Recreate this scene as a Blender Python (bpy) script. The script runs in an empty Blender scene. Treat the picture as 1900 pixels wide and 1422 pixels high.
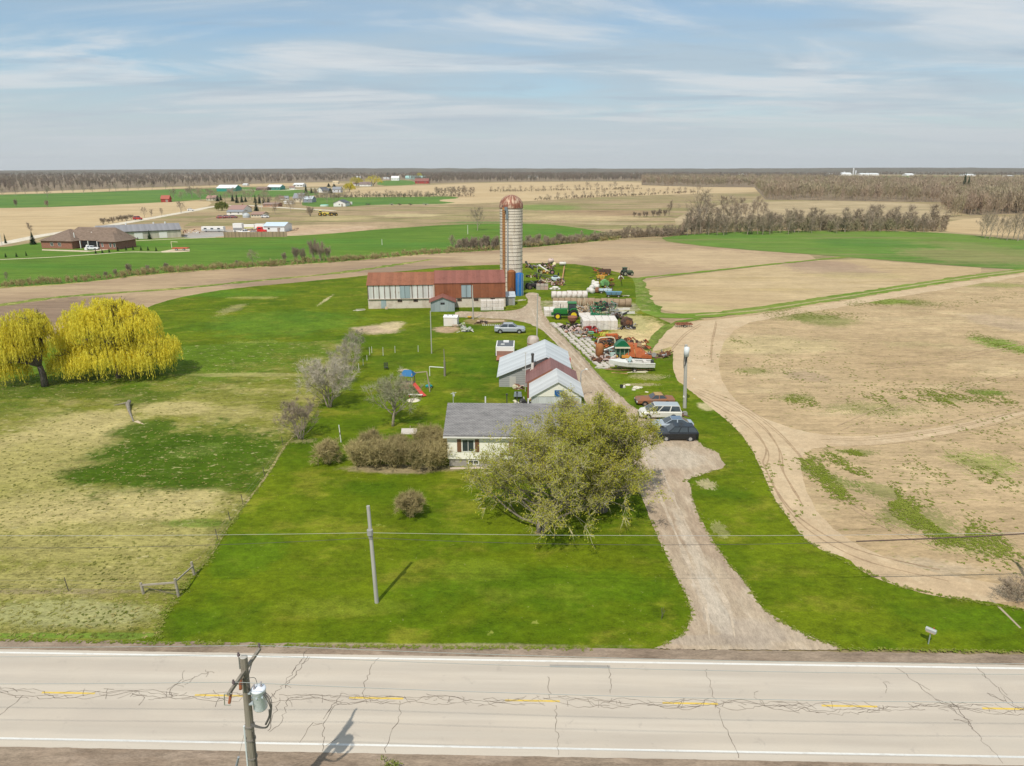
import bpy, bmesh, math, random
import numpy as np
from math import sin, cos, pi, radians, atan2, sqrt
from mathutils import Vector, Matrix, noise as mnoise
from mathutils.geometry import tessellate_polygon

# ------------------------------------------------------------------ camera
F = 1284.0; PITCH = radians(17.18); CAMH = 28.9
scn = bpy.context.scene
COL = scn.collection
cam_d = bpy.data.cameras.new('camera'); cam = bpy.data.objects.new('camera', cam_d); COL.objects.link(cam)
cam_d.sensor_width = 36; cam_d.lens = 36 * F / 1900; cam_d.clip_start = 0.5; cam_d.clip_end = 40000
cam.location = (0, 0, CAMH); cam.rotation_euler = (radians(90) - PITCH, 0, 0)
scn.camera = cam
# ------------------------------------------------------------------ light
SUN_EL = radians(54); SUN_AZ = radians(20)      # shadows fall towards +Y, turned 20 degrees to +X
wd = bpy.data.worlds.new('World'); scn.world = wd; wd.use_nodes = True
sun_d = bpy.data.lights.new('sun', 'SUN'); sun = bpy.data.objects.new('sun', sun_d); COL.objects.link(sun)
sun_d.energy = 4.1; sun_d.angle = radians(0.6); sun_d.color = (1, .935, .83)
sdir = Vector((sin(SUN_AZ) * cos(SUN_EL), cos(SUN_AZ) * cos(SUN_EL), -sin(SUN_EL)))
sun.rotation_euler = sdir.to_track_quat('-Z', 'Y').to_euler(); sun.location = (-200, -400, 600)
scn.view_settings.view_transform = 'Standard'; scn.view_settings.look = 'None'
scn.view_settings.exposure = -0.02; scn.view_settings.gamma = 1

def node_helper(nt):
    def N(t, ins=None, **kw):
        n = nt.nodes.new(t)
        for k, v in kw.items(): setattr(n, k, v)
        for k, v in (ins or {}).items():
            s = n.inputs[k]
            if isinstance(v, bpy.types.NodeSocket): nt.links.new(v, s)
            elif isinstance(v, bpy.types.Node): nt.links.new(v.outputs[0], s)
            else:
                if isinstance(v, (tuple, list)) and len(v) == 3 and s.type == 'RGBA': v = (*v, 1)
                s.default_value = v
        return n
    return N
def mathn(N, op, a, b=0.0, c=None, clamp=False):
    ins = {0: a, 1: b}
    if c is not None: ins[2] = c
    return N('ShaderNodeMath', ins, operation=op, use_clamp=clamp).outputs[0]
def mixc(N, f, a, b, blend='MIX'):
    n = N('ShaderNodeMix', None, data_type='RGBA', blend_type=blend)
    for i, v in ((0, f), (6, a), (7, b)):
        s = n.inputs[i]
        if isinstance(v, bpy.types.NodeSocket): n.id_data.links.new(v, s)
        else: s.default_value = v if i == 0 else (*v[:3], 1)
    return n.outputs[2]
def noise(N, vec, scale, detail=4, rough=.6, dist=0):
    return N('ShaderNodeTexNoise', {'Vector': vec, 'Scale': scale, 'Detail': detail, 'Roughness': rough, 'Distortion': dist}).outputs[0]
def smooth(N, v, lo, hi):
    return N('ShaderNodeMapRange', {0: v, 1: lo, 2: hi, 3: 0.0, 4: 1.0}, interpolation_type='SMOOTHSTEP').outputs[0]
def mapping(N, vec, rot=0, scale=(1, 1, 1), loc=(0, 0, 0)):
    return N('ShaderNodeMapping', {'Vector': vec, 'Rotation': (0, 0, rot), 'Scale': scale, 'Location': loc}).outputs[0]

# world: Nishita sky behind thin high cloud
N = node_helper(wd.node_tree); wd.node_tree.nodes.clear()
sky = N('ShaderNodeTexSky', None, sky_type='NISHITA', sun_disc=False, sun_elevation=SUN_EL, sun_rotation=radians(180) + SUN_AZ, air_density=1.0, dust_density=0.6, ozone_density=1.5)
tc = N('ShaderNodeTexCoord').outputs['Generated']
sx = N('ShaderNodeSeparateXYZ', {0: tc})
zz = mathn(N, 'MAXIMUM', sx.outputs[2], 0.0)
zp = mathn(N, 'ADD', zz, 0.07)
cu = mathn(N, 'DIVIDE', sx.outputs[0], zp); cv = mathn(N, 'DIVIDE', sx.outputs[1], zp)
cvec = N('ShaderNodeCombineXYZ', {0: cu, 1: cv, 2: 0.0}).outputs[0]
w1 = noise(N, mapping(N, cvec, radians(40), (.42, .85, 1), (3.1, 1.7, 0)), 1.0, 8, .58, .7)
w2 = noise(N, mapping(N, cvec, radians(25), (.25, .5, 1), (7.3, 2.2, 0)), 1.0, 5, .55, .4)
w3 = noise(N, mapping(N, cvec, radians(-20), (.6, 1.5, 1), (1.3, 4.2, 0)), 1.0, 6, .6, .5)
veil = smooth(N, w2, .34, .60)
streak = smooth(N, w1, .44, .63)
grey = smooth(N, w3, .5, .68)
skyc = mixc(N, 1.0, sky.outputs[0], (.096, .115, .122), 'MULTIPLY')
c = mixc(N, mathn(N, 'ADD', mathn(N, 'MULTIPLY', veil, .62), .28), skyc, (.475, .58, .66))
c = mixc(N, mathn(N, 'MULTIPLY', streak, .75), c, (.76, .785, .80))
c = mixc(N, mathn(N, 'MULTIPLY', grey, .5), c, (.375, .48, .59))
lowf = mathn(N, 'SUBTRACT', 1.0, smooth(N, zz, .02, .125))
c = mixc(N, mathn(N, 'MULTIPLY', lowf, .85), c, (.57, .625, .66))
lowest = mathn(N, 'SUBTRACT', 1.0, smooth(N, zz, .0, .05))
c = mixc(N, mathn(N, 'MULTIPLY', lowest, .5), c, (.63, .67, .69))
bg = N('ShaderNodeBackground', {'Color': c, 'Strength': 1.0})
N('ShaderNodeOutputWorld', {'Surface': bg})

# ------------------------------------------------------------------ projection helpers (pixels of the 1900x1422 photograph -> world)
cP, sP = cos(PITCH), sin(PITCH)
def at(px, py, z=0.0):
    u = (px - 950) / F; v = (711 - py) / F
    dy = cP + v * sP; dz = -sP + v * cP
    t = (z - CAMH) / dz
    return Vector((u * t, dy * t, z))
def mpp(px, py):                                   # metres per photo pixel at the ground there
    p = at(px, py); return (p.y * cP + CAMH * sP) / F
def hgt(pb, py_top):                               # height of a vertical above ground point pb that reaches row py_top
    v = (711 - py_top) / F; return CAMH + (-sP + v * cP) * pb.y / (cP + v * sP)
def proj(p):
    d = p.y * cP + (CAMH - p.z) * sP; up = p.y * sP + (p.z - CAMH) * cP
    return (950 + F * p.x / d, 711 - F * up / d)

# ------------------------------------------------------------------ objects
def tag(o, label=None, cat=None, group=None, kind=None):
    if label: o['label'] = label
    if cat: o['category'] = cat
    if group: o['group'] = group
    if kind: o['kind'] = kind
    return o
def thing(name, label, cat, loc=(0, 0, 0), rz=0, group=None):
    o = bpy.data.objects.new(name, None); COL.objects.link(o)
    o.empty_display_size = .2; o.location = loc; o.rotation_euler = (0, 0, rz)
    return tag(o, label, cat, group)
CH = {}
def dup(root, loc, rz=None, label=None, group=None, scale=None):
    r = root.copy(); COL.objects.link(r); r.location = loc
    if rz is not None: r.rotation_euler = (0, 0, rz)
    if scale is not None: r.scale = scale if isinstance(scale, (tuple, list)) else (scale,) * 3
    if label: r['label'] = label
    if group: r['group'] = group
    for ch in CH.get(root.as_pointer(), []):
        c = ch.copy(); COL.objects.link(c); c.parent = r; CH.setdefault(r.as_pointer(), []).append(c)
        for g in CH.get(ch.as_pointer(), []):
            d = g.copy(); COL.objects.link(d); d.parent = c; CH.setdefault(c.as_pointer(), []).append(d)
    return r
class MB:
    def __init__(s): s.v = []; s.f = []
    def add(s, vs, fs):
        b = len(s.v); s.v += [tuple(x) for x in vs]; s.f += [tuple(b + i for i in f) for f in fs]; return s
    def box(s, c, d, rz=0, taper=1.0, M=None):
        x, y, z = d[0] / 2, d[1] / 2, d[2] / 2; vs = []
        for k, t in ((-z, 1.0), (z, taper)):
            for i, j in ((-x, -y), (x, -y), (x, y), (-x, y)):
                p = Vector((i * t, j * t, k))
                if M is not None: p = M @ p
                if rz: p = Matrix.Rotation(rz, 3, 'Z') @ p
                vs.append((c[0] + p.x, c[1] + p.y, c[2] + p.z))
        return s.add(vs, [(3, 2, 1, 0), (4, 5, 6, 7), (0, 1, 5, 4), (1, 2, 6, 5), (2, 3, 7, 6), (3, 0, 4, 7)])
    def bar(s, a, b, w, h=None):                   # rectangular bar between two points
        h = h or w; a = Vector(a); b = Vector(b); d = b - a; L = d.length
        if L < 1e-6: return s
        q = d.to_track_quat('X', 'Z').to_matrix()
        return s.box((a + b) / 2, (L, w, h), M=q)
    def cyl(s, a, b, r0, r1=None, n=8, cap=True):
        r1 = r0 if r1 is None else r1; a = Vector(a); b = Vector(b); d = (b - a)
        if d.length < 1e-7: return s
        d.normalize(); u = d.orthogonal().normalized(); w = d.cross(u); vs = []
        for p, r in ((a, r0), (b, r1)):
            for i in range(n):
                t = 2 * pi * i / n; vs.append(p + (u * cos(t) + w * sin(t)) * r)
        fs = [(i, (i + 1) % n, n + (i + 1) % n, n + i) for i in range(n)]
        if cap: fs += [tuple(range(n - 1, -1, -1)), tuple(range(n, 2 * n))]
        return s.add(vs, fs)
    def tube(s, pts, r, n=5):
        pts = [Vector(p) for p in pts]; rs = r if isinstance(r, (list, tuple)) else [r] * len(pts); vs = []; u = None
        for i, p in enumerate(pts):
            d = (pts[min(i + 1, len(pts) - 1)] - pts[max(i - 1, 0)]).normalized()
            if u is None: u = d.orthogonal().normalized()
            u = (u - d * u.dot(d))
            u = u.normalized() if u.length > 1e-5 else d.orthogonal().normalized()
            w = d.cross(u)
            for k in range(n):
                t = 2 * pi * k / n; vs.append(p + (u * cos(t) + w * sin(t)) * rs[i])
        fs = []
        for i in range(len(pts) - 1):
            for k in range(n): fs.append((i * n + k, i * n + (k + 1) % n, (i + 1) * n + (k + 1) % n, (i + 1) * n + k))
        fs += [tuple(range(n - 1, -1, -1)), tuple(range((len(pts) - 1) * n, len(pts) * n))]
        return s.add(vs, fs)
    def lathe(s, prof, c=(0, 0, 0), n=20, axis='Z'):
        vs = []; m = len(prof)
        for i in range(n):
            t = 2 * pi * i / n
            for r, z in prof:
                p = (r * cos(t), r * sin(t), z)
                if axis == 'X': p = (z, p[0], p[1])
                if axis == 'Y': p = (p[0], z, p[1])
                vs.append((c[0] + p[0], c[1] + p[1], c[2] + p[2]))
        fs = []
        for i in range(n):
            j = (i + 1) % n
            for k in range(m - 1): fs.append((i * m + k, j * m + k, j * m + k + 1, i * m + k + 1))
        return s.add(vs, fs)
    def prism(s, prof, y0, y1, axis='Y', inset=0.0):   # closed profile (x,z) extruded along y
        n = len(prof); vs = []
        for y in (y0, y1):
            for a, b in prof: vs.append((a, y, b) if axis == 'Y' else (y, a, b))
        fs = [(i, (i + 1) % n, n + (i + 1) % n, n + i) for i in range(n)] + [tuple(range(n - 1, -1, -1)), tuple(range(n, 2 * n))]
        return s.add(vs, fs)
    def ball(s, c, r, n=8, m=6, sq=(1, 1, 1), jit=0, rnd=None):
        vs = [(c[0], c[1], c[2] - r * sq[2])]
        for j in range(1, m):
            a = -pi / 2 + pi * j / m
            for i in range(n):
                t = 2 * pi * i / n; q = r * (1 + (rnd.uniform(-jit, jit) if rnd else 0))
                vs.append((c[0] + q * cos(a) * cos(t) * sq[0], c[1] + q * cos(a) * sin(t) * sq[1], c[2] + q * sin(a) * sq[2]))
        vs.append((c[0], c[1], c[2] + r * sq[2])); fs = []
        for i in range(n):
            fs.append((0, 1 + (i + 1) % n, 1 + i)); k = 1 + (m - 2) * n
            fs.append((len(vs) - 1, k + i, k + (i + 1) % n))
        for j in range(m - 2):
            for i in range(n):
                a = 1 + j * n; fs.append((a + i, a + (i + 1) % n, a + n + (i + 1) % n, a + n + i))
        return s.add(vs, fs)
    def build(s, name, mat, parent=None, smooth=False, loc=None, rz=0):
        me = bpy.data.meshes.new(name); me.from_pydata(s.v, [], s.f); me.update()
        if smooth: me.shade_smooth()
        if mat: me.materials.append(mat)
        o = bpy.data.objects.new(name, me); COL.objects.link(o)
        if parent: o.parent = parent; CH.setdefault(parent.as_pointer(), []).append(o)
        if loc is not None: o.location = loc
        if rz: o.rotation_euler = (0, 0, rz)
        return o
def each(name, mat, parent, mbs, smooth=False):
    return [m_.build(name, mat, parent, smooth) for m_ in mbs]

# ------------------------------------------------------------------ materials
MC = {}
def newmat(name):
    m = bpy.data.materials.new(name); m.use_nodes = True; m.node_tree.nodes.clear(); return m, node_helper(m.node_tree)
def finish(N, col, rough=.8, metal=0.0, bump=None, bstr=.3, bdist=.05, spec=.3, extra=None):
    ins = {'Base Color': col, 'Roughness': rough, 'Metallic': metal, 'Specular IOR Level': spec}
    if bump is not None: ins['Normal'] = N('ShaderNodeBump', {'Height': bump, 'Strength': bstr, 'Distance': bdist})
    if extra: ins.update(extra)
    b = N('ShaderNodeBsdfPrincipled', ins); N('ShaderNodeOutputMaterial', {'Surface': b}); return b
def P(color, rough=.6, metal=0.0, var=.18, scale=2.0, bump=0.0, dirt=None, dirtamt=.0, spec=.4):
    key = (tuple(color), rough, metal, var, scale, bump, dirt, dirtamt)
    if key in MC: return MC[key]
    m, N = newmat('paint'); oc = N('ShaderNodeTexCoord').outputs['Object']
    n1 = noise(N, oc, scale, 5, .65); n2 = noise(N, oc, scale * 7, 3, .6)
    f = mathn(N, 'ADD', mathn(N, 'MULTIPLY', mathn(N, 'ADD', n1, n2), var), 1 - var)
    c = mixc(N, 1.0, color, N('ShaderNodeCombineXYZ', {0: f, 1: f, 2: f}).outputs[0], 'MULTIPLY')
    if dirt: c = mixc(N, mathn(N, 'MULTIPLY', smooth(N, n1, .62 - dirtamt * .4, .72 - dirtamt * .3), .85), c, dirt)
    finish(N, c, rough, metal, n2 if bump else None, bump, .03, spec)
    MC[key] = m; return m
def M_metal(color, rust, amt=.3, axis=0, pitch=.6, seam=0.0, seamcol=(.05, .03, .02), rough=.55, metal=.25, name='corrugated'):
    """ribbed sheet metal with rust; seam: dark joints every 1.15 m"""
    m, N = newmat(name); oc = N('ShaderNodeTexCoord').outputs['Object']; s = N('ShaderNodeSeparateXYZ', {0: oc})
    ax = s.outputs[axis]
    n1 = noise(N, oc, .5, 6, .7); n2 = noise(N, mapping(N, oc, 0, (3, 3, .5) if axis == 0 else (.5, 3, 3)), 1.2, 4, .6)
    c = mixc(N, smooth(N, mathn(N, 'ADD', mathn(N, 'MULTIPLY', n1, .6), mathn(N, 'MULTIPLY', n2, .4)), .62 - amt * .35, .72 - amt * .2), color, rust)
    c = mixc(N, mathn(N, 'MULTIPLY', n2, .45), c, tuple(x * .55 for x in color))
    if seam:
        fr = mathn(N, 'FRACT', mathn(N, 'DIVIDE', ax, seam))
        k = mathn(N, 'LESS_THAN', mathn(N, 'ADD', fr, mathn(N, 'MULTIPLY', mathn(N, 'SUBTRACT', n2, .5), .18)), .17)
        c = mixc(N, mathn(N, 'MULTIPLY', k, .85), c, seamcol)
    panel = mathn(N, 'FRACT', mathn(N, 'MULTIPLY', mathn(N, 'FLOOR', mathn(N, 'DIVIDE', ax, .9)), .618))
    pf = mathn(N, 'ADD', mathn(N, 'MULTIPLY', panel, .22), .88)
    c = mixc(N, 1.0, c, N('ShaderNodeCombineXYZ', {0: pf, 1: pf, 2: pf}).outputs[0], 'MULTIPLY')
    w = mathn(N, 'SINE', mathn(N, 'MULTIPLY', ax, 2 * pi / pitch))
    finish(N, c, rough, metal, w, .35, .04, .4); return m
def M_bands(color, dark, pitch=.2, name='siding', amt=.25, weather=None, rough=.7):
    m, N = newmat(name); oc = N('ShaderNodeTexCoord').outputs['Object']; s = N('ShaderNodeSeparateXYZ', {0: oc})
    fr = mathn(N, 'FRACT', mathn(N, 'DIVIDE', s.outputs[2], pitch))
    k = mathn(N, 'LESS_THAN', fr, .16)
    n1 = noise(N, oc, .8, 6, .7); n2 = noise(N, mapping(N, oc, 0, (1, 1, 6)), 2.5, 4, .6)
    c = mixc(N, mathn(N, 'MULTIPLY', k, amt), color, dark)
    c = mixc(N, mathn(N, 'MULTIPLY', smooth(N, n1, .5, .75), .5 if weather else .15), c, weather or dark)
    c = mixc(N, mathn(N, 'MULTIPLY', n2, .25), c, tuple(x * .6 for x in color))
    finish(N, c, rough, 0, fr, .4, .02, .3); return m
def M_shingle(c1, c2, name='shingles', s=1.0):
    m, N = newmat(name); oc = N('ShaderNodeTexCoord').outputs['Object']; sp = N('ShaderNodeSeparateXYZ', {0: oc})
    v = N('ShaderNodeCombineXYZ', {0: sp.outputs[0], 1: mathn(N, 'MULTIPLY', sp.outputs[1], 1.05), 2: 0.0}).outputs[0]
    br = N('ShaderNodeTexBrick', {'Vector': v, 'Color1': (*c1, 1), 'Color2': (*c2, 1), 'Mortar': (*[x * .5 for x in c1], 1), 'Scale': s, 'Mortar Size': .03, 'Bias': .0, 'Brick Width': .33, 'Row Height': .17})
    n1 = noise(N, mapping(N, oc, 0, (.5, 2, 1)), 1.4, 6, .7); n3 = noise(N, oc, 14, 2, .5)
    c = mixc(N, mathn(N, 'MULTIPLY', smooth(N, n1, .35, .7), .5), br.outputs[0], tuple(x * 1.35 for x in c2))
    c = mixc(N, mathn(N, 'MULTIPLY', n3, .3), c, tuple(x * .5 for x in c1))
    finish(N, c, .92, 0, br.outputs[1], .4, .02, .2); return m
def M_brick(c1=(.33, .13, .08), c2=(.25, .09, .055)):
    m, N = newmat('brickwork'); oc = N('ShaderNodeTexCoord').outputs['Object']; sp = N('ShaderNodeSeparateXYZ', {0: oc})
    v = N('ShaderNodeCombineXYZ', {0: mathn(N, 'ADD', sp.outputs[0], sp.outputs[1]), 1: sp.outputs[2], 2: 0.0}).outputs[0]
    br = N('ShaderNodeTexBrick', {'Vector': v, 'Color1': (*c1, 1), 'Color2': (*c2, 1), 'Mortar': (.35, .3, .25, 1), 'Scale': 2.0, 'Mortar Size': .015})
    finish(N, mixc(N, mathn(N, 'MULTIPLY', noise(N, oc, 1.2), .3), br.outputs[0], (.2, .1, .07)), .9, 0, br.outputs[1], .3, .01, .2); return m
def M_two(c1, c2, scale=1.0, lo=.42, hi=.6, rough=.8, metal=0, stretch=(1, 1, 1), bump=.3, c3=None, name='weathered', detail=6):
    key = ('two', c1, c2, scale, lo, hi, rough, metal, stretch, c3)
    if key in MC: return MC[key]
    m, N = newmat(name); oc = N('ShaderNodeTexCoord').outputs['Object']; v = mapping(N, oc, 0, stretch)
    n1 = noise(N, v, scale, detail, .68); n2 = noise(N, v, scale * 6, 4, .6)
    c = mixc(N, smooth(N, n1, lo, hi), c1, c2)
    c = mixc(N, mathn(N, 'MULTIPLY', n2, .5), c, c3 or tuple((a + b) * .32 for a, b in zip(c1, c2)))
    finish(N, c, rough, metal, n2, bump, .04, .3); MC[key] = m; return m
def M_foliage(c1, c2, c3=None, scale=.6, transl=.25, name='leaves', rough=.8):
    m, N = newmat(name); g = N('ShaderNodeNewGeometry'); oi = N('ShaderNodeObjectInfo')
    n1 = noise(N, g.outputs['Position'], scale, 4, .6); n2 = noise(N, g.outputs['Position'], scale * 9, 2, .5)
    c = mixc(N, smooth(N, n1, .36, .64), c1, c2)
    if c3: c = mixc(N, mathn(N, 'MULTIPLY', smooth(N, n2, .45, .7), .7), c, c3)
    r = mathn(N, 'ADD', mathn(N, 'MULTIPLY', oi.outputs['Random'], .4), .8)
    c = mixc(N, 1.0, c, N('ShaderNodeCombineXYZ', {0: r, 1: r, 2: r}).outputs[0], 'MULTIPLY')
    b = N('ShaderNodeBsdfPrincipled', {'Base Color': c, 'Roughness': rough, 'Specular IOR Level': .15})
    if transl:
        t = N('ShaderNodeBsdfTranslucent', {'Color': c}); mx = N('ShaderNodeMixShader', {0: transl, 1: b, 2: t}); N('ShaderNodeOutputMaterial', {'Surface': mx})
    else: N('ShaderNodeOutputMaterial', {'Surface': b})
    return m
GLASS = None
def M_glass():
    global GLASS
    if GLASS: return GLASS
    m, N = newmat('window_glass'); oc = N('ShaderNodeTexCoord').outputs['Object']
    c = mixc(N, noise(N, oc, 2.0), (.02, .028, .035), (.06, .075, .085)); finish(N, c, .08, 0, None, spec=.8); GLASS = m; return m

def gmat(name, c1, c2, c3=None, big=.03, mid=.25, fine=2.2, mlo=.5, mhi=.66, rot=0, stretch=(1, 1, 1), streak=None, streakcol=None, streakamt=.4, patches=(), fvar=.5, bump=.5, bdist=.08, rough=.95, specks=None, c4=None):
    """soil and turf: patchy colour in world space; patches are stains/growth with a place of their own"""
    m, N = newmat(name); pos = N('ShaderNodeNewGeometry').outputs['Position']
    mp = mapping(N, pos, rot, stretch)
    nb = noise(N, pos, big, 5, .6, .3); nm = noise(N, mp, mid, 6, .65); nf = noise(N, mp, fine, 5, .7)
    c = mixc(N, smooth(N, nb, .36, .62), c1, c2)
    if c3: c = mixc(N, mathn(N, 'MULTIPLY', smooth(N, nm, mlo, mhi), .8), c, c3)
    if c4: c = mixc(N, mathn(N, 'MULTIPLY', smooth(N, noise(N, mp, mid * .43, 4, .6), .52, .66), .75), c, c4)
    if streak:
        ns = noise(N, mapping(N, pos, streak[0], (streak[1], streak[2], 1)), 1.0, 5, .65)
        c = mixc(N, mathn(N, 'MULTIPLY', smooth(N, ns, .45, .7), streakamt), c, streakcol)
    nr = mathn(N, 'MULTIPLY', mathn(N, 'SUBTRACT', noise(N, pos, .22, 6, .7), .5), 1.0)
    nr2 = mathn(N, 'SUBTRACT', noise(N, pos, 1.3, 4, .7), .5)
    for pt in patches:
        px, py, rx, ry, col = pt[:5]; strength = pt[5] if len(pt) > 5 else .9; spk = pt[6] if len(pt) > 6 else None; ang = pt[7] if len(pt) > 7 else 0
        p = at(px, py); k = mpp(px, py); wx = max(rx * k, .3); wy = max(abs(at(px, py - ry).y - at(px, py + ry).y) / 2, .3)
        q = N('ShaderNodeVectorMath', {0: pos, 1: tuple(-p)}, operation='ADD').outputs[0]
        q = mapping(N, q, -ang, (1, 1, 1)); q = N('ShaderNodeVectorMath', {0: q, 1: (1 / wx, 1 / wy, 0)}, operation='MULTIPLY').outputs[0]
        ln = N('ShaderNodeVectorMath', {0: q}, operation='LENGTH').outputs['Value']
        ln = mathn(N, 'ADD', ln, mathn(N, 'MULTIPLY', nr, 1.7)); ln = mathn(N, 'ADD', ln, mathn(N, 'MULTIPLY', nr2, .8))
        f = mathn(N, 'SUBTRACT', 1.0, smooth(N, ln, .6, 1.2))
        if spk: 
            sn = noise(N, mapping(N, pos, spk[1] if len(spk) > 1 else .5, (spk[2] if len(spk) > 2 else 2.2, .8, 1)), 3.0, 4, .75)
            fw = mathn(N, 'SUBTRACT', 1.0, smooth(N, ln, .0, 1.5))
            f = smooth(N, mathn(N, 'ADD', sn, mathn(N, 'MULTIPLY', mathn(N, 'SUBTRACT', fw, .6), .42)), spk[0], spk[0] + .05)
        c = mixc(N, mathn(N, 'MULTIPLY', f, strength), c, col)
    if specks:
        sn = noise(N, mp, specks[1], 4, .7); c = mixc(N, mathn(N, 'MULTIPLY', smooth(N, sn, specks[2], specks[2] + .07), .8), c, specks[0])
    nb2 = noise(N, mp, fine * .24, 4, .7); nc2 = noise(N, pos, fine * .06, 3, .6)
    nh = noise(N, mp, fine * 4.5, 3, .75)
    f = mathn(N, 'ADD', mathn(N, 'MULTIPLY', mathn(N, 'SUBTRACT', mathn(N, 'ADD', nf, nh), 1.0), fvar * 3.0), 1.0)
    f = mathn(N, 'ADD', f, mathn(N, 'MULTIPLY', mathn(N, 'SUBTRACT', nb2, .5), fvar * 2.6)); f = mathn(N, 'ADD', f, mathn(N, 'MULTIPLY', mathn(N, 'SUBTRACT', nc2, .5), fvar * 1.2))
    c = mixc(N, 1.0, c, N('ShaderNodeCombineXYZ', {0: f, 1: f, 2: f}).outputs[0], 'MULTIPLY')
    finish(N, c, rough, 0, nf, bump, bdist, .08); return m

# ------------------------------------------------------------------ ground sheets
def densify(pts, closed=True, px_step=5.0, amp_px=1.5, seed=0, zz=0.0):
    """pixel outline -> world outline with a ragged natural edge"""
    out = []; n = len(pts); rng = range(n if closed else n - 1)
    for i in rng:
        a = at(*pts[i]); b = at(*pts[(i + 1) % n]); L = (b - a).length
        k = (mpp(*pts[i]) + mpp(*pts[(i + 1) % n])) / 2
        m = int(min(160, max(1, L / (k * px_step))))
        for j in range(m):
            p = a.lerp(b, j / m); s = (p.y * cP + CAMH * sP) / F
            sc = 1 / (s * 22)
            d1 = mnoise.noise(Vector((p.x * sc + seed, p.y * sc, seed * 1.7))); d2 = mnoise.noise(Vector((p.x * sc * 3.3, p.y * sc * 3.3 + 7, seed)))
            nrm = Vector((-(b - a).y, (b - a).x, 0)).normalized()
            d3 = mnoise.noise(Vector((p.x * sc * 11, p.y * sc * 11, seed + 3)))
            p = p + nrm * (d1 * 1.6 + d2 + d3 * .8) * amp_px * s
            out.append((p.x, p.y, zz))
    return out
def chaikin(pts, it=2):
    for _ in range(it):
        q = []
        for i in range(len(pts)):
            a = pts[i]; b = pts[(i + 1) % len(pts)]
            q += [(a[0] * .75 + b[0] * .25, a[1] * .75 + b[1] * .25), (a[0] * .25 + b[0] * .75, a[1] * .25 + b[1] * .75)]
        pts = q
    return pts
def sheet(name, pts, lay, mat, amp=1.5, step=5, seed=None, smoothit=1, label=None, cat=None, kind='structure'):
    z = lay * .004
    if smoothit: pts = chaikin(pts, smoothit)
    w = densify(pts, True, step, amp, seed if seed is not None else lay, z)
    tris = tessellate_polygon([[Vector(p) for p in w]])
    me = bpy.data.meshes.new(name); me.from_pydata(w, [], [tuple(t) for t in tris]); me.update()
    bm = bmesh.new(); bm.from_mesh(me); bmesh.ops.recalc_face_normals(bm, faces=bm.faces)
    for f in bm.faces:
        if f.normal.z < 0: f.normal_flip()
    bm.to_mesh(me); bm.free()
    me.materials.append(mat); o = bpy.data.objects.new(name, me); COL.objects.link(o); tag(o, label, cat, None, kind); return o
def strip_w(pts, width, z, mb=None):               # world polyline -> ribbon
    mb = mb or MB(); pts = [Vector((p[0], p[1], 0)) for p in pts]; vs = []
    for i, p in enumerate(pts):
        d = (pts[min(i + 1, len(pts) - 1)] - pts[max(i - 1, 0)]).normalized(); nn = Vector((-d.y, d.x, 0))
        w = width[i] if isinstance(width, (list, tuple)) else width
        vs += [(p + nn * w / 2) + Vector((0, 0, z)), (p - nn * w / 2) + Vector((0, 0, z))]
    fs = [(2 * i + 1, 2 * i + 3, 2 * i + 2, 2 * i) for i in range(len(pts) - 1)]
    return mb.add(vs, fs)
def catmull(pts, m=8):
    out = []
    for i in range(len(pts) - 1):
        p0 = Vector(pts[max(i - 1, 0)]); p1 = Vector(pts[i]); p2 = Vector(pts[i + 1]); p3 = Vector(pts[min(i + 2, len(pts) - 1)])
        for j in range(m):
            t = j / m; out.append(.5 * (2 * p1 + (p2 - p0) * t + (2 * p0 - 5 * p1 + 4 * p2 - p3) * t * t + (3 * p1 - p0 - 3 * p2 + p3) * t ** 3))
    out.append(Vector(pts[-1])); return out
# ================================================================== SETTING: ground, fields, road
TAN = (.43, .32, .185); TAN2 = (.36, .26, .155); TAN3 = (.50, .39, .25); BRN = (.25, .175, .11); BRN2 = (.19, .13, .085)
GRN = (.095, .19, .012); GRN2 = (.15, .24, .022); GRND = (.05, .125, .008); CROP = (.085, .17, .035); CROP2 = (.115, .2, .04); STRAW = (.44, .37, .16); OLIVE = (.2, .19, .075)

g_base = gmat('scrub_ground', (.28, .215, .12), (.34, .25, .145), (.22, .20, .085), big=.012, mid=.03, fine=.8, stretch=(.25, 1, 1), mlo=.45, mhi=.6, fvar=.35, bump=.15, c4=(.40, .32, .18), rot=-.05)
S = 15500
o = MB().add([(-10500, -300, 0), (10500, -300, 0), (10500, 9300, 0), (-10500, 9300, 0)], [(0, 1, 2, 3)]).build('ground', g_base); tag(o, kind='structure')

g_stub = gmat('stubble_field', (.45, .335, .19), (.49, .375, .22), (.38, .28, .155), big=.01, mid=.06, fine=.9, stretch=(.15, 1, 1), rot=-.06, fvar=.2, bump=.1)
g_crop = gmat('winter_crop', CROP, CROP2, (.12, .19, .035), big=.02, mid=.09, fine=.8, stretch=(.12, 1, 1), rot=-.03, fvar=.3, bump=.2, c4=(.065, .15, .03))
g_crop2 = gmat('winter_crop_right', (.095, .185, .03), (.125, .20, .035), (.19, .19, .07), big=.015, mid=.07, fine=.8, stretch=(.12, 1, 1), rot=.04, fvar=.3, bump=.2,
               patches=[(1790, 475, 110, 16, (.24, .21, .09), .7), (1870, 470, 80, 25, (.22, .21, .08), .6), (1600, 450, 90, 8, (.075, .165, .03), .6)])
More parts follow.
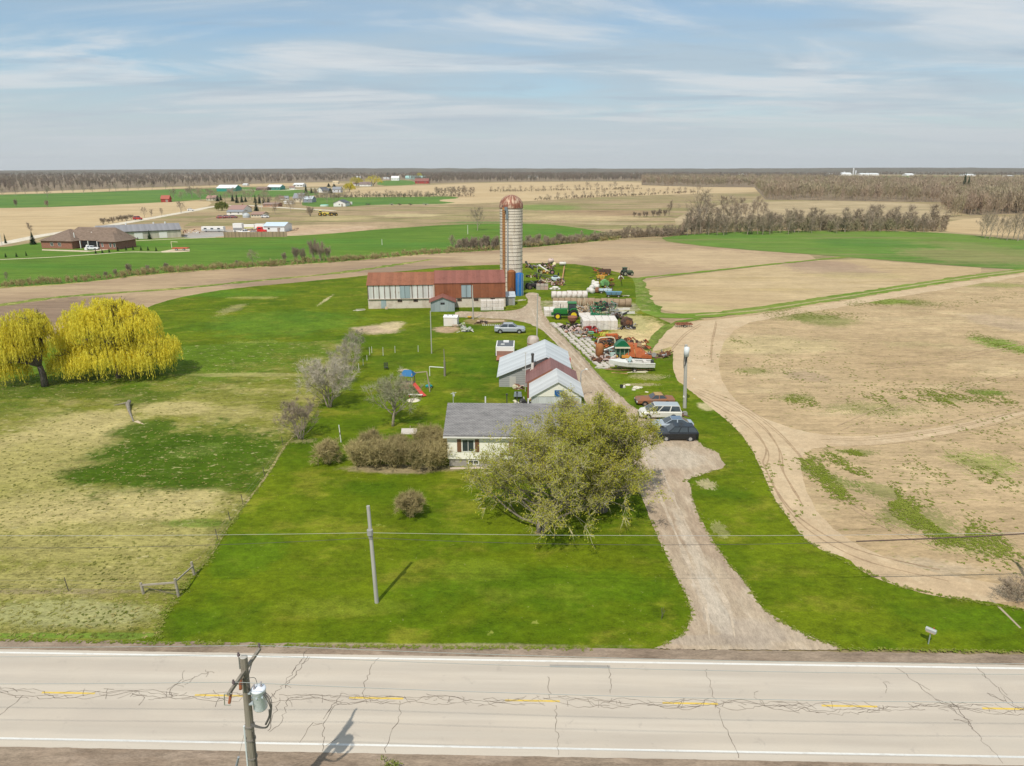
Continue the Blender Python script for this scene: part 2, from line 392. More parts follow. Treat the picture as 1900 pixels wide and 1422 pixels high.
# ---- far fields (pixels of the photograph)
sheet('crop_field', [(-200, 366), (0, 362), (180, 357), (300, 352), (400, 350), (470, 347), (560, 352), (600, 360), (560, 366), (420, 366), (385, 370), (300, 376), (100, 385), (-200, 389)], 1, g_crop, 1)
sheet('stubble_field', [(-300, 360), (0, 359), (170, 352), (380, 346), (480, 341), (620, 339), (650, 342), (600, 347), (480, 345), (300, 351), (180, 356), (0, 361), (-300, 366)], 2, g_stub, .5)
sheet('stubble_field', [(-300, 392), (0, 387), (100, 385), (300, 376), (385, 372), (396, 380), (350, 392), (300, 402), (253, 411), (182, 423), (86, 437), (0, 453), (-300, 500)], 3, g_stub, 1)
sheet('stubble_field', [(640, 349), (760, 345), (900, 339.5), (1000, 338), (1190, 337), (1200, 345), (1350, 347), (1450, 348), (1420, 356), (1290, 360), (1100, 366), (990, 373), (900, 377), (860, 380), (800, 378), (830, 368), (740, 367), (640, 368)], 1, g_stub, .6)
sheet('crop_field', [(560, 372), (590, 366), (740, 366), (830, 364), (860, 368), (800, 372), (860, 378), (700, 380), (640, 384), (560, 384)], 2, g_crop, 1)
sheet('crop_field', [(700, 336), (760, 334), (775, 341), (760, 344), (700, 345)], 2, g_crop, .4)
sheet('crop_field', [(1560, 331), (1640, 326.5), (1800, 327.5), (1830, 330), (1780, 333), (1640, 333)], 2, g_crop, .3)
sheet('stubble_field', [(1640, 333), (1780, 332.7), (1780, 335.5), (1640, 336)], 2, g_stub, .3)
sheet('stubble_field', [(1250, 392), (1370, 376), (1500, 372), (1740, 378), (1800, 392), (1700, 410), (1400, 412), (1300, 425), (1240, 415)], 1,
      gmat('weedy_field', (.36, .28, .165), (.42, .33, .2), (.27, .22, .12), big=.02, mid=.05, fine=.8, stretch=(.3, 1, 1), fvar=.3, bump=.1), 1)
sheet('stubble_field', [(1745, 414), (1800, 405), (1900, 402), (2200, 400), (2200, 440), (1900, 440), (1800, 434), (1750, 430)], 2, g_stub, 1)
# scrub field bands in the middle distance
g_scrub = gmat('scrub_grass', (.285, .215, .12), (.34, .25, .15), (.215, .20, .08), big=.02, mid=.05, fine=.7, stretch=(.2, 1, 1), rot=.1, mlo=.45, mhi=.58, fvar=.5, bump=.2,
               patches=[(760, 400, 60, 3, (.45, .37, .2), .9), (1010, 385, 70, 6, (.17, .22, .06), .9), (620, 405, 70, 5, (.42, .34, .17), .6), (1080, 405, 130, 5, (.44, .34, .19), .8), (900, 413, 80, 2, (.12, .19, .05), .8),
                        (600, 422, 150, 6, (.42, .31, .19), .9), (1120, 395, 120, 5, (.28, .19, .11), .8), (1000, 398, 120, 4, (.40, .31, .17), .6), (1150, 415, 80, 3, (.42, .33, .2), .7), (830, 405, 80, 3, (.28, .24, .11), .7)])
sheet('scrub_field', [(340, 412), (430, 398), (600, 392), (660, 384), (860, 379), (990, 374), (1100, 367), (1290, 361), (1290, 385), (1240, 415), (1300, 430), (1160, 444), (1140, 436), (1060, 422), (1000, 416), (850, 417), (700, 427), (590, 437), (470, 442), (345, 443)], 3, g_scrub, 1)
sheet('dirt_lot', [(336, 424), (430, 420), (560, 424), (700, 419), (700, 426), (590, 436), (470, 441), (345, 442)], 5, gmat('dirt_lot', (.42, .29, .18), (.48, .36, .24), (.33, .24, .15), big=.03, mid=.2, fine=1.2, fvar=.2, bump=.1,
      patches=[(380, 435, 50, 9, (.33, .31, .28), .9)]), .8)
# gravel country road on the left
MROAD = gmat('pale_gravel', (.62, .56, .45), (.56, .5, .4), (.48, .43, .34), big=.1, mid=.6, fine=3, fvar=.2, bump=.1)
def ribbon_px(name, pts, w, lay, mat, kind='structure', m=8, rag=0.0):
    wp = catmull([at(*p) for p in pts], m)
    ws = [w * (1 + rag * mnoise.noise(p * .35)) for p in wp] if not isinstance(w, list) else w
    o = strip_w(wp, ws, lay * .004).build(name, mat); return tag(o, kind=kind)
ribbon_px('country_road', [(-250, 500), (0, 453), (86, 436), (182, 422), (253, 410), (303, 401), (354, 392), (394, 384), (440, 381), (500, 384), (560, 388), (620, 391)], 7, 6, MROAD)
ribbon_px('country_road', [(440, 352.5), (520, 353.5), (560, 351), (640, 349)], 12, 4, MROAD)
# green meadow between the neighbours and the ploughed strip
sheet('meadow', [(-300, 480), (0, 460), (75, 449), (200, 446), (345, 441), (470, 441), (590, 436), (700, 426), (850, 416), (1000, 415), (1060, 421), (1135, 433), (1165, 443), (1030, 456), (900, 466), (780, 473), (650, 485), (560, 491), (400, 501), (270, 511), (190, 521), (90, 531), (0, 535), (-300, 560)], 6,
      gmat('meadow_grass', (.088, .165, .02), (.112, .185, .025), (.07, .145, .018), big=.02, mid=.1, fine=.9, stretch=(.2, 1, 1), rot=-.15, fvar=.3, bump=.25, c4=(.07, .17, .02),
           patches=[(620, 448, 130, 5, (.08, .18, .022), .8), (800, 455, 160, 5, (.075, .17, .025), .7), (220, 455, 120, 4, (.07, .17, .015), .7)]), 1.2)
PATH = gmat('path_gravel', (.55, .47, .33), (.5, .42, .3), None, big=.2, mid=.8, fine=3, fvar=.2, bump=.1)
ribbon_px('gravel_path', [(-100, 487), (0, 482), (90, 478), (180, 472), (240, 468), (300, 468), (350, 465)], 1.6, 8, PATH)
ribbon_px('gravel_path', [(190, 454), (240, 448), (300, 445), (345, 443), (400, 441)], 2.0, 8, PATH)
ribbon_px('country_road', [(345, 441), (400, 437), (430, 433)], 14, 7, gmat('grey_gravel', (.36, .34, .31), (.32, .3, .27), None, fvar=.2))
ribbon_px('rough_verge', [(0, 534), (90, 530), (190, 521), (270, 511), (400, 501), (560, 491), (650, 485), (780, 473), (900, 466), (1030, 456), (1150, 444)], 2.4, 9, gmat('dry_verge', STRAW, (.3, .3, .08), (.2, .24, .05), big=.1, mid=.5, fine=2, fvar=.4), m=14, rag=.9)
# ploughed strips behind the lawn
g_plow = gmat('ploughed_soil', (.29, .205, .13), (.36, .26, .16), (.43, .32, .195), big=.02, mid=.08, fine=1.2, stretch=(.1, 1, 1), rot=-.12, fvar=.25, bump=.4,
              patches=[(80, 580, 150, 35, (.20, .14, .10), .8), (760, 500, 130, 9, (.24, .17, .12), .8), (500, 525, 140, 10, (.24, .17, .12), .6), (1150, 465, 150, 14, (.40, .29, .175), .9), (1000, 478, 80, 10, (.45, .34, .21), .9), (1060, 497, 80, 7, (.30, .22, .14), .7),
                       (900, 480, 50, 8, (.42, .32, .2), .8), (1320, 480, 150, 18, (.44, .33, .2), .9), (1160, 458, 70, 6, (.33, .25, .16), .6), (1240, 510, 100, 5, (.34, .25, .16), .8)],
              streak=(-.1, .02, .9), streakcol=(.42, .32, .2), streakamt=.35)
sheet('ploughed_field', [(-300, 562), (0, 535), (90, 531), (190, 521), (270, 511), (400, 501), (560, 491), (650, 485), (780, 473), (900, 466), (1030, 456), (1150, 444), (1210, 447), (1330, 461), (1560, 477), (1380, 496), (1180, 520), (1160, 560), (1000, 560), (700, 560), (300, 600), (0, 660), (-300, 700)], 10, g_plow, 1)
MEDGE = gmat('grass_edge', (.13, .19, .03), (.2, .22, .05), (.35, .3, .12), big=.1, mid=.6, fine=2.5, fvar=.4)
ribbon_px('grass_strip', [(-50, 572), (0, 567), (100, 553), (200, 545), (330, 536), (450, 524), (600, 510), (680, 500), (740, 491), (800, 482)], 2.8, 12, MEDGE, m=14, rag=1.0)
ribbon_px('grass_strip', [(1170, 520), (1200, 515), (1300, 505), (1420, 492), (1500, 484), (1575, 477)], 1.9, 12, gmat('edge_green', (.12, .2, .02), (.16, .23, .03), None, fvar=.4), m=12, rag=.8)
# tan field right of the yard
g_tan = gmat('tan_field', (.42, .31, .175), (.46, .35, .205), (.37, .28, .14), big=.018, mid=.09, fine=1.4, stretch=(.22, 1, 1), rot=.06, fvar=.25, bump=.3, streak=(.08, .02, .8), streakcol=(.33, .245, .135), streakamt=.55,
             patches=[(1520, 492, 80, 12, (.30, .21, .145), .85), (1560, 503, 90, 10, (.33, .24, .16), .8), (1600, 512, 100, 7, (.38, .31, .15), .5), (1270, 570, 80, 8, (.38, .33, .15), .4)])
sheet('tan_field', [(1183, 522), (1300, 508), (1420, 494), (1560, 479), (1700, 490), (1860, 500), (1700, 527), (1550, 551), (1400, 571), (1310, 583), (1245, 582), (1205, 566), (1190, 545)], 11, g_tan, 1)
sheet('crop_field', [(1205, 444), (1290, 434), (1400, 429), (1550, 428), (1700, 430), (1800, 436), (1900, 447), (2200, 470), (2200, 490), (1900, 500), (1850, 499), (1700, 488), (1560, 476.5), (1330, 460)], 13, g_crop2, 1)
# big weedy field on the right
WEED = (.11, .15, .018)
sp = lambda thr, rot=.5, sx=1.6: (thr, rot, sx)
g_right = gmat('weedy_soil', (.375, .272, .155), (.42, .31, .18), (.465, .36, .21), big=.035, mid=.14, fine=1.6, stretch=(.4, 1, 1), rot=.12, fvar=.32, bump=.6, streak=(.14, .035, .8), streakcol=(.31, .225, .13), streakamt=.55,
   patches=[(1620, 760, 170, 22, WEED, .45, sp(.55)), (1480, 585, 75, 20, (.13, .165, .03), .55, sp(.47)), (1530, 595, 60, 12, (.13, .165, .03), .55), (1690, 562, 60, 10, (.13, .165, .03), .55, sp(.47)), (1640, 560, 50, 6, (.16, .22, .03), .8), (1850, 530, 120, 8, (.24, .24, .08), .8, sp(.52)),
            (1500, 870, 30, 60, (.13, .165, .03), .55, sp(.50, .9), .55), (1545, 890, 40, 50, (.13, .165, .03), .55, sp(.52, .9), .6), (1640, 915, 45, 30, (.13, .165, .03), .55, sp(.45, .9), .5), (1700, 965, 110, 45, (.13, .165, .03), .55, sp(.50, .9), .4), (1800, 1010, 100, 35, (.13, .165, .03), .55, sp(.51, .9)),
            (1760, 740, 45, 10, WEED, .5, sp(.46)), (1840, 730, 60, 9, (.10, .15, .015), .9, sp(.48)), (1590, 840, 50, 8, WEED, .55, sp(.46)), (1400, 690, 50, 9, WEED, .5, sp(.48)), (1480, 740, 50, 12, WEED, .5, sp(.48)), (1860, 640, 50, 18, (.17, .23, .04), .95, sp(.45)), (1830, 860, 120, 40, (.22, .24, .06), .8, sp(.56)),
            (1500, 700, 40, 12, (.31, .23, .15), .7), (1420, 640, 150, 18, (.44, .36, .19), .6), (1380, 800, 50, 50, (.45, .36, .24), .6), (1650, 1060, 200, 25, (.40, .32, .22), .7), (1870, 600, 60, 20, (.38, .29, .2), .6), (1700, 640, 150, 10, (.38, .32, .16), .5, sp(.56))],
   specks=((.20, .19, .06), 2.0, .59))
sheet('weedy_field', [(1225, 600), (1330, 590), (1420, 578), (1550, 558), (1700, 533), (1900, 503), (2300, 470), (2500, 800), (2400, 1200), (1900, 1180), (1400, 1160), (1300, 1000), (1220, 720), (1195, 640)], 14, g_right, 1)
g_dirt = gmat('bare_track', (.45, .335, .21), (.49, .375, .24), (.51, .40, .26), big=.08, mid=.4, fine=2.2, fvar=.18, bump=.4, specks=((.3, .23, .14), 1.1, .64))
sheet('bare_track', [(1200, 632), (1235, 605), (1300, 597), (1420, 583), (1560, 560), (1700, 536), (1900, 507), (1900, 514), (1700, 546), (1560, 571), (1450, 588), (1370, 604), (1340, 640), (1330, 690), (1360, 745), (1440, 790), (1560, 815), (1720, 800), (1900, 762), (1900, 772), (1740, 812), (1600, 830), (1520, 828), (1480, 850), (1500, 930), (1560, 1000), (1700, 1060), (1900, 1092), (1900, 1125), (1700, 1110), (1560, 1060), (1440, 970), (1370, 820), (1300, 745), (1240, 715), (1230, 680)], 16, g_dirt, 1.6)
# wheel ruts
mr = MB(); rutm = gmat('ruts', (.33, .235, .145), (.37, .27, .165), None, fvar=.3)
for ir, pts in enumerate(([(1290, 735), (1345, 765), (1395, 800), (1425, 840), (1420, 870)], [(1297, 730), (1360, 758), (1415, 795), (1448, 840), (1455, 880), (1490, 940)], [(1310, 730), (1380, 760), (1450, 812), (1530, 900), (1620, 970), (1740, 1020)], [(1420, 870), (1450, 930), (1500, 985), (1600, 1040), (1760, 1080)],
            [(1540, 815), (1640, 812), (1760, 795), (1900, 762)], [(1530, 826), (1640, 826), (1780, 805), (1900, 773)], [(1330, 600), (1322, 640), (1320, 670)], [(1300, 605), (1270, 625), (1240, 660)], [(1600, 690), (1750, 672), (1900, 640)], [(1560, 800), (1700, 745), (1900, 700)])):
    w = catmull([at(*p) for p in pts], 12); strip_w(w, [.2 * (.5 + .9 * abs(mnoise.noise(p * .5))) * (1 if p.y < 90 else 1.4) for p in w], 17 * .004 + ir * .0006, mr)
    strip_w([p + Vector((.25, 1.5, 0)) for p in w], .16, 17 * .004 + ir * .0006 + .0003, mr)
tag(mr.build('wheel_ruts', rutm), kind='structure')
ribbon_px('grass_track', [(1185, 575), (1215, 585), (1300, 586), (1400, 576), (1500, 561), (1600, 546), (1700, 530), (1800, 515), (1900, 502), (2000, 488)], 4.6, 18, gmat('track_grass', (.12, .2, .022), (.17, .22, .04), (.3, .27, .12), big=.05, mid=.4, fine=2, fvar=.4, stretch=(.1, 1, 1), rot=.2), m=14, rag=.5)
ribbon_px('grass_track_centre', [(1290, 586), (1400, 577), (1500, 562), (1600, 546), (1700, 530), (1800, 515), (1900, 502)], .8, 19, gmat('track_straw', (.38, .32, .17), (.3, .27, .12), None, fvar=.3), m=14, rag=.9)

ribbon_px('grass_margin', [(1176, 516), (1182, 540), (1192, 562), (1215, 584)], 5.5, 17.5, gmat('margin_grass', (.10, .165, .02), (.15, .19, .035), (.26, .25, .1), big=.1, mid=.4, fine=2, fvar=.5), m=12, rag=.5)
ribbon_px('grass_margin', [(1200, 652), (1215, 630), (1232, 612), (1255, 600), (1300, 592)], 1.6, 22.5, gmat('verge_green', (.10, .165, .02), (.15, .19, .035), None, big=.1, mid=.4, fine=2, fvar=.5), m=12, rag=.7)
# ---- lawn and pasture
DRY = (.42, .35, .15); DRY2 = (.33, .29, .10)
near_edge = [(-300, 1187), (0, 1188.5), (560, 1200), (800, 1203.5), (1100, 1206), (1550, 1206), (1900, 1211), (2300, 1218)]
right_edge = [(2300, 1170), (1900, 1134), (1841, 1118), (1781, 1114), (1730, 1108), (1671, 1091), (1624, 1075), (1588, 1055), (1576, 1039), (1529, 1024), (1493, 1004), (1458, 957), (1434, 925), (1403, 850), (1383, 819), (1365, 797), (1341, 774), (1323, 761), (1297, 739), (1275, 722), (1250, 702), (1250, 642), (1235, 648), (1200, 655), (1222, 625), (1250, 604), (1225, 592), (1180, 575)]
g_lawn = gmat('lawn_grass', (.072, .118, .003), (.114, .150, .005), (.185, .19, .018), big=.06, mid=.22, fine=2.2, mlo=.50, mhi=.66, stretch=(.7, 1.0, 1), rot=.05, fvar=.42, bump=.6, c4=(.055, .105, .003),
   patches=[(560, 650, 60, 14, (.07, .14, .005), .6), (470, 640, 90, 10, (.2, .24, .05), .7, sp(.5)), (520, 600, 160, 25, (.09, .175, .015), .6), (430, 575, 24, 14, (.3, .26, .12), .6, sp(.48)), (470, 553, 60, 3, (.33, .29, .1), .6, sp(.45)), (605, 557, 6, 14, (.4, .35, .18), .9, sp(.5)), (700, 612, 48, 9, (.44, .33, .22), .95), (728, 606, 24, 8, (.47, .38, .22), .95),
            (828, 613, 28, 6.5, (.38, .27, .17), .97), (750, 688, 10, 2.5, (.46, .37, .25), .95), (1000, 1090, 260, 40, (.062, .13, .004), .5), (640, 1130, 120, 20, (.15, .19, .014), .6), (450, 1030, 80, 40, (.06, .125, .004), .6), (880, 1060, 90, 20, (.15, .19, .014), .5), (1100, 700, 70, 60, (.13, .2, .02), .4),
            (1210, 620, 45, 34, (.50, .385, .19), .95), (1170, 630, 40, 30, (.50, .39, .2), .9), (1180, 600, 30, 18, (.36, .32, .14), .9, sp(.42)), (1200, 700, 50, 8, (.36, .3, .16), .6, sp(.5)), (1090, 570, 100, 14, (.42, .36, .25), .8), (1190, 715, 60, 4, (.33, .27, .15), .7, sp(.48)), (1310, 755, 20, 8, (.42, .36, .2), .9), (1050, 690, 60, 6, (.36, .28, .16), .5, sp(.5)),
            (985, 590, 20, 5, (.36, .3, .15), .5), (905, 596, 45, 7, (.28, .2, .1), .8), (885, 565, 30, 8, (.3, .26, .1), .6, sp(.45)), (745, 872, 110, 9, (.30, .235, .14), .85), (560, 820, 40, 6, (.3, .26, .12), .6, sp(.45)), (1000, 990, 10, 4, (.25, .2, .12), .8), (900, 660, 60, 40, (.05, .115, .003), .5),
            (400, 545, 160, 8, (.085, .18, .012), .6), (1310, 900, 25, 12, (.4, .33, .2), .7, sp(.47)), (1335, 985, 18, 22, (.3, .28, .12), .6, sp(.47)), (1800, 1150, 150, 25, (.07, .135, .004), .5), (1000, 525, 60, 22, (.12, .17, .01), .5), (1030, 515, 14, 3, (.35, .3, .13), .6), (700, 1201, 400, 3, (.3, .25, .14), .7), (770, 705, 40, 16, (.13, .175, .014), .5)],
   specks=((.24, .26, .05), .8, .66))
lawn_poly = near_edge + right_edge + [(1178, 530), (1170, 512), (1090, 492), (1000, 488), (925, 492), (860, 494), (770, 501), (670, 513), (550, 525), (430, 536), (350, 549), (300, 561), (262, 577), (200, 592), (150, 600), (80, 640), (0, 670), (-300, 790)]
sheet('lawn', lawn_poly, 20, g_lawn, 1.5, 2.5, smoothit=1)
# pasture left of the boundary
bd = [(292, 1188), (300, 1150), (330, 1108), (362, 1068), (392, 1030), (420, 985), (452, 940), (492, 888), (530, 828), (556, 800), (575, 780), (600, 740), (640, 690), (655, 660)]
g_past = gmat('pasture_grass', (.16, .17, .022), (.215, .21, .045), (.33, .285, .10), big=.05, mid=.25, fine=3.2, mlo=.45, mhi=.65, stretch=(.6, 1.2, 1), rot=.2, fvar=.45, bump=1.0, bdist=.15, c4=(.08, .12, .012),
   patches=[(80, 650, 600, 70, (.085, .145, .008), .95), (420, 640, 160, 50, (.095, .155, .01), .8), (60, 730, 260, 14, (.05, .095, .004), .6), (100, 820, 150, 60, DRY, .85), (60, 860, 140, 50, DRY2, .8), (190, 785, 70, 25, DRY, .7), (230, 940, 200, 40, DRY, .9), (60, 950, 130, 50, DRY, .8), (330, 935, 100, 30, DRY, .8), (150, 1010, 280, 45, DRY2, .85), (120, 1080, 220, 35, DRY2, .85), (80, 880, 180, 60, DRY2, .6), (330, 760, 90, 14, DRY, .85), (430, 770, 60, 18, DRY2, .8),
            (480, 697, 140, 4, (.33, .30, .11), .7), (120, 1140, 180, 28, (.33, .32, .14), .8), (300, 1010, 120, 20, DRY2, .6), (440, 590, 60, 18, (.24, .24, .08), .5), (330, 845, 170, 62, (.05, .098, .004), .97), (190, 880, 90, 22, (.052, .10, .004), .95), (440, 850, 90, 45, (.06, .11, .005), .95), (270, 800, 60, 25, (.052, .10, .004), .9), (470, 900, 50, 22, (.052, .10, .004), .8), (360, 840, 80, 22, (.13, .18, .03), .6, sp(.5)),
            (370, 972, 70, 8, (.10, .17, .015), .7), (350, 895, 80, 18, (.05, .098, .004), .8), (200, 1182, 300, 6, (.14, .21, .03), .9), (0, 1182, 120, 5, (.14, .21, .03), .9), (140, 1100, 200, 4, (.25, .2, .12), .6)],
   specks=((.42, .37, .18), 1.4, .6))
sheet('pasture', [(-300, 1187), (0, 1188), (292, 1193)] + bd[1:] + [(648, 630), (600, 634), (500, 637), (400, 640), (300, 645), (200, 655), (100, 665), (0, 690), (-300, 800)], 21, g_past, 2.0, 3)
# worn line beside the fence
ribbon_px('worn_path', bd[3:11], .2, 23, gmat('worn_soil', (.36, .29, .15), (.28, .25, .1), (.2, .22, .05), big=.5, mid=2.0, fine=5, fvar=.4), m=16, rag=1.0)

ribbon_px('worn_path', [(1838, 1114), (1865, 1140), (1893, 1168)], .16, 23, P((.36, .29, .2), .9), m=8, rag=.8)
# ---- driveway and yard
g_drive = gmat('driveway_gravel', (.36, .28, .20), (.40, .32, .23), (.455, .375, .28), big=.12, mid=.5, fine=3.5, fvar=.3, bump=.4, stretch=(1.6, .5, 1), rot=0, c4=(.34, .255, .18), specks=((.27, .22, .17), 2.5, .66),
     patches=[(1320, 1120, 26, 60, (.50, .44, .36), .6), (1400, 1180, 60, 30, (.36, .3, .24), .6), (1280, 1010, 12, 60, (.5, .43, .34), .6), (1250, 850, 60, 20, (.45, .39, .31), .6), (1310, 1190, 150, 10, (.33, .27, .21), .7)])
sheet('driveway', [(1205, 1207.5), (1229, 1200), (1268, 1178), (1286, 1142), (1276, 1114), (1257, 1079), (1229, 1016), (1205, 964), (1188, 915), (1150, 870), (1115, 800), (1085, 745), (1072, 705), (1052, 664), (1030, 635), (1005, 612), (978, 600), (940, 593), (880, 590), (845, 590), (845, 578), (890, 580), (945, 578), (975, 572), (984, 560), (975, 548), (985, 543), (1003, 547), (1003, 570), (1012, 592), (1040, 622), (1085, 665), (1105, 692), (1140, 728), (1180, 762), (1240, 790), (1297, 821), (1305, 830), (1334, 841), (1336, 853), (1351, 868), (1310, 880), (1272, 893), (1280, 901), (1292, 949), (1316, 996), (1347, 1043), (1387, 1087), (1403, 1118), (1438, 1150), (1505, 1186), (1560, 1204), (1560, 1209)], 24, g_drive, 1.9, 2.5, smoothit=1)
ribbon_px('drive_edge', [(1018, 600), (1050, 632), (1090, 675), (1112, 700), (1140, 728)], .35, 26, gmat('kerb_dirt', (.3, .25, .18), (.26, .21, .15), None), m=10, rag=.6)

tw_ = MB(); tm = gmat('wheel_tracks', (.455, .375, .285), (.43, .35, .26), None, fine=3, fvar=.3)
for off_ in (-8, 8):
    w = catmull([at(x + off_ * q, y) for x, y, q in ((1340, 1190, 3), (1330, 1130, 2.6), (1300, 1060, 2.2), (1262, 980, 1.7), (1235, 920, 1.5), (1205, 850, 1.3), (1170, 790, 1.1), (1130, 740, .9), (1085, 690, .8), (1045, 645, .6), (1005, 605, .5), (990, 575, .4))], 10)
    strip_w(w, [.42 * min(1, .06 + i_ / 14) * (.35 + 1.5 * abs(mnoise.noise(p * .35))) for i_, p in enumerate(w)], 26 * .004 + (off_ > 0) * .0015, tw_)
tag(tw_.build('wheel_tracks', tm), kind='structure')
# ---- main road, laid out along its own axis
RD = (at(1900, 1237) - at(0, 1207.5)).normalized(); RN = Vector((-RD.y, RD.x, 0)); RO = at(830, 1301)
ROADROT = atan2(RD.y, RD.x)
def R(s, t, z=0.0): p = RO + RD * s + RN * t; return Vector((p.x, p.y, z))
def tof(px, py): return (at(px, py) - RO).dot(RN)
def sof(px, py): return (at(px, py) - RO).dot(RD)
tW1, tA1, tG1, tW0, tA0 = tof(830, 1226.6), tof(830, 1220.5), tof(830, 1204), tof(830, 1388.5), tof(830, 1404)
L = 700
def rstrip(name, s0, s1, t0, t1, lay, mat, rag=0, seed=0):
    n = max(2, int((s1 - s0) / (.5 if rag else 50))) if rag else 2; vs = []
    if rag:
        ss = [s for s in np.linspace(max(s0, -60), min(s1, 60), 500)]; ss = [s0] + ss + [s1]
        for s in ss: vs += [R(s, t0 + rag * mnoise.noise(Vector((s * .9, seed, 0))) + rag * .5 * mnoise.noise(Vector((s * 4, seed, 3))), lay * .004), R(s, t1 + rag * mnoise.noise(Vector((s * .8, seed + 9, 0))) + rag * .5 * mnoise.noise(Vector((s * 4.3, seed, 5))), lay * .004)]
    else: 
        for s in (s0, s1): vs += [R(s, t0, lay * .004), R(s, t1, lay * .004)]
    m = MB().add(vs, [(2 * i, 2 * i + 2, 2 * i + 3, 2 * i + 1) for i in range(len(vs) // 2 - 1)])
    return tag(m.build(name, mat), kind='structure')
g_sh = gmat('shoulder_gravel', (.22, .165, .12), (.27, .21, .155), (.32, .25, .19), big=.2, mid=.8, fine=4, fvar=.35, bump=.4, stretch=(.3, 1, 1), rot=-ROADROT, specks=((.18, .14, .1), 3, .66))
rstrip('verge', -L, L, -60, tA0 - 4.2, 20, g_lawn, .0)
rstrip('gravel_shoulder', -L, L, tA1 - .2, tG1 + .15, 25, g_sh, .12, 1)
rstrip('gravel_shoulder', -L, L, tA0 - 4.5, tA0 + .2, 25, g_sh, .3, 4)
# asphalt: bleached, with tyre lanes
m, N = newmat('asphalt'); pos = N('ShaderNodeNewGeometry').outputs['Position']
rc = mapping(N, pos, -ROADROT, (1, 1, 1)); mp = mapping(N, rc, 0, (.08, 1.4, 1))
n1 = noise(N, mp, .8, 5, .6); n2 = noise(N, pos, 9, 4, .7); n3 = noise(N, pos, .25, 5, .6); n4 = noise(N, pos, 40, 2, .5)
c = mixc(N, smooth(N, n1, .38, .66), (.475, .415, .345), (.545, .485, .405)); c = mixc(N, mathn(N, 'MULTIPLY', smooth(N, n3, .4, .65), .5), c, (.545, .475, .385))
c = mixc(N, mathn(N, 'MULTIPLY', n2, .28), c, (.34, .3, .25)); c = mixc(N, mathn(N, 'MULTIPLY', smooth(N, n4, .58, .7), .3), c, (.3, .27, .23))
tt = N('ShaderNodeVectorMath', {0: N('ShaderNodeVectorMath', {0: pos, 1: tuple(-RO)}, operation='ADD').outputs[0], 1: tuple(RN)}, operation='DOT_PRODUCT').outputs['Value']
tt = mathn(N, 'ADD', mathn(N, 'ABSOLUTE', tt), mathn(N, 'MULTIPLY', mathn(N, 'SUBTRACT', n3, .5), .5))
dd_ = mathn(N, 'MINIMUM', mathn(N, 'ABSOLUTE', mathn(N, 'SUBTRACT', tt, .95)), mathn(N, 'ABSOLUTE', mathn(N, 'SUBTRACT', tt, 2.55)))
c = mixc(N, mathn(N, 'MULTIPLY', mathn(N, 'SUBTRACT', 1.0, smooth(N, dd_, .1, .55)), mathn(N, 'ADD', .12, mathn(N, 'MULTIPLY', n1, .35))), c, (.36, .32, .27))
n5 = noise(N, pos, .9, 6, .75, .5); c = mixc(N, mathn(N, 'MULTIPLY', smooth(N, n5, .60, .68), .4), c, (.33, .29, .25))
finish(N, c, .9, 0, n2, .2, .01, .2); M_ASPH = m
rstrip('road', -L, L, tA0, tA1, 27, M_ASPH, .035, 7)
g_white = M_two((.74, .73, .69), (.62, .60, .55), 1.6, .5, .68, .7, name='road_paint_white'); g_yel = M_two((.72, .5, .09), (.6, .45, .16), 2.2, .48, .66, .7, name='road_paint_yellow')
rstrip('edge_line', -L, L, tW1 - .075, tW1 + .075, 28, g_white, .008, 2); rstrip('edge_line', -L, L, tW0 - .065, tW0 + .065, 28, g_white, .008, 3)
s0 = sof(648, 1298); cyc = (sof(1522, 1309) - s0) / 3
for k in range(-12, 13):
    rstrip('centre_dash', s0 + k * cyc, s0 + k * cyc + 3.1, -.06, .075, 28, g_yel, .012, k)
rstrip('tar_patch', sof(1020, 1239), sof(1132, 1240), tof(1076, 1242), tof(1076, 1237), 28, P((.30, .28, .25), .9, 0, .3, 2))
# cracks
rnd = random.Random(5); mc = MB()
def crack(pts, w=.03, jit=.10, sub=7, z=29 * .004, branch=.0):
    out = []
    for i in range(len(pts) - 1):
        a, b = pts[i], pts[i + 1]; L_ = (b - a).length; m_ = max(2, int(L_ / .22))
        for j in range(m_):
            p = a.lerp(b, j / m_); out.append(p + Vector((rnd.uniform(-1, 1), rnd.uniform(-1, 1), 0)) * jit)
    out.append(pts[-1]); z += rnd.random() * .003; strip_w(out, [w * rnd.uniform(.5, 1.3) for _ in out], z, mc)
    if branch:
        for p in out[::4]:
            if rnd.random() < branch:
                q = p + Vector((rnd.uniform(-.8, .8), rnd.uniform(-.8, .8), 0)); crack([p, q], w * .7, jit * .8, z=z)
for k in range(5):
    s = -34.0; t = rnd.uniform(-.4, .4); ph = rnd.uniform(0, 6); pts = []
    while s < 34:
        t = .30 * sin(s * (.55 + .13 * k) + ph) + .14 * sin(s * 1.7 + k); pts.append(R(s, t - .05)); s += rnd.uniform(.5, .9)
        if rnd.random() < .16 and len(pts) > 1: crack(pts, .023, .07); pts = []; s += rnd.uniform(.5, 2)
    if len(pts) > 1: crack(pts, .023, .07)
for k in range(90):
    s = rnd.uniform(-32, 32); crack([R(s, rnd.uniform(-.45, .1)), R(s + rnd.uniform(-.6, .6), rnd.uniform(-.1, .45))], .02, .06)
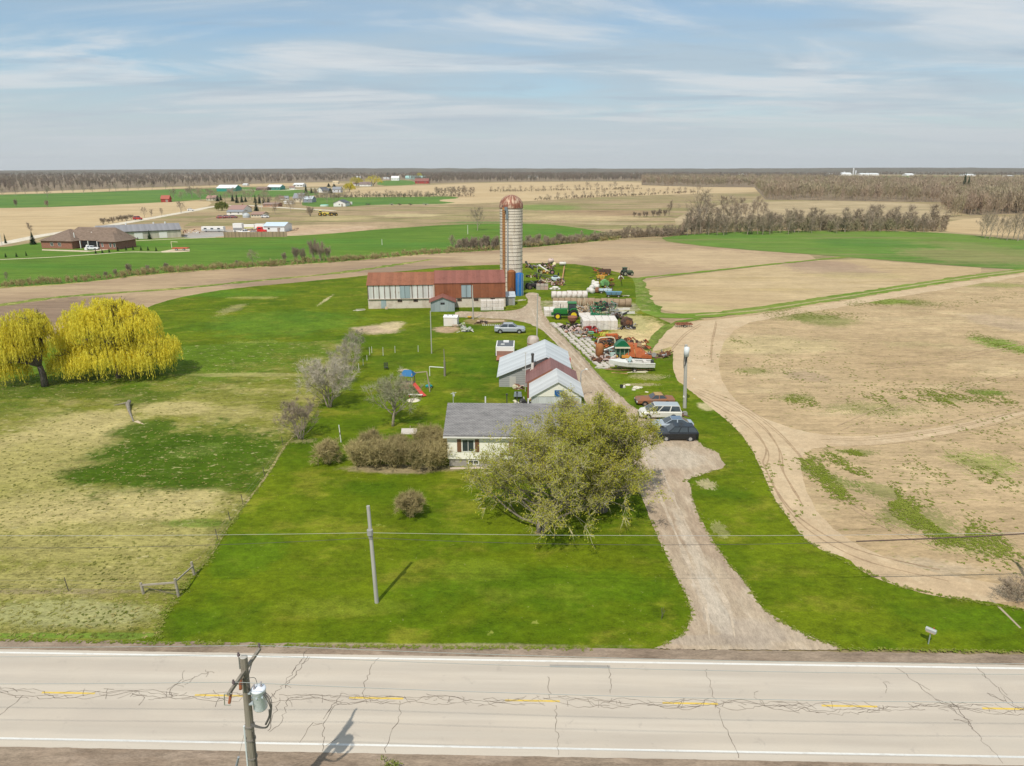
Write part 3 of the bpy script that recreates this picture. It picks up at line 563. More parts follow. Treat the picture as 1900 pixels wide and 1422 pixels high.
for pts, b in (([(568, 1213), (548, 1245), (520, 1280), (500, 1300)], .5), ([(575, 1218), (552, 1250), (530, 1280)], .4), ([(520, 1298), (510, 1330), (497, 1360)], .4), ([(535, 1300), (527, 1330), (520, 1350), (500, 1362)], .4), ([(640, 1300), (618, 1320), (605, 1335), (598, 1345), (598, 1398)], .5), ([(628, 1300), (612, 1318), (600, 1338)], .4), ([(598, 1343), (580, 1345), (570, 1362), (556, 1382)], .2),
               ([(745, 1305), (740, 1340), (723, 1360), (716, 1400)], .3), ([(1310, 1243), (1318, 1275), (1325, 1300), (1345, 1355), (1370, 1410)], .3), ([(1315, 1300), (1300, 1312), (1290, 1310)], .3), ([(1665, 1243), (1700, 1270), (1735, 1300), (1790, 1335), (1815, 1370), (1860, 1420)], .45), ([(1735, 1300), (1775, 1318), (1805, 1355)], .5), ([(1650, 1272), (1642, 1270), (1645, 1280)], .2), ([(1810, 1240), (1845, 1275), (1880, 1310), (1920, 1330)], .5), ([(1830, 1290), (1900, 1322)], .5),
               ([(1018, 1257), (1020, 1300)], 0), ([(1030, 1310), (1032, 1345), (1036, 1405)], .1), ([(1130, 1240), (1132, 1290)], 0), ([(390, 1250), (345, 1265), (310, 1283)], .3), ([(378, 1247), (398, 1252)], .5), ([(340, 1262), (318, 1280), (322, 1295)], .4), ([(45, 1292), (20, 1315), (0, 1330)], .3), ([(700, 1225), (680, 1262), (672, 1290)], 0), ([(900, 1300), (1000, 1303)], .3), ([(408, 1300), (400, 1315)], .4), ([(1400, 1298), (1420, 1310), (1560, 1330), (1640, 1318), (1720, 1312)], .7), ([(268, 1293), (258, 1312)], .3)):
    crack([at(*p) for p in pts], .027, .12, branch=b)
tag(mc.build('road_cracks', P((.13, .105, .085), .95, 0, .2, 2)), kind='structure')
# distant hills
rnd = random.Random(11)
hm = MB(); n = 160; vs = []
prof = lambda a: 18 + 30 * (mnoise.noise(Vector((a * 3.1, 2, 0))) * .5 + .6)
for j, (rr, hf) in enumerate(((4600, 0), (5400, .5), (6400, .85), (7600, 1.0), (9000, .9))):
    for i in range(n + 1):
        a = -1.0 + 2.0 * i / n; h = (prof(a) + 6 * mnoise.noise(Vector((a * 40, j, 0)))) * hf
        if a < -.25: h *= max(.35, 1 + (a + .25) * 1.5)
        vs.append((rr * sin(a), rr * cos(a), h - .5))
fs = [(j * (n + 1) + i, j * (n + 1) + i + 1, (j + 1) * (n + 1) + i + 1, (j + 1) * (n + 1) + i) for j in range(4) for i in range(n)]
tag(hm.add(vs, fs).build('hills', gmat('wooded_hill', (.12, .105, .08), (.15, .125, .09), (.1, .11, .07), big=.004, mid=.02, fine=.05, fvar=.5, bump=0)), kind='structure')

# ---- weeds, tussocks and edge grass: uncountable ground cover, one object per kind
def tufts(name, label, mat, spots, h, w, seed, z=.085, nb=5):
    r = random.Random(seed); m = MB()
    for x, y in spots:
        s_ = r.uniform(.5, 1.3); az = r.uniform(0, 6.28)
        for k in range(nb):
            a = az + k * 6.28 / nb + r.uniform(-.4, .4); l = w * s_ * r.uniform(.5, 1.2); c, d = cos(a), sin(a); b = l * .3
            m.add([(x, y, z), (x + c * l * .6 - d * b, y + d * l * .6 + c * b, z + h * s_ * r.uniform(.5, 1)), (x + c * l * 1.15, y + d * l * 1.15, z + h * s_ * .3), (x + c * l * .6 + d * b, y + d * l * .6 - c * b, z + h * s_ * r.uniform(.4, .9))], [(0, 1, 2, 3)])
    o = m.build(name, mat); return tag(o, label, 'ground cover', None, 'stuff')
def streaks(defs, seed):
    r = random.Random(seed); out = []
    for x0, y0, x1, y1, sp_, n in defs:
        for _ in range(n):
            u = r.random(); x = x0 + (x1 - x0) * u + r.gauss(0, sp_); y = y0 + (y1 - y0) * u + r.gauss(0, sp_ * .38); p = at(x, y)
            if mnoise.noise(Vector((p.x * .35, p.y * .16, 1))) > -.12: out.append((p.x, p.y))
    return out
WS = [(1480, 838, 1560, 925, 9, 380), (1495, 850, 1585, 930, 14, 260), (1530, 840, 1600, 885, 10, 200), (1540, 826, 1600, 846, 6, 160), (1610, 890, 1680, 950, 14, 420), (1660, 930, 1780, 1010, 22, 600), (1700, 950, 1880, 1030, 26, 520), (1600, 900, 1900, 1040, 45, 380),
      (1590, 742, 1760, 735, 16, 260), (1720, 728, 1890, 750, 12, 330), (1740, 745, 1800, 755, 6, 120), (1440, 738, 1510, 750, 14, 200), (1380, 690, 1450, 696, 8, 130), (1420, 582, 1590, 588, 14, 600), (1560, 565, 1720, 560, 9, 420), (1700, 575, 1900, 545, 12, 260), (1800, 620, 1900, 655, 9, 240), (1350, 630, 1400, 640, 5, 60),
      (1400, 640, 1900, 820, 70, 700), (1700, 860, 1900, 900, 40, 300), (1440, 860, 1470, 960, 14, 120), (1600, 760, 1880, 700, 30, 260), (1300, 660, 1500, 700, 30, 120)]
tufts('weeds', 'sparse streaks of green weeds across the bare field at the right', M_foliage((.16, .20, .02), (.20, .23, .035), None, .5, 0, 'weed_leaves'), streaks([w[:5] + (int(w[5] * 1.7),) for w in WS], 3), .05, .17, 4, .07, 4)
rt = random.Random(9); dry, grn = [], []
for _ in range(5200):
    x, y = rt.uniform(0, 640), 660 + 525 * rt.random() ** .8; bx = 292 + (1188 - y) * .62
    if x > bx - 6: continue
    p = at(x, y); n_ = mnoise.noise(p * .09); (dry if n_ > -.12 or rt.random() < .35 else grn).append((p.x, p.y))
tufts('dry_tussocks', 'low straw-coloured tussocks scattered over the left pasture', M_foliage((.32, .28, .10), (.24, .24, .06), None, .2, 0, 'straw'), dry, .05, .13, 5, .09)
tufts('grass_tussocks', 'low green tussocks scattered over the left pasture', M_foliage((.14, .165, .02), (.20, .20, .045), None, .2, 0, 'tuft_grass'), grn, .05, .13, 6, .09)
ed = []
for pts in ([(1205, 964), (1229, 1016), (1257, 1079), (1276, 1114), (1286, 1142), (1268, 1178), (1229, 1200)], [(1351, 868), (1310, 880), (1272, 893), (1280, 901), (1292, 949), (1316, 996), (1347, 1043), (1387, 1087), (1403, 1118), (1438, 1150), (1505, 1186), (1560, 1203)], [(1297, 821), (1305, 830), (1334, 841)], [(1343, 774), (1365, 797), (1383, 819), (1403, 850), (1434, 925), (1458, 957), (1493, 1004), (1529, 1024), (1588, 1055), (1671, 1091), (1781, 1114), (1900, 1134)], [(0, 1190), (560, 1201), (1100, 1206.5)], [(1550, 1207), (1900, 1212)], [(1003, 560), (1012, 592), (1040, 622), (1085, 665), (1140, 728), (1180, 762)]):
    for a, b in zip(pts, pts[1:]):
        n_ = int(((a[0] - b[0]) ** 2 + (a[1] - b[1]) ** 2) ** .5 / 2.2)
        for i in range(n_):
            u = rt.random(); p = at(a[0] + (b[0] - a[0]) * u + rt.gauss(0, 2.5), a[1] + (b[1] - a[1]) * u + rt.gauss(0, 1.4)); ed.append((p.x, p.y))
for a, b in zip(bd, bd[1:]):
    for i in range(60):
        u = rt.random(); p = at(a[0] + (b[0] - a[0]) * u + rt.gauss(0, 4.5), a[1] + (b[1] - a[1]) * u + rt.gauss(0, 2)); ed.append((p.x, p.y))
tufts('edge_grass', 'ragged grass creeping over the edges of the driveway, field and road', M_foliage((.12, .17, .01), (.17, .19, .03), (.25, .22, .08), .8, 0, 'edge_blades'), ed, .05, .14, 7, .10)
# ================================================================== BUILDING HELPERS
def walls(x0, x1, y0, y1, z0, hw, hr=0, axis='X', rp=None, hw2=None):
    """closed wall volume with gable ends; hw/hw2 eave heights on the two sides, hr ridge height above z0"""
    hw2 = hw if hw2 is None else hw2; m = MB()
    if axis == 'X':
        rp = (y0 + y1) / 2 if rp is None else rp
        prof = [(y0, z0), (y1, z0), (y1, z0 + hw2)] + ([(rp, z0 + hr)] if hr else []) + [(y0, z0 + hw)]
        return m.prism(prof, x0, x1, axis='X')
    rp = (x0 + x1) / 2 if rp is None else rp
    prof = [(x0, z0), (x1, z0), (x1, z0 + hw2)] + ([(rp, z0 + hr)] if hr else []) + [(x0, z0 + hw)]
    return m.prism(prof, y0, y1, axis='Y')
def roofm(x0, x1, y0, y1, zl, zr, hr, axis='X', rp=None, ov=.35, th=.12, gov=.3):
    """two roof slabs meeting at the ridge; zl/zr eave heights, hr ridge height (absolute)"""
    m = MB()
    if axis == 'X':
        rp = (y0 + y1) / 2 if rp is None else rp; a0, a1, b0, b1 = y0, y1, x0 - gov, x1 + gov
    else:
        rp = (x0 + x1) / 2 if rp is None else rp; a0, a1, b0, b1 = x0, x1, y0 - gov, y1 + gov
    sl = (hr - zl) / (rp - a0); sr = (hr - zr) / (a1 - rp)
    e = .02
    pl = [(a0 - ov, zl - sl * ov + e), (rp, hr + e), (rp, hr + e + th), (a0 - ov, zl - sl * ov + e + th)]
    pr = [(rp, hr + e), (a1 + ov, zr - sr * ov + e), (a1 + ov, zr - sr * ov + e + th), (rp, hr + e + th)]
    prof = [pl[0], pl[1], pr[1], pr[2], pl[2], pl[3]]
    # as one bent slab: bottom L, ridge, bottom R, top R, ridge top, top L
    n = 6; vs = []
    for y in (b0, b1):
        for a, z in prof: vs.append((y, a, z) if axis == 'X' else (a, y, z))
    fs = [(i, (i + 1) % n, n + (i + 1) % n, n + i) for i in range(n)] + [(0, 1, 4, 5), (1, 2, 3, 4), (n, n + 5, n + 4, n + 1), (n + 1, n + 4, n + 3, n + 2)]
    return m.add(vs, fs)
M_fr = P((.75, .74, .7), .5); M_dark = P((.015, .015, .017), .6)
def window(parent, x, z, w, h, y, face='-Y', frame=None, glass=None, mull=1, proud=.04):
    """frame with a pane as its child, set on a wall facing -Y / +X / -X"""
    fr = MB(); t = .07; s = -1
    def pt(a, d, b):
        return (a, y - d, b) if face == '-Y' else ((y + d, a, b) if face == '+X' else (y - d, a, b))
    def bx(a0, a1, b0, b1, d0, d1, mb):
        p = pt(a0, d0, b0); q = pt(a1, d1, b1); c = [(p[i] + q[i]) / 2 for i in range(3)]; d = [abs(p[i] - q[i]) for i in range(3)]; mb.box(c, d)
    for a0, a1, b0, b1 in ((x - w / 2, x + w / 2, z, z + t), (x - w / 2, x + w / 2, z + h - t, z + h), (x - w / 2, x - w / 2 + t, z + t, z + h - t), (x + w / 2 - t, x + w / 2, z + t, z + h - t)): bx(a0, a1, b0, b1, .003, proud, fr)
    for k in range(1, mull + 1):
        a = x - w / 2 + w * k / (mull + 1); bx(a - t / 3, a + t / 3, z + t, z + h - t, .003, proud, fr)
    f = fr.build('window', frame or M_fr, parent)
    g = MB(); bx(x - w / 2 + t, x + w / 2 - t, z + t, z + h - t, .002, .015, g); g.build('pane', glass or M_glass(), f)
    return f
def panel(parent, name, x, z, w, h, y, mat, face='-Y', d=.05, sub=None):
    m = MB()
    if face == '-Y': m.box((x, y - d / 2 - .003, z + h / 2), (w, d, h))
    elif face == '+X': m.box((y + d / 2 + .003, x, z + h / 2), (d, w, h))
    else: m.box((y - d / 2 - .003, x, z + h / 2), (d, w, h))
    return m.build(name, mat, parent)
FR = ROADROT
def local(root_loc, rz, p):
    q = Matrix.Rotation(-rz, 3, 'Z') @ (Vector(p) - Vector(root_loc)); return q

# ================================================================== HOUSE
hb = at(831, 868)
h = thing('house', 'cream bungalow with a grey shingle roof and brown shutters behind the big budding trees', 'house', hb, FR)
HW = 13.9; HD = 8.4; EZ = hgt(hb, 806.5); RZ = EZ + 1.75
m_sid = M_bands((.93, .91, .80), (.7, .66, .54), .22, 'cream_siding', .3)
walls(0, HW, 0, HD, .95, EZ - .95, RZ - .95, 'X').build('wall', m_sid, h)
MB().box((HW / 2, HD / 2 , .475), (HW - .3, HD - .3, .95)).build('foundation', M_two((.42, .39, .34), (.3, .28, .25), .8, name='block_wall'), h)
rf = roofm(0, HW, 0, HD, EZ, EZ, RZ, 'X', ov=.3, th=.14, gov=.35).build('roof', M_shingle((.20, .195, .195), (.27, .26, .255)), h)
gm = MB(); gm.box((HW / 2, -.37, EZ - .17), (HW + .7, .12, .13)); gm.build('gutter', P((.7, .68, .62), .4), h)
m_sh = P((.17, .085, .045), .6, 0, .25, 6)
for x0, w in ((2.1, 1.25), (7.6, 1.9)):
    window(h, x0, EZ - 1.85, w, 1.35, 0)
    for s in (-1, 1): panel(h, 'shutter', x0 + s * (w / 2 + .27), EZ - 1.85, .42, 1.35, 0, m_sh)
window(h, 12.2, EZ - 1.85, 1.1, 1.35, 0)
for s in (-1, 1): panel(h, 'shutter', 12.2 + s * .82, EZ - 1.85, .4, 1.35, 0, m_sh)
window(h, 2.6, .3, 1.1, .5, .15)
window(h, 7.4, .3, 1.1, .5, .15)
panel(h, 'door', 10.3, 1.05, .95, 2.05, 0, P((.25, .12, .07), .5))
dk = MB(); dk.box((11.4, -1.0, .95), (3.4, 2.0, .14))
for x in (9.8, 11.4, 13.0): dk.box((x, -1.9, .44), (.12, .12, .88))
dk.box((9.2, -1.0, .3), (1.0, 1.2, .6)); dk.build('porch', P((.6, .55, .45), .7), h)
rl = MB()
for x in np.arange(9.8, 13.05, .4): rl.box((x, -1.93, 1.47), (.05, .05, .9))
rl.box((11.4, -1.93, 1.95), (3.3, .09, .07)); rl.box((13.05, -1, 1.95), (.07, 1.9, .07)); rl.build('porch_railing', P((.78, .77, .74), .5), h)
each('vent_pipe', P((.7, .7, .68), .4), h, [MB().cyl((x, y, EZ + .9), (x, y, EZ + 1.95), .07, n=8) for x, y in ((3.5, 6.2), (8.1, 5.7))])
each('chimney_pipe', P((.05, .05, .05), .5), h, [MB().cyl((x, y, EZ + .9), (x, y, EZ + 1.2 + hh), .05, n=8).cyl((x, y, EZ + 1.2 + hh), (x, y, EZ + 1.32 + hh), .11, n=8) for x, y, hh in ((5.8, 6.4, .9), (6.9, 6.2, 1.2))])
an = MB(); an.cyl((.25, HD / 2, EZ + 1.6), (.25, HD / 2, EZ + 3.1), .03, n=6); an.bar((.0, HD / 2, EZ + 2.9), (.6, HD / 2, EZ + 3.05), .03)
for k in range(4): an.bar((.05 + k * .14, HD / 2 - .2, EZ + 2.92 + k * .03), (.05 + k * .14, HD / 2 + .2, EZ + 2.92 + k * .03), .02)
an.box((.32, HD / 2, EZ + 2.75), (.2, .15, .22)); an.build('antenna', P((.7, .72, .74), .35, .5), h)
tag(strip_w([at(835, 871), at(905, 869.5)], .5, 26 * .004).build('path', P((.5, .42, .34), .9)), kind='structure')

# ================================================================== SHEDS behind the house
def shed_gable(name, label, pFL, pFR_x, apex, leftz, depth, mats, rz=FR, rx=None, backdir=None, rightz=None):
    b = at(*pFL); t = thing(name, label, 'shed', b, rz); return t, b
# grey-roofed workshop
b = at(926, 719); wA = thing('workshop', 'weathered workshop with a broad light grey metal roof, the largest of the three joined sheds', 'shed', b, FR)
k = mpp(926, 719); WA = 9.7; leL = hgt(b, 698); ap = hgt(b, 662); leR = hgt(b, 684); rpA = 6.5; DA = 9.6
m_wood = M_bands((.36, .37, .36), (.12, .12, .12), .28, 'grey_boards', .7, (.22, .2, .17))
walls(0, WA, 0, DA, 0, leL, ap, 'Y', rpA, leR).build('wall', m_wood, wA)
m_galv = M_metal((.60, .63, .64), (.5, .48, .42), .12, 1, .3, rough=.5, metal=.15)
roofm(0, WA, 0, DA, leL, leR, ap, 'Y', rpA, ov=.3, th=.06, gov=.35).build('roof', m_galv, wA)
panel(wA, 'door', 1.9, .05, .9, 1.5, 0, P((.45, .44, .4), .7))
panel(wA, 'red_box', 5.6, .9, 0, 0, 0, P((.4, .03, .02))) if False else None
sd = MB(); sd.box((WA + .35, 5.2, leR - .2), (.12, .6, .7)); sd.build('sign_board', P((.42, .03, .02), .6), wA)
# maroon-roofed shed, between
b2 = at(971, 742); wB = thing('shed', 'low shed with a maroon metal roof joining the grey workshop to the white gabled shed', 'shed', b2, FR)
WB = 6.9; apB = ap - .12; m_mar = M_metal((.25, .115, .10), (.18, .075, .06), .25, 0, .35, rough=.55, metal=.1)
m_red = P((.22, .09, .05), .8, 0, .35, 1.5)
yB = (b - b2).length; yB = abs(local(b2, FR, b).y); DB = yB - .25
xo = local(b2, FR, b).x
rpB = 3.6
walls(.5, WB, -.5, DB, 0, 2.5, apB, 'Y', rpB, 2.5).build('wall', m_red, wB)
roofm(.5, WB, -.5, DB + .2, 2.5, 2.5, apB, 'Y', rpB, ov=.25, th=.06, gov=.0).build('roof', m_mar, wB)
st = MB(); st.cyl((1.2, 4.3, 2.4), (1.2, 4.3, 4.9), .17, n=10); st.cyl((1.2, 4.3, 4.9), (1.2, 4.3, 5.15), .24, .2, n=10); st.build('stove_pipe', P((.09, .085, .08), .5, .5), wB)
st = MB(); st.cyl((1.2, 4.3, 2.2), (1.2, 4.3, 3.9), .20, n=10); st.box((1.2, 4.3, 2.7), (.6, .6, .3)); st.build('chimney', P((.62, .6, .56), .6), wB)
ms = MB(); ms.cyl((.25, 3.2, 0), (.25, 3.2, 5.6), .045, n=6)
for kx in range(3): ms.bar((-.1 - kx * .1, 3.2, 5.5 - kx * .02), (.5, 3.2, 5.4 + kx * .1), .03)
ms.bar((-.2, 3.2, 3.2), (.9, 3.2, 3.35), .05); ms.build('antenna_mast', P((.72, .72, .7), .4, .4), wB)
# white gabled shed with blue window
b3 = at(986, 772); wC = thing('shed', 'small pale metal shed with a blue window in its gable, nearest to the house', 'shed', b3, FR)
WC = 6.05; eC = hgt(b3, 736); aC = hgt(b3, 708.5); DC = 5.5
m_cor = M_metal((.62, .64, .64), (.45, .42, .36), .18, 0, .25, rough=.6, metal=.1)
walls(0, WC, 0, DC, 0, eC, aC, 'Y', 3.2, eC + .15).build('wall', m_cor, wC)
gb = MB(); gb.prism([(0.02, eC), (WC - .02, eC + .1), (3.2, aC - .03)], -.06, -.004, axis='Y'); gb.build('gable_board', M_bands((.80, .78, .68), (.4, .38, .3), .25, 'gable_cream', .2), wC)
roofm(0, WC, 0, DC, eC, eC + .15, aC, 'Y', 3.2, ov=.3, th=.06, gov=.3).build('roof', M_metal((.62, .63, .62), (.46, .43, .37), .15, 1, .3, rough=.55, metal=.12), wC)
window(wC, 3.35, eC + .05, 1.15, .8, -.06, frame=P((.05, .16, .33), .5), glass=P((.02, .10, .28), .3, 0, .2, 3))
panel(wC, 'door', 5.2, .05, 1.0, 1.9, 0, P((.52, .36, .2), .7))
# clutter in front of the sheds' left side
rnd = random.Random(3)

# ================================================================== LONG BARN AND SILO
bl = at(684, 574); br = at(938, 570)
BR = atan2((br - bl).y, (br - bl).x); BL = (br - bl).length
barn = thing('barn', 'long low barn with a rusty red metal roof and whitewashed block base', 'barn', bl, BR)
fz = hgt(bl, 555.5); ez = hgt(bl, 529.5); Xs = BL * (805 - 684) / (938 - 684)
m_block = M_two((.66, .59, .49), (.52, .44, .35), .7, .45, .62, .9, name='whitewashed_blocks')
BD = 8.6
MB().box((BL / 2, BD / 2, fz / 2), (BL, BD, fz)).build('foundation', m_block, barn)
m_strp = M_metal((.76, .75, .72), (.45, .32, .22), .22, 0, .28, seam=1.17, seamcol=(.12, .06, .035), name='striped_siding')
m_rustwall = M_metal((.29, .105, .05), (.22, .075, .035), .4, 0, .28, rough=.8, metal=.1)
m_rustroof = M_metal((.26, .10, .075), (.19, .065, .045), .35, 0, .28, rough=.8, metal=.1)
m_rustroof2 = M_metal((.30, .12, .065), (.22, .08, .04), .4, 0, .28, rough=.8, metal=.1)
zr = ez + 2.0
walls(0, Xs, -.12, BD + .12, fz, ez - fz, zr - fz, 'X').build('wall', m_strp, barn)
walls(Xs + .01, BL, -.16, BD + .12, fz, ez - fz + .2, zr + .3 - fz, 'X').build('wall', m_rustwall, barn)
roofm(-.1, Xs, -.12, BD + .12, ez, ez, zr, 'X', ov=.2, th=.08, gov=.1).build('roof', m_rustroof2, barn)
roofm(Xs + .12, BL, -.16, BD + .12, ez + .2, ez + .2, zr + .3, 'X', ov=.12, th=.08, gov=.0).build('roof', m_rustroof, barn)
tr = MB(); tr.box((Xs, -.22, fz + (ez - fz) / 2), (.3, .1, ez - fz)); tr.box((Xs / 2, -.2, fz), (Xs, .14, .12)); tr.build('trim', P((.5, .42, .34), .8), barn)
m_ldoor = M_metal((.36, .45, .48), (.4, .42, .4), .15, 0, .3, name='blue_grey_sheet')
def sx(px): return BL * (px - 684) / (938 - 684)
for x0, x1, y0 in ((743, 761, -.12), (856, 874, -.16)):
    dr = MB(); a, c_ = sx(x0), sx(x1); dr.box(((a + c_) / 2, y0 - .07, fz + .3 + (ez - fz - .6) / 2), (c_ - a, .1, ez - fz - .3))
    d_ = dr.build('hay_door', m_ldoor, barn)
    e_ = MB(); e_.box(((a + c_) / 2, y0 - .14, ez - .15), (c_ - a + .3, .06, .1)); e_.box(((a + c_) / 2, y0 - .14, fz + (ez - fz) / 2), (.08, .05, ez - fz - .4)); e_.build('door_rail', P((.05, .045, .04), .7), d_)
for px in (742, 771, 852, 883, 914):
    window(barn, sx(px), fz - .75, 1.0, .62, 0, frame=P((.2, .13, .08), .8), glass=M_dark, mull=2)
panel(barn, 'door', sx(712), .2, 1.1, 1.9, 0, M_ldoor if False else m_ldoor)
panel(barn, 'step', sx(717), 0, .5, .55, -.3, P((.6, .45, .3), .9), d=.5)
# blue-grey gabled shed in front of the barn
b = at(799.5, 579.5); k = mpp(800, 579); g = thing('shed', 'small blue-grey gabled shed with a rusty roof standing against the front of the long barn', 'shed', b, BR)
w = 44 * k; e_ = hgt(b, 561); a_ = hgt(b, 552.5); dd = 4.6
walls(0, w, 0, dd, 0, e_, a_, 'Y').build('wall', M_metal((.36, .42, .43), (.42, .44, .42), .2, 0, .35, name='blue_grey_boards'), g)
roofm(0, w, 0, dd, e_, e_, a_, 'Y', ov=.35, th=.1, gov=.3).build('roof', m_rustroof, g)
window(g, w / 2, e_ - .55, .9, .45, 0, frame=P((.1, .1, .1)), glass=M_dark)
panel(g, 'door', w / 2, .1, 1.0, 1.3, 0, P((.33, .37, .37), .8))
# white garden shed
b = at(823.5, 606); k = mpp(823, 606); g = thing('garden_shed', 'small white metal shed with two roof vents on the lawn before the blue-grey shed', 'shed', b, FR - .05)
w = 25 * k; e_ = 1.75; dd = 2.3
m_w = M_two((.74, .72, .67), (.6, .56, .48), 1.2, .5, .7, .5, name='white_sheet')
walls(0, w, 0, dd, 0, e_, e_ + .25, 'X').build('wall', m_w, g); roofm(0, w, 0, dd, e_, e_, e_ + .25, 'X', ov=.1, th=.05, gov=.08).build('roof', P((.8, .79, .76), .4), g)
each('vent', P((.25, .25, .27)), g, [MB().box((x, dd / 2 - .1, e_ + .3), (.2, .9, .09)) for x in (w * .28, w * .64)]); panel(g, 'door', w * .5, .1, 1.1, 1.5, 0, P((.66, .63, .56), .5))

# silo
sb = at(948.5, 547); ks = (sb.y * cP + CAMH * sP) / F; SR = 21 * ks; sb = sb + Vector((0, SR + 1.6, 0))
si = thing('silo', 'tall concrete stave silo with a rusty dome roof at the end of the long barn', 'silo', sb)
SZ = hgt(sb, 384)
m, N = newmat('concrete_staves'); oc = N('ShaderNodeTexCoord').outputs['Object']; sp_ = N('ShaderNodeSeparateXYZ', {0: oc})
ang = mathn(N, 'ARCTAN2', sp_.outputs[1], sp_.outputs[0]); v = N('ShaderNodeCombineXYZ', {0: mathn(N, 'MULTIPLY', ang, SR), 1: sp_.outputs[2], 2: 0.0}).outputs[0]
vv = N('ShaderNodeCombineXYZ', {0: sp_.outputs[2], 1: mathn(N, 'MULTIPLY', ang, SR), 2: 0.0}).outputs[0]
brk = N('ShaderNodeTexBrick', {'Vector': vv, 'Color1': (.76, .70, .60, 1), 'Color2': (.68, .625, .52, 1), 'Mortar': (.5, .43, .34, 1), 'Scale': 1.0, 'Mortar Size': .03, 'Brick Width': .76, 'Row Height': .28})
n1 = noise(N, mapping(N, v, 0, (1, .12, 1)), 1.2, 6, .65); n2 = noise(N, v, .5, 5, .6)
c = mixc(N, mathn(N, 'MULTIPLY', smooth(N, n1, .46, .7), .6), brk.outputs[0], (.36, .27, .18)); c = mixc(N, mathn(N, 'MULTIPLY', smooth(N, n2, .5, .7), .4), c, (.66, .62, .54))
finish(N, c, .9, 0, brk.outputs[1], .4, .03, .2)
prof = [(SR, 0)] + [(SR, z) for z in np.linspace(0, SZ, 20)]
MB().lathe([(SR, 0), (SR, SZ)], n=56).build('wall', m, si, smooth=True)
hp = MB(); z = .4; q = 0
while z < SZ:
    hp.lathe([(SR + .0, z - .035), (SR + .045, z - .035), (SR + .045, z + .035), (SR, z + .035)], n=56); q += 1; z += .55 + .65 * (1 - z / SZ)
hp.build('hoop', P((.10, .075, .055), .8, .3), si)
m, N = newmat('dome_rust'); oc = N('ShaderNodeTexCoord').outputs['Object']; sp_ = N('ShaderNodeSeparateXYZ', {0: oc}); ang = mathn(N, 'ARCTAN2', sp_.outputs[1], sp_.outputs[0])
fr = mathn(N, 'FRACT', mathn(N, 'MULTIPLY', ang, 20 / (2 * pi))); v = N('ShaderNodeCombineXYZ', {0: mathn(N, 'MULTIPLY', ang, 3.0), 1: mathn(N, 'MULTIPLY', sp_.outputs[2], .5), 2: 0.0}).outputs[0]
nn = noise(N, v, 1.6, 5, .65); c = mixc(N, smooth(N, nn, .45, .6), (.25, .095, .06), (.5, .36, .26)); c = mixc(N, mathn(N, 'MULTIPLY', mathn(N, 'LESS_THAN', fr, .1), .7), c, (.12, .05, .03))
finish(N, c, .6, .2, fr, .3, .03)
dome = [(SR * 1.05 * cos(a), SZ + SR * 1.02 * sin(a)) for a in np.linspace(0, pi / 2 * .985, 12)]
MB().lathe([(SR * 1.05, SZ - .25)] + dome, n=40).build('dome', m, si, smooth=True)
# chute (rusty strip) and pipe on the camera side
a0 = radians(-90 - 38); cx, cy = cos(a0) * SR, sin(a0) * SR
ch = MB(); ch.box((cx - .1, cy - .15, SZ / 2 + 1), (.62, .5, SZ - 2.2)); ch.build('chute', M_two((.42, .19, .06), (.5, .27, .1), 1.5, stretch=(1, 1, .3), name='rusty_sheet'), si)
ld = MB()
for z in np.arange(1.2, SZ - .5, .4): ld.box((cx - .1, cy - .44, z), (.66, .05, .09))
ld.build('ladder', P((.18, .09, .05), .8), si)
pp = MB(); px_ = cx + .85; pp.tube([(px_, cy - .8, 3.2), (px_, cy - .6, SZ - 2.5), (px_ - .1, cy - .4, SZ - .4), (px_ - .3, cy + .3, SZ + .5)], .17, 8); pp.build('filler_pipe', P((.40, .41, .40), .5, .4), si)
pb = MB(); pb.box((px_ - .15, cy - .75, SZ - 1.6), (.5, .3, 2.2)); pb.box((px_ - .4, cy - .6, SZ - .3), (.7, .4, .8)); pb.build('pipe_hood', P((.16, .2, .22), .6), si)
dh = MB(); dh.add([(cx - .55, cy + .15, SZ + .2), (cx + .5, cy - .25, SZ + .2), (cx + .4, cy + .3, SZ + 1.5)], [(0, 1, 2)]); dh.build('dome_hatch', M_dark, si)
# rusty tank box and blue tank at the silo's foot
b = at(948.5, 546); k = mpp(948, 546)
g = thing('feed_bin', 'tall rusty brown sheet-metal bin at the foot of the silo', 'bin', at(949, 547), 0); hh = hgt(at(949, 547), 504)
mb = MB(); mb.lathe([(1.0, .0), (1.0, hh), (.5, hh + .35), (.0, hh + .4)], n=8); mb.build('shell', M_two((.30, .11, .035), (.22, .075, .03), .5, stretch=(1, 1, .4), name='brown_rust'), g)
mb = MB(); mb.box((0, -.98, 1.2), (.7, .1, 1.2)); mb.build('hatch', P((.16, .07, .04), .8), g)
b = at(963.5, 549); g = thing('tank', 'upright bright blue tank leaning against the silo foot right of the rusty bin', 'tank', b, 0); hh = hgt(b, 508)
MB().lathe([(.85, 0), (.88, .3), (.88, hh), (.7, hh + .15), (0, hh + .3)], n=16).build('shell', M_two((.015, .12, .36), (.02, .18, .45), .6, stretch=(1, 1, .4), rough=.5, name='blue_sheet'), g, smooth=True)
mb = MB()
for a in (-1.9, -.9, -.2): mb.box((cos(a) * .92, sin(a) * .92, hh / 2), (.1, .1, hh))
mb.build('rib', P((.25, .35, .42), .6), g)
b = at(939.5, 567.5); k = mpp(940, 567); g = thing('shed', 'tiny grey hut with a pale sloping roof between the barn end and the rusty bin', 'shed', b, BR)
w = 16 * k; e_ = hgt(b, 549); walls(0, w, 0, 2.2, 0, e_ - .3, 0, 'X').build('wall', m_wood, g)
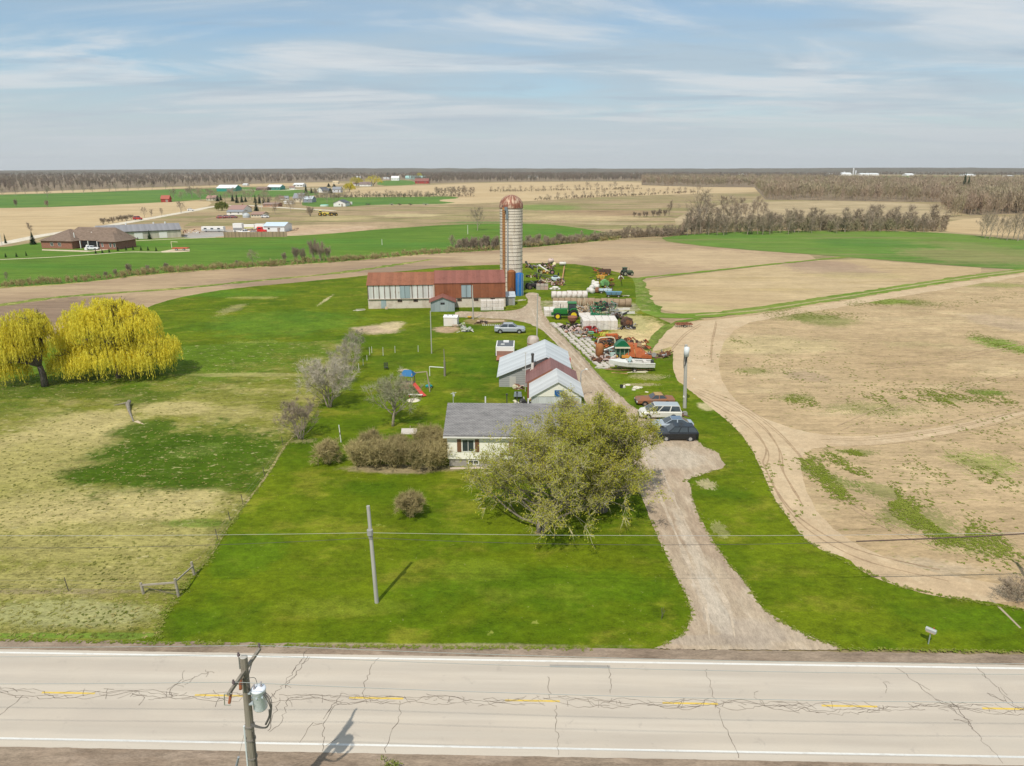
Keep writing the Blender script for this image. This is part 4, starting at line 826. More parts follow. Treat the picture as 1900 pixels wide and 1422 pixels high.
MB().add([(-.15, -.2, e_ - .3), (w + .15, -.2, e_ - .3), (w + .15, 2.4, e_ + .45), (-.15, 2.4, e_ + .45), (-.15, -.2, e_ - .22), (w + .15, -.2, e_ - .22), (w + .15, 2.4, e_ + .53), (-.15, 2.4, e_ + .53)], [(3, 2, 1, 0), (4, 5, 6, 7), (0, 1, 5, 4), (1, 2, 6, 5), (2, 3, 7, 6), (3, 0, 4, 7)]).build('roof', P((.5, .56, .6), .4, .2), g)
panel(g, 'door', w / 2, .1, .8, 1.5, 0, P((.28, .27, .24))); window(g, w / 2 + .1, e_ - .95, .5, .35, -.01, frame=P((.1, .1, .1)), glass=M_dark)

# ================================================================== POLES, WIRES
m_pole = M_two((.30, .265, .215), (.20, .175, .14), 1.5, stretch=(3, 3, .15), name='weathered_pole_wood'); m_polel = M_two((.46, .45, .40), (.36, .35, .31), 1.5, stretch=(3, 3, .15), name='grey_pole_wood')
m_galvp = P((.42, .47, .50), .4, .5, .2, 3)
def pole_at(name, label, pb, ptop_y, r0, r1, mat, cat='pole', top_x=None, group=None):
    b = at(*pb); H_ = hgt(b, ptop_y); t = thing(name, label, cat, b, 0, group)
    off = 0
    if top_x is not None: off = (top_x - 950) * ((b.y * cP + (CAMH - H_) * sP)) / F - b.x
    MB().cyl((0, 0, -.3), (off, 0, H_), r0, r1, 12).build('pole', mat, t); return t, H_, off
# free-standing pole on the front lawn
fp, HF, offF = pole_at('utility_pole', 'bare grey wooden pole standing alone on the front lawn', (699.5, 1120), 939, .15, .115, m_polel, top_x=683)
wz1 = hgt(at(699.5, 1120), 986); wz2 = wz1 - .38
mb = MB(); mb.box((offF * .75, -.17, wz1), (.3, .12, .14)); mb.box((offF * .72, -.17, wz2), (.22, .1, .1)); mb.cyl((offF * .75, -.14, wz1 - .2), (offF * .75, -.14, wz1 + .2), .2, n=10); mb.build('bracket', P((.3, .3, .28), .5), fp)
fb = at(699.5, 1120)
MB().lathe([(.0, .03), (.3, .025), (.42, .0)], n=14).build('soil_mound', P((.32, .24, .17), .9), fp)
tip = at(1886, 1045); sh = Vector((sin(SUN_AZ), cos(SUN_AZ), 0)) / math.tan(SUN_EL)
rb = tip - sh * 7.7
for xx, lab in ((rb, 'wooden roadside pole just outside the right edge'),):
    t = thing('utility_pole', lab, 'pole', xx, 0); MB().cyl((0, 0, -.3), (0, 0, 7.7), .15, .12, 10).build('pole', m_polel, t); MB().box((0, -.05, 7.3), (.12, 1.3, .12)).build('crossarm', m_pole, t)
lb = fb + (fb - rb)
t = thing('utility_pole', 'wooden roadside pole outside the left edge', 'pole', lb, 0); MB().cyl((0, 0, -.3), (0, 0, 7.7), .15, .12, 10).build('pole', m_polel, t)
def wire(name, label, pts, sag, r, mat, group=None, n=24, w0=0):
    mb = MB()
    for i in range(len(pts) - 1):
        a, b = Vector(pts[i]), Vector(pts[i + 1]); ps = []
        for j in range(n + 1):
            u = j / n; p = a.lerp(b, u); p.z -= sag * 4 * u * (1 - u); ps.append(p)
        mb.tube(ps, r, 4)
    return tag(mb.build(name, mat), label, 'wire', group)
m_al = P((.62, .63, .62), .35, .6, .05); m_cab = P((.07, .065, .06), .6)
pf1 = Vector((fb.x + offF * .75, fb.y - .2, wz1)); pf2 = Vector((fb.x + offF * .72, fb.y - .2, wz2))
e1 = Vector((rb.x, rb.y - .2, wz1 + .1)); e2 = Vector((rb.x, rb.y - .2, wz2 + .5)); l1 = Vector((lb.x, lb.y - .2, wz1)); l2 = Vector((lb.x, lb.y - .2, wz2 - .1))
wire('overhead_wire', 'pale upper wire strung past the lone lawn pole', [l1, pf1, e1], .25, .011, m_al)
wire('overhead_wire', 'dark sagging lower cable strung past the lone lawn pole', [l2, pf2, e2], .75, .014, m_cab)
mb = MB(); q0 = e2 + Vector((-.2, 0, 0)); 
def on_cable(px):
    best = None
    for u in np.linspace(0, 1, 400):
        p = pf2.lerp(e2, u); p.z -= .75 * 4 * u * (1 - u)
        if abs(proj(p)[0] - px) < 4: best = u
    return best or .6
u0 = on_cable(1586); ps = []
for u in np.linspace(u0, 1, 14):
    p = pf2.lerp(e2, u); p.z -= .75 * 4 * u * (1 - u); p.z += .05; ps.append(p)
tag(mb.tube(ps, .035, 6).build('cable_sleeve', P((.12, .075, .06), .7)), 'thick dark sleeve on the lower cable over the weedy field', 'cable')

# transformer pole at the near edge
zt = 9.6; T = at(452, 1219, zt); Yp = T.y
def solve_z(py, Y): return hgt(Vector((0, Y, 0)), py)
z2 = solve_z(1422, Yp); d2 = Yp * cP + (CAMH - z2) * sP; x2 = (470 - 950) * d2 / F
ax_ = (T.x - x2) / (zt - z2); x0 = T.x - ax_ * zt
np_ = thing('utility_pole', 'weathered roadside power pole carrying a transformer and a crossarm', 'pole', (x0, Yp, 0), 0)
X = lambda z: ax_ * z
MB().cyl((X(-.5), 0, -.5), (X(zt), 0, zt), .21, .15, 14).build('pole', m_pole, np_)
MB().cyl((X(zt), 0, zt), (X(zt), 0, zt + .03), .155, .12, 14).build('pole_cap', P((.4, .38, .34), .8), np_)
za = zt - .62; arm = MB(); A0 = Vector((X(za) - .12, -1.45, za)); A1 = Vector((X(za) + .18, 1.30, za)); arm.bar(A0, A1, .11, .13)
ca = arm.build('crossarm', m_pole, np_)
br_ = MB()
for s in (-.8, .8): br_.bar((X(za - .75), 0, za - .75), (X(za) + s * .08, s, za - .06), .035)
br_.build('brace', P((.2, .19, .18), .6, .3), np_)
def insul(parent, p, sc=1.0, col=(.12, .09, .09)):
    b = MB(); b.cyl(p, (p[0], p[1], p[2] + .12 * sc), .015, n=6); z = p[2] + .1 * sc
    b.lathe([(0, z), (.065 * sc, z), (.05 * sc, z + .04), (.07 * sc, z + .06), (.035 * sc, z + .11 * sc), (.045 * sc, z + .15 * sc), (0, z + .17 * sc)], c=(p[0], p[1], 0), n=10)
    return b.build('insulator', P(col, .3), parent)
iA = A1 + Vector((0, -.05, .06)); iB = Vector((X(za) - .06, -1.0, za + .06)); iC = Vector((X(zt) - .2, 0, zt - .05))
for p in (iA, iB, iC): insul(ca, p)
mb = MB(); mb.bar((X(zt - .5) - .2, 0, zt - .6), iC, .04); mb.build('pole_pin', P((.3, .3, .3), .5, .5), np_)
# cutouts (rust-brown) below the arm
each('fuse_cutout', P((.36, .12, .06), .4), np_, [MB().cyl((X(za) - .2, -1.3, za - .55), (X(za) - .1, -1.25, za - .1), .06, n=8), MB().cyl((X(za) - .12, -.35, za - .7), (X(za) - .08, -.32, za - .15), .07, n=8)])
cu_ = MB(); cu_.bar((X(za) - .38, -1.35, za - .6), (X(za) - .3, -1.4, za - .02), .03); cu_.bar((X(za) - .38, -1.35, za - .6), (X(za) - .15, -1.3, za - .65), .03); cu_.bar((X(za) - .3, -1.4, za - .02), (X(za), -1.4, za), .03); cu_.build('cutout_bracket', P((.5, .5, .45), .5, .4), np_)
# transformer can
zc = zt - 2.55; tx = X(zc) + .56; can = MB()
can.lathe([(.0, zc - .02), (.26, zc), (.29, zc + .05), (.29, zc + .93), (.31, zc + .95), (.31, zc + 1.0), (.28, zc + 1.05), (.0, zc + 1.1)], c=(tx, -.05, 0), n=24)
tr_ = can.build('transformer', M_two((.80, .835, .90), (.70, .74, .80), 2.0, .5, .7, .35, name='pale_blue_enamel'), np_, smooth=True)
bs = MB()
for dx, dy in ((-.12, -.1), (.12, .05)): bs = MB(); bs.lathe([(.05, zc + 1.05), (.05, zc + 1.12), (.03, zc + 1.16), (.045, zc + 1.2), (.025, zc + 1.25), (.04, zc + 1.29), (0, zc + 1.33)], c=(tx + dx, -.05 + dy, 0), n=10).build('bushing', P((.3, .28, .3), .3), tr_)
each('mounting_lug', P((.42, .47, .5), .5), tr_, [MB().box((X(zc + q) + .2, -.03, zc + q), (.22, .2, .08)) for q in (.25, .8)] + [MB().box((tx + .3 * sin(a) , -.05 - .3 * cos(a), zc + .72), (.07, .05, .06)) for a in (-.8, 0, .8)])
cb = MB()
for i, (o1, o2) in enumerate(((.30, .0), (.36, .05), (.26, -.06), (.33, .12))):
    cb.tube(catmull([(tx + .22, -.15 + o2, zc + .85), (tx + .42 + o2, -.2, zc + .6), (tx + .42 + o1 * .2, -.2, zc - .1), (tx + .1 + o1 * .3, -.2, zc - .75 - o1 * .4), (X(zc - 1.0) + .12, -.15, zc - .75 - o2)], 8), .017, 5)
cb.tube(catmull([(tx + .42, -.2, zc + .05), (tx + .38, -.2, zc - .3), (tx + .18, -.2, zc - .72)], 6), .045, 6)
cb.tube(catmull([(tx, -.1, zc + 1.25), (tx - .1, -.1, zc + 1.6), (X(za) - .1, -.3, za - .3)], 6), .012, 4)
cb.build('cable_loop', P((.09, .085, .08), .6), np_)
cd = MB(); cd.cyl((X(0) - .2, -.1, 0), (X(zc - .9) - .2, -.1, zc - .9), .04, n=8); cd.build('conduit', P((.62, .66, .68), .4), np_)
each('strap', P((.2, .18, .16), .6), np_, [MB().cyl((X(z), 0, z - .04), (X(z), 0, z + .04), .215, n=14) for z in (3.2, 4.4, 5.4, zc - .95)])
bb = MB(); bb.bar((X(4) + .16, -.12, 0), (X(zc - 1.2) + .15, -.1, zc - 1.2), .07, .05); bb.build('cable_guard', P((.06, .055, .05), .7), np_)
# guy with grey guard
g1 = Vector((x0 + X(6.6), Yp, 6.6)); gp = at(438, 1424, 2.2); gp2 = at(447, 1394, 2.9); dirv = (g1 - gp); 
wg = thing('guy_wire', 'slanting guy wire with a grey tubular guard beside the transformer pole', 'wire', (0, 0, 0)); endp = gp - (g1 - gp) * (gp.z / (g1.z - gp.z))
MB().tube([endp, gp, g1], .008, 4).build('wire', P((.2, .2, .2), .5), wg); u = (g1 - gp).normalized(); MB().cyl(gp - u * .2, gp + u * 1.05, .065, .05, 8).build('guard', P((.30, .33, .36), .6), wg)
# line wires
off = Vector((x0, Yp, 0)); SP = 46.0
def ends(p, yl=0, yr=0): return [p - RD * SP + Vector((0, yl, 0)), p, p + RD * SP + Vector((0, yr, 0))]
wire('overhead_wire', 'pale line wire carried by the far end of the crossarm', ends(off + iA + Vector((0, 0, .15))), .42, .011, m_al)
wire('overhead_wire', 'pale line wire carried by the near end of the crossarm', ends(off + iB + Vector((0, 0, .15))), .42, .011, m_al)
wire('overhead_wire', 'pale line wire carried by the pin on top of the transformer pole', ends(off + iC + Vector((0, 0, .15))), .42, .010, m_al)
for s, lab in ((-1, 'roadside power pole beyond the left edge'), (1, 'roadside power pole beyond the right edge')):
    t = thing('utility_pole', lab, 'pole', Vector((x0, Yp, 0)) + RD * SP * s, ROADROT); MB().cyl((0, 0, -.5), (.2, 0, zt), .2, .15, 12).build('pole', m_pole, t); MB().bar((.1, -1.4, za), (.3, 1.3, za), .11, .13).build('crossarm', m_pole, t)

# right yard pole with transformer
yp, HY, oy = pole_at('utility_pole', 'tall pale pole with a transformer at its top beside the parked cars', (1270.5, 758), 640, .23, .18, m_polel, top_x=1273)
zc = HY - 1.35; mb = MB(); mb.lathe([(0, zc), (.32, zc + .02), (.33, zc + 1.15), (0, zc + 1.25)], c=(oy, -.5, 0), n=16); t_ = mb.build('transformer', P((.62, .66, .66), .35, 0, .1), yp, smooth=True)
MB().box((oy, -.2, zc + .5), (.14, .2, .5)).build('mounting_lug', P((.3, .3, .3)), t_); MB().cyl((oy, -.5, zc + 1.2), (oy, -.5, zc + 1.45), .04, n=6).build('bushing', P((.3, .3, .3)), t_)
mb = MB(); mb.tube([(oy + .2, -.3, zc), (oy + .1, -.2, zc - .7), (oy, -.18, zc - 1.3)], .07, 6); mb.tube([(oy - .2, -.3, zc), (oy - .22, -.2, zc - .9), (oy - .1, -.18, zc - 1.6)], .03, 5); mb.build('cable_loop', m_cab, yp)
mb = MB(); mb.cyl((-.18, -.1, 0), (-.12, -.1, 4), .04, n=6); mb.box((-.2, -.12, 1.6), (.3, .15, .2)); mb.build('meter_pipe', P((.75, .74, .7), .5), yp)
pC = Vector((at(1270.5, 758).x + oy, at(1270.5, 758).y, HY - .2))
# thin yard poles
p1, H1, o1 = pole_at('pole', 'thin pale pole left of the white garden shed', (801, 657), 577, .09, .07, m_polel, top_x=798.5)
p2, H2, o2 = pole_at('utility_pole', 'grey pole rising in front of the right half of the long barn', (878, 594), 530, .13, .1, m_polel, top_x=876.5)
p3, H3, o3 = pole_at('utility_pole', 'tall thin pole beside the yard track behind the grey workshop', (996, 641), 545, .12, .09, m_polel, top_x=997.5)
t, hL, oL = pole_at('lamp_post', 'slender lamp post with a curved arm between the sheds and the driveway', (1076.5, 742), 692, .07, .05, m_galvp, 'lamp')
mb = MB(); mb.tube(catmull([(0, 0, hL - .1), (.1, 0, hL + .2), (.6, 0, hL + .5)], 5), .035, 6); mb.build('arm', m_galvp, t); mb = MB(); mb.ball((.7, 0, hL + .48), .17, sq=(1.2, 1, .6)); mb.build('lamp_head', P((.7, .7, .66), .3), t)
pB_ = at(996, 641); pB_.z = H3 - .3; pA_ = at(878, 594); pA_.z = H2 - .2
wire('overhead_wire', 'service wire between the yard pole and the pole before the barn', [pA_, pB_], .5, .01, m_cab)
wire('overhead_wire', 'service wire from the yard pole to the transformer pole by the cars', [pB_, pC], .9, .010, m_cab)
# clothes line post
t = thing('clothesline_post', 'thick grey post with a pale rail to its left on the back lawn', 'post', at(825.5, 699), 0)
H_ = hgt(at(825.5, 699), 648); k = mpp(825, 699)
MB().cyl((0, 0, 0), (0, 0, H_ * .6), .16, .13, 8).cyl((0, 0, H_ * .6), (-.05, 0, H_), .07, .05, 6).build('post', m_pole, t)
mb = MB(); x_ = -28 * k; mb.cyl((x_, 0, 0), (x_, 0, 1.5), .06, n=6); mb.cyl((x_, 0, 1.5), (0, 0, 1.35), .07, n=6); mb.build('rail', P((.62, .64, .56), .6), t)
t = thing('post', 'short white marker post on the lawn behind the round shrub', 'post', at(633, 822)); MB().cyl((0, 0, 0), (-.1, 0, 2.1), .06, .05, 8).build('post', P((.7, .69, .64), .6), t); MB().cyl((-.03, 0, 1.0), (-.06, 0, 1.25), .08, .08, 8).build('collar', P((.2, .18, .15), .6), t)
# ================================================================== VEGETATION
m_bark = M_two((.30, .25, .19), (.40, .34, .27), 2.0, stretch=(2, 2, .4), name='grey_bark'); m_barkd = M_two((.09, .075, .06), (.15, .13, .11), 2.0, stretch=(2, 2, .4), name='dark_bark')
m_twig = M_foliage((.30, .24, .175), (.34, .275, .20), (.25, .20, .145), .3, 0, 'bare_twigs', .9)
m_twig2 = M_foliage((.20, .17, .125), (.24, .205, .13), (.13, .11, .085), .05, 0, 'wood_twigs', .9)
m_twigp = M_foliage((.36, .325, .25), (.41, .37, .285), (.30, .26, .20), .4, 0, 'pale_twigs', .9)
m_bud = M_foliage((.34, .335, .2), (.29, .30, .17), (.27, .23, .16), .5, .15, 'budding_twigs', .9)
m_bush = M_foliage((.37, .305, .145), (.33, .28, .125), (.29, .225, .10), .7, 0, 'brown_twigs', .9)
m_yel = M_foliage((.80, .70, .08), (.72, .66, .09), (.60, .52, .05), .35, .4, 'willow_catkins', .7)
m_leafy = M_foliage((.45, .44, .045), (.34, .37, .035), (.52, .42, .05), .45, .3, 'young_leaves', .75)
m_con = M_foliage((.025, .05, .018), (.035, .07, .02), (.015, .03, .012), .8, .05, 'needles', .8)
m_gleaf = M_foliage((.2, .25, .05), (.26, .28, .06), (.15, .17, .05), .5, .3, 'spring_leaves', .8)

def rvec(r, s=1.0):
    return Vector((r.uniform(-1, 1), r.uniform(-1, 1), r.uniform(-1, 1))) * s
def gen_bare(seed, h, w, stems=1, r0=.2, lim=7, sub=4, sub2=3, tw=8, twl=1.0, tww=.035, up=.55, leaf=0, leafs=.1, low=.3, mid=None, droop=0.0):
    """limbs grow out of the trunk, twigs out of the limbs; returns (wood, twigs, leaves)"""
    r = random.Random(seed); W = MB(); T = MB(); Lf = MB()
    def seg(p, d, L, ra, rb, k, n=3, bend=.18):
        pts = [p]; q = Vector(p); dd = Vector(d)
        for i in range(k):
            dd = (dd + rvec(r, bend) + Vector((0, 0, .07 - droop * i))).normalized(); q = q + dd * (L / k); pts.append(Vector(q))
        W.tube(pts, [ra + (rb - ra) * i / k for i in range(k + 1)], n); return pts, dd
    def twig(p, d):
        for _ in range(tw):
            e = (d * .8 + rvec(r, 1.0) + Vector((0, 0, .25 - droop))).normalized(); l = twl * r.uniform(.5, 1.25); s = e.cross(rvec(r)).normalized() * tww
            m_ = p + e * l * .5 + rvec(r, .08 * l); q = m_ + (e + rvec(r, .35)).normalized() * l * .55
            T.add([p + s, p - s, m_ + s * .8, m_ - s * .8, q], [(0, 1, 3, 2), (2, 3, 4)])
            for _ in range(leaf):
                c = p.lerp(q, r.uniform(.15, 1.05)) + rvec(r, .12 * l); a = rvec(r).normalized() * leafs * r.uniform(.6, 1.4); b = a.cross(rvec(r)).normalized() * leafs * .7
                Lf.add([c - a, c + b, c + a * 1.1, c - b], [(0, 1, 2, 3)])
    for s in range(stems):
        a = 2 * pi * s / stems + r.uniform(0, 1); lean = 0 if stems == 1 else .35
        base = Vector((cos(a) * .15 * (stems > 1), sin(a) * .15 * (stems > 1), -.1)); d0 = Vector((cos(a) * lean, sin(a) * lean, 1)).normalized()
        tp, td = seg(base, d0, h * .72, r0, r0 * .25, 6, 6, .10)
        nl = max(2, int(lim / (stems ** .5)))
        for i in range(nl):
            f = low + (1 - low) * (i + r.random() * .6) / nl; idx = min(5.99, f * 6); p = tp[int(idx)].lerp(tp[min(6, int(idx) + 1)], idx % 1)
            az = i * 2.4 + r.uniform(-.5, .5) + a; u_ = up + .35 * f
            d = Vector((cos(az), sin(az), u_)).normalized(); hh = max(0, 1 - (p.z / h)); L1 = w * .5 * (1.0 - .45 * max(0, f - .45) / .55) * r.uniform(.8, 1.1)
            lp, ld = seg(p, d, L1, r0 * .42 * (1.1 - f * .5), r0 * .12, 4, 4, .22)
            for j in range(sub):
                g_ = .3 + .7 * (j + r.random() * .5) / sub; ii = min(3.99, g_ * 4); q = lp[int(ii)].lerp(lp[min(4, int(ii) + 1)], ii % 1)
                d2 = (ld + rvec(r, .85) + Vector((0, 0, .35))).normalized(); L2 = L1 * .5 * r.uniform(.6, 1.1)
                sp2, sd = seg(q, d2, L2, r0 * .14, r0 * .05, 2, 3, .25)
                for k in range(sub2):
                    q2 = sp2[1].lerp(sp2[2], (k + .3) / sub2); d3 = (sd + rvec(r, .9)).normalized(); L3 = L2 * .55 * r.uniform(.6, 1.1); e = q2 + d3 * L3
                    W.add([q2 + Vector((r0 * .05, 0, 0)), q2 - Vector((r0 * .05, 0, 0)), e], [(0, 1, 2)]); twig(q2.lerp(e, .6), d3)
                twig(sp2[2], sd)
        twig(tp[-1], td)
    return W, T, Lf
def bare_thing(name, label, cat, loc, seed, h, w, mt=None, mb_=None, ml=None, group=None, rz=0, **kw):
    t = thing(name, label, cat, loc, rz, group); W, T, Lf = gen_bare(seed, h, w, **kw)
    W.build('trunk', mb_ or m_bark, t, smooth=True)
    tw = T.build('crown' if not Lf.f else 'twigs', mt or m_twig, t)
    if Lf.f: Lf.build('crown', ml or m_bud, t)
    return t
ORD1 = ['', 'first', 'second', 'third', 'fourth', 'fifth', 'sixth', 'seventh', 'eighth', 'ninth', 'tenth', 'eleventh', 'twelfth', 'thirteenth', 'fourteenth', 'fifteenth', 'sixteenth', 'seventeenth', 'eighteenth', 'nineteenth']
TENS = ['', '', 'twenty', 'thirty', 'forty', 'fifty', 'sixty', 'seventy', 'eighty', 'ninety']; TENTH = ['', '', 'twentieth', 'thirtieth', 'fortieth', 'fiftieth', 'sixtieth', 'seventieth', 'eightieth', 'ninetieth']
def ordw(n): return ORD1[n] if n < 20 else (TENTH[n // 10] if n % 10 == 0 else TENS[n // 10] + '-' + ORD1[n % 10])

# prototypes, kept as the first individuals of their rows (unit: 10 m tall trees, scaled per copy)
PROTO = {}
def proto(kind, i):
    key = (kind, i)
    if key in PROTO: return PROTO[key], False
    if kind == 'tall': a = dict(h=10, w=4.6, r0=.14, lim=10, sub=4, sub2=3, tw=4, twl=1.4, tww=.026, up=1.3, low=.16)
    if kind == 'wide': a = dict(h=10, w=9.5, r0=.22, lim=11, sub=5, sub2=3, tw=4, twl=1.3, tww=.024, up=.8, low=.2)
    if kind == 'bush': a = dict(h=10, w=11, stems=6, r0=.2, lim=12, sub=3, sub2=3, tw=7, twl=2.2, tww=.055, up=1.1, low=.05)
    a.update(seed=100 + i * 7 + len(kind)); h_, w_ = a.pop('h'), a.pop('w'); s_ = a.pop('seed')
    t = thing('bare_tree', '', 'tree'); W, T, _ = gen_bare(s_, h_, w_, **a)
    W.build('trunk', m_bark, t); T.build('crown', m_twig, t); PROTO[key] = t; return t, True
def place(kind, name, cat, label, px, py, hpx, group, rr, wf=1.0):
    p = at(px, py); H = hpx * mpp(px, py); i = rr.randrange(4); t, new = proto(kind, i); s = H / 10.0
    sc = (s * wf * rr.uniform(.85, 1.15), s * wf * rr.uniform(.85, 1.15), s)
    if new: o = t; o.location = p; o.rotation_euler = (0, 0, rr.uniform(0, 6.28)); o.scale = sc; o['group'] = group
    else: o = dup(t, p, rr.uniform(0, 6.28), None, group, sc)
    o.name = name; o['label'] = label; o['category'] = cat
    return o
def row(kind, name, cat, fmt, group, pts, n, h0, h1, seed, jx=3, jy=1.0, wf=1.0):
    rr = random.Random(seed); segs = [(Vector((*a, 0)), Vector((*b, 0))) for a, b in zip(pts, pts[1:])]; Ls = [(b - a).length for a, b in segs]; tot = sum(Ls); items = []
    for i in range(n):
        d = tot * (i + .5) / n + rr.uniform(-1, 1) * jx
        d = min(max(d, 0), tot - .01); j = 0
        while d > Ls[j]: d -= Ls[j]; j += 1
        p = segs[j][0].lerp(segs[j][1], d / Ls[j]); items.append((p.x, p.y + rr.uniform(-jy, jy)))
    items.sort()
    for i, (x, y) in enumerate(items): place(kind, name, cat, fmt.format(ordw(i + 1)), x, y, rr.uniform(h0, h1), group, rr, wf)
# --- rows and single trees in the middle distance
rr = random.Random(77)
for x, y, hp_, kind, lab in ((470, 492, 29, 'wide', 'dense grey bush-like tree standing alone below the meadow, left of the thicket'), (886, 428, 42, 'wide', 'lone bare tree on the meadow left of the silo'), (1241, 402, 35, 'tall', 'lone slim bare tree left of the right-hand woodland'), (88, 367, 22, 'wide', 'lone bare tree on the far left crop field'), (842, 464, 32, 'tall', 'tall thin bare tree at the left end of the thicket beside the silo'),
                            (13, 522, 20, 'tall', 'thin bare sapling at the left edge above the ploughed strip'), (1079, 447, 22, 'tall', 'bare tree right of the silo with ivy-thick crown, leftmost of three spaced ones'), (1101, 446, 20, 'tall', 'bare tree right of the silo, middle of three spaced ones'), (1132, 443, 19, 'tall', 'bare tree right of the silo, rightmost of three spaced ones'),
                            (58, 434, 24, 'tall', 'bare tree beside the country road left of the brick bungalow'), (336, 396, 22, 'wide', 'round bare tree beside the country road near the red vehicle'), (300, 401, 17, 'tall', 'small bare tree between the red vehicle and the bend of the country road'), (268, 404, 19, 'wide', 'bare tree right behind the red vehicle on the country road'), (282, 403, 17, 'tall', 'slim bare tree second behind the red vehicle'),
                            (1300, 433, 78, 'wide', 'tallest spreading bare tree at the left end of the right-hand tree belt'), (650, 384, 10, 'tall', 'tiny bare tree beside the far white garage'), (511, 398, 24, 'tall', 'slim bare tree on the grass beyond the white box trailers')):
    place(kind, 'bare_tree', 'tree', lab, x, y, hp_, 'lone bare trees', rr, 1.0 if kind != 'tall' else 1.1)
for x, y, hp_, lab in ((528, 487, 16, 'small grey bush second in the line below the meadow'), (197, 516, 11, 'low bush at the left end of the line below the meadow'), (215, 514, 13, 'second low bush from the left below the meadow'), (240, 511, 19, 'rounded bush third from the left below the meadow'), (275, 506, 13, 'low bush fourth from the left below the meadow'), (309, 504, 15, 'dark bush fifth from the left below the meadow'),
                       (549, 486, 24, 'grey bush at the left side of the thicket below the meadow'), (562, 486, 22, 'slim bush in the thicket below the meadow'), (582, 484, 34, 'largest round bush of the thicket below the meadow'), (595, 484, 30, 'broad bush right of the largest one below the meadow'), (609, 483, 22, 'last bush on the right of the thicket below the meadow'), (440, 494, 10, 'tiny bush left of the lone grey bush-like tree'), (30, 384, 12, 'small bush on the far crop field at the left edge'), (88, 385, 12, 'small bush below the lone tree of the far left crop field')):
    place('bush', 'bare_bush', 'bush', lab, x, y, hp_, 'bare bushes along the field edges', rr, .62)
G1 = 'bare trees in the field rows'
row('bush', 'bare_bush', 'bush', '{} bush from the left in the thicket hard left of the silo', 'thicket left of the silo', [(852, 465), (928, 462)], 12, 15, 24, 21, wf=.6)
row('bush', 'bare_bush', 'bush', '{} bush from the left in the row right of the silo', 'bushes right of the silo', [(972, 457), (1075, 450)], 9, 11, 18, 22, wf=.7)
row('tall', 'bare_tree', 'tree', '{} tree from the left in the dense clump beside the right crop field', 'clump by the right crop field', [(1150, 442), (1262, 437)], 18, 18, 27, 23, wf=1.1)
row('tall', 'bare_tree', 'tree', '{} tree from the left in the long front belt above the right crop field', 'front tree belt', [(1268, 434), (1420, 432), (1600, 428), (1752, 428)], 66, 26, 56, 24, wf=1.0, jy=4.0, jx=6)
row('tall', 'bare_tree', 'tree', '{} tree from the left in the second belt behind the front one', 'second tree belt', [(1275, 414), (1420, 408)], 14, 32, 62, 25, wf=1.1, jy=5)
row('wide', 'bare_tree', 'tree', '{} tree from the left in the group at the far right corner', 'right corner trees', [(1815, 441), (1910, 448)], 10, 38, 52, 26, wf=.7, jy=2)
row('wide', 'bare_tree', 'tree', '{} tree from the left on the near stubble row', 'near stubble tree row', [(995, 373), (1100, 367), (1190, 362), (1300, 358)], 26, 6, 15, 27, wf=.9)
row('wide', 'bare_tree', 'tree', '{} tree from the left on the far stubble row', 'far stubble tree row', [(908, 357), (1040, 354), (1190, 351)], 26, 6, 15, 28, wf=.9)
row('wide', 'bare_tree', 'tree', '{} tree from the left in the hedgerow beyond the white garage', 'hedgerow beyond the garage', [(586, 368), (735, 366), (805, 365)], 34, 8, 14, 29, wf=.9, jx=2)
row('tall', 'bare_tree', 'tree', '{} tree from the left in the taller grove at the end of that hedgerow', 'grove at the hedgerow end', [(808, 365), (880, 364)], 14, 16, 22, 30, wf=1.2, jx=2)
row('wide', 'bare_tree', 'tree', '{} tree from the left along the front of the far left wood', 'trees before the far left wood', [(0, 364), (180, 358), (380, 348), (500, 344)], 24, 9, 16, 31, wf=.9, jx=6)
row('bush', 'bare_bush', 'bush', '{} bush from the left in the low line before the lone slim tree', 'low bushes in the weedy field', [(1176, 403), (1236, 402)], 8, 8, 12, 32, wf=.8)
row('bush', 'bare_bush', 'bush', '{} bush from the left in the hedge along the country road', 'hedge by the country road', [(187, 417), (248, 407)], 7, 7, 11, 33, wf=1.2)
row('wide', 'bare_tree', 'tree', '{} grey tree from the left among the far village houses', 'village trees', [(318, 370), (345, 366), (372, 372), (395, 370), (520, 377), (530, 390), (575, 377), (620, 370)], 34, 12, 24, 34, jx=8, jy=6, wf=1.1)
place('wide', 'bare_tree', 'tree', 'spreading bare tree between the brick house and the far village lawn', 516, 384, 20, 'village trees', rr); 
place('bush', 'bare_bush', 'bush', 'brown bush beside the yellow machines on the scrub', 576, 402, 16, 'village trees', rr, .8)

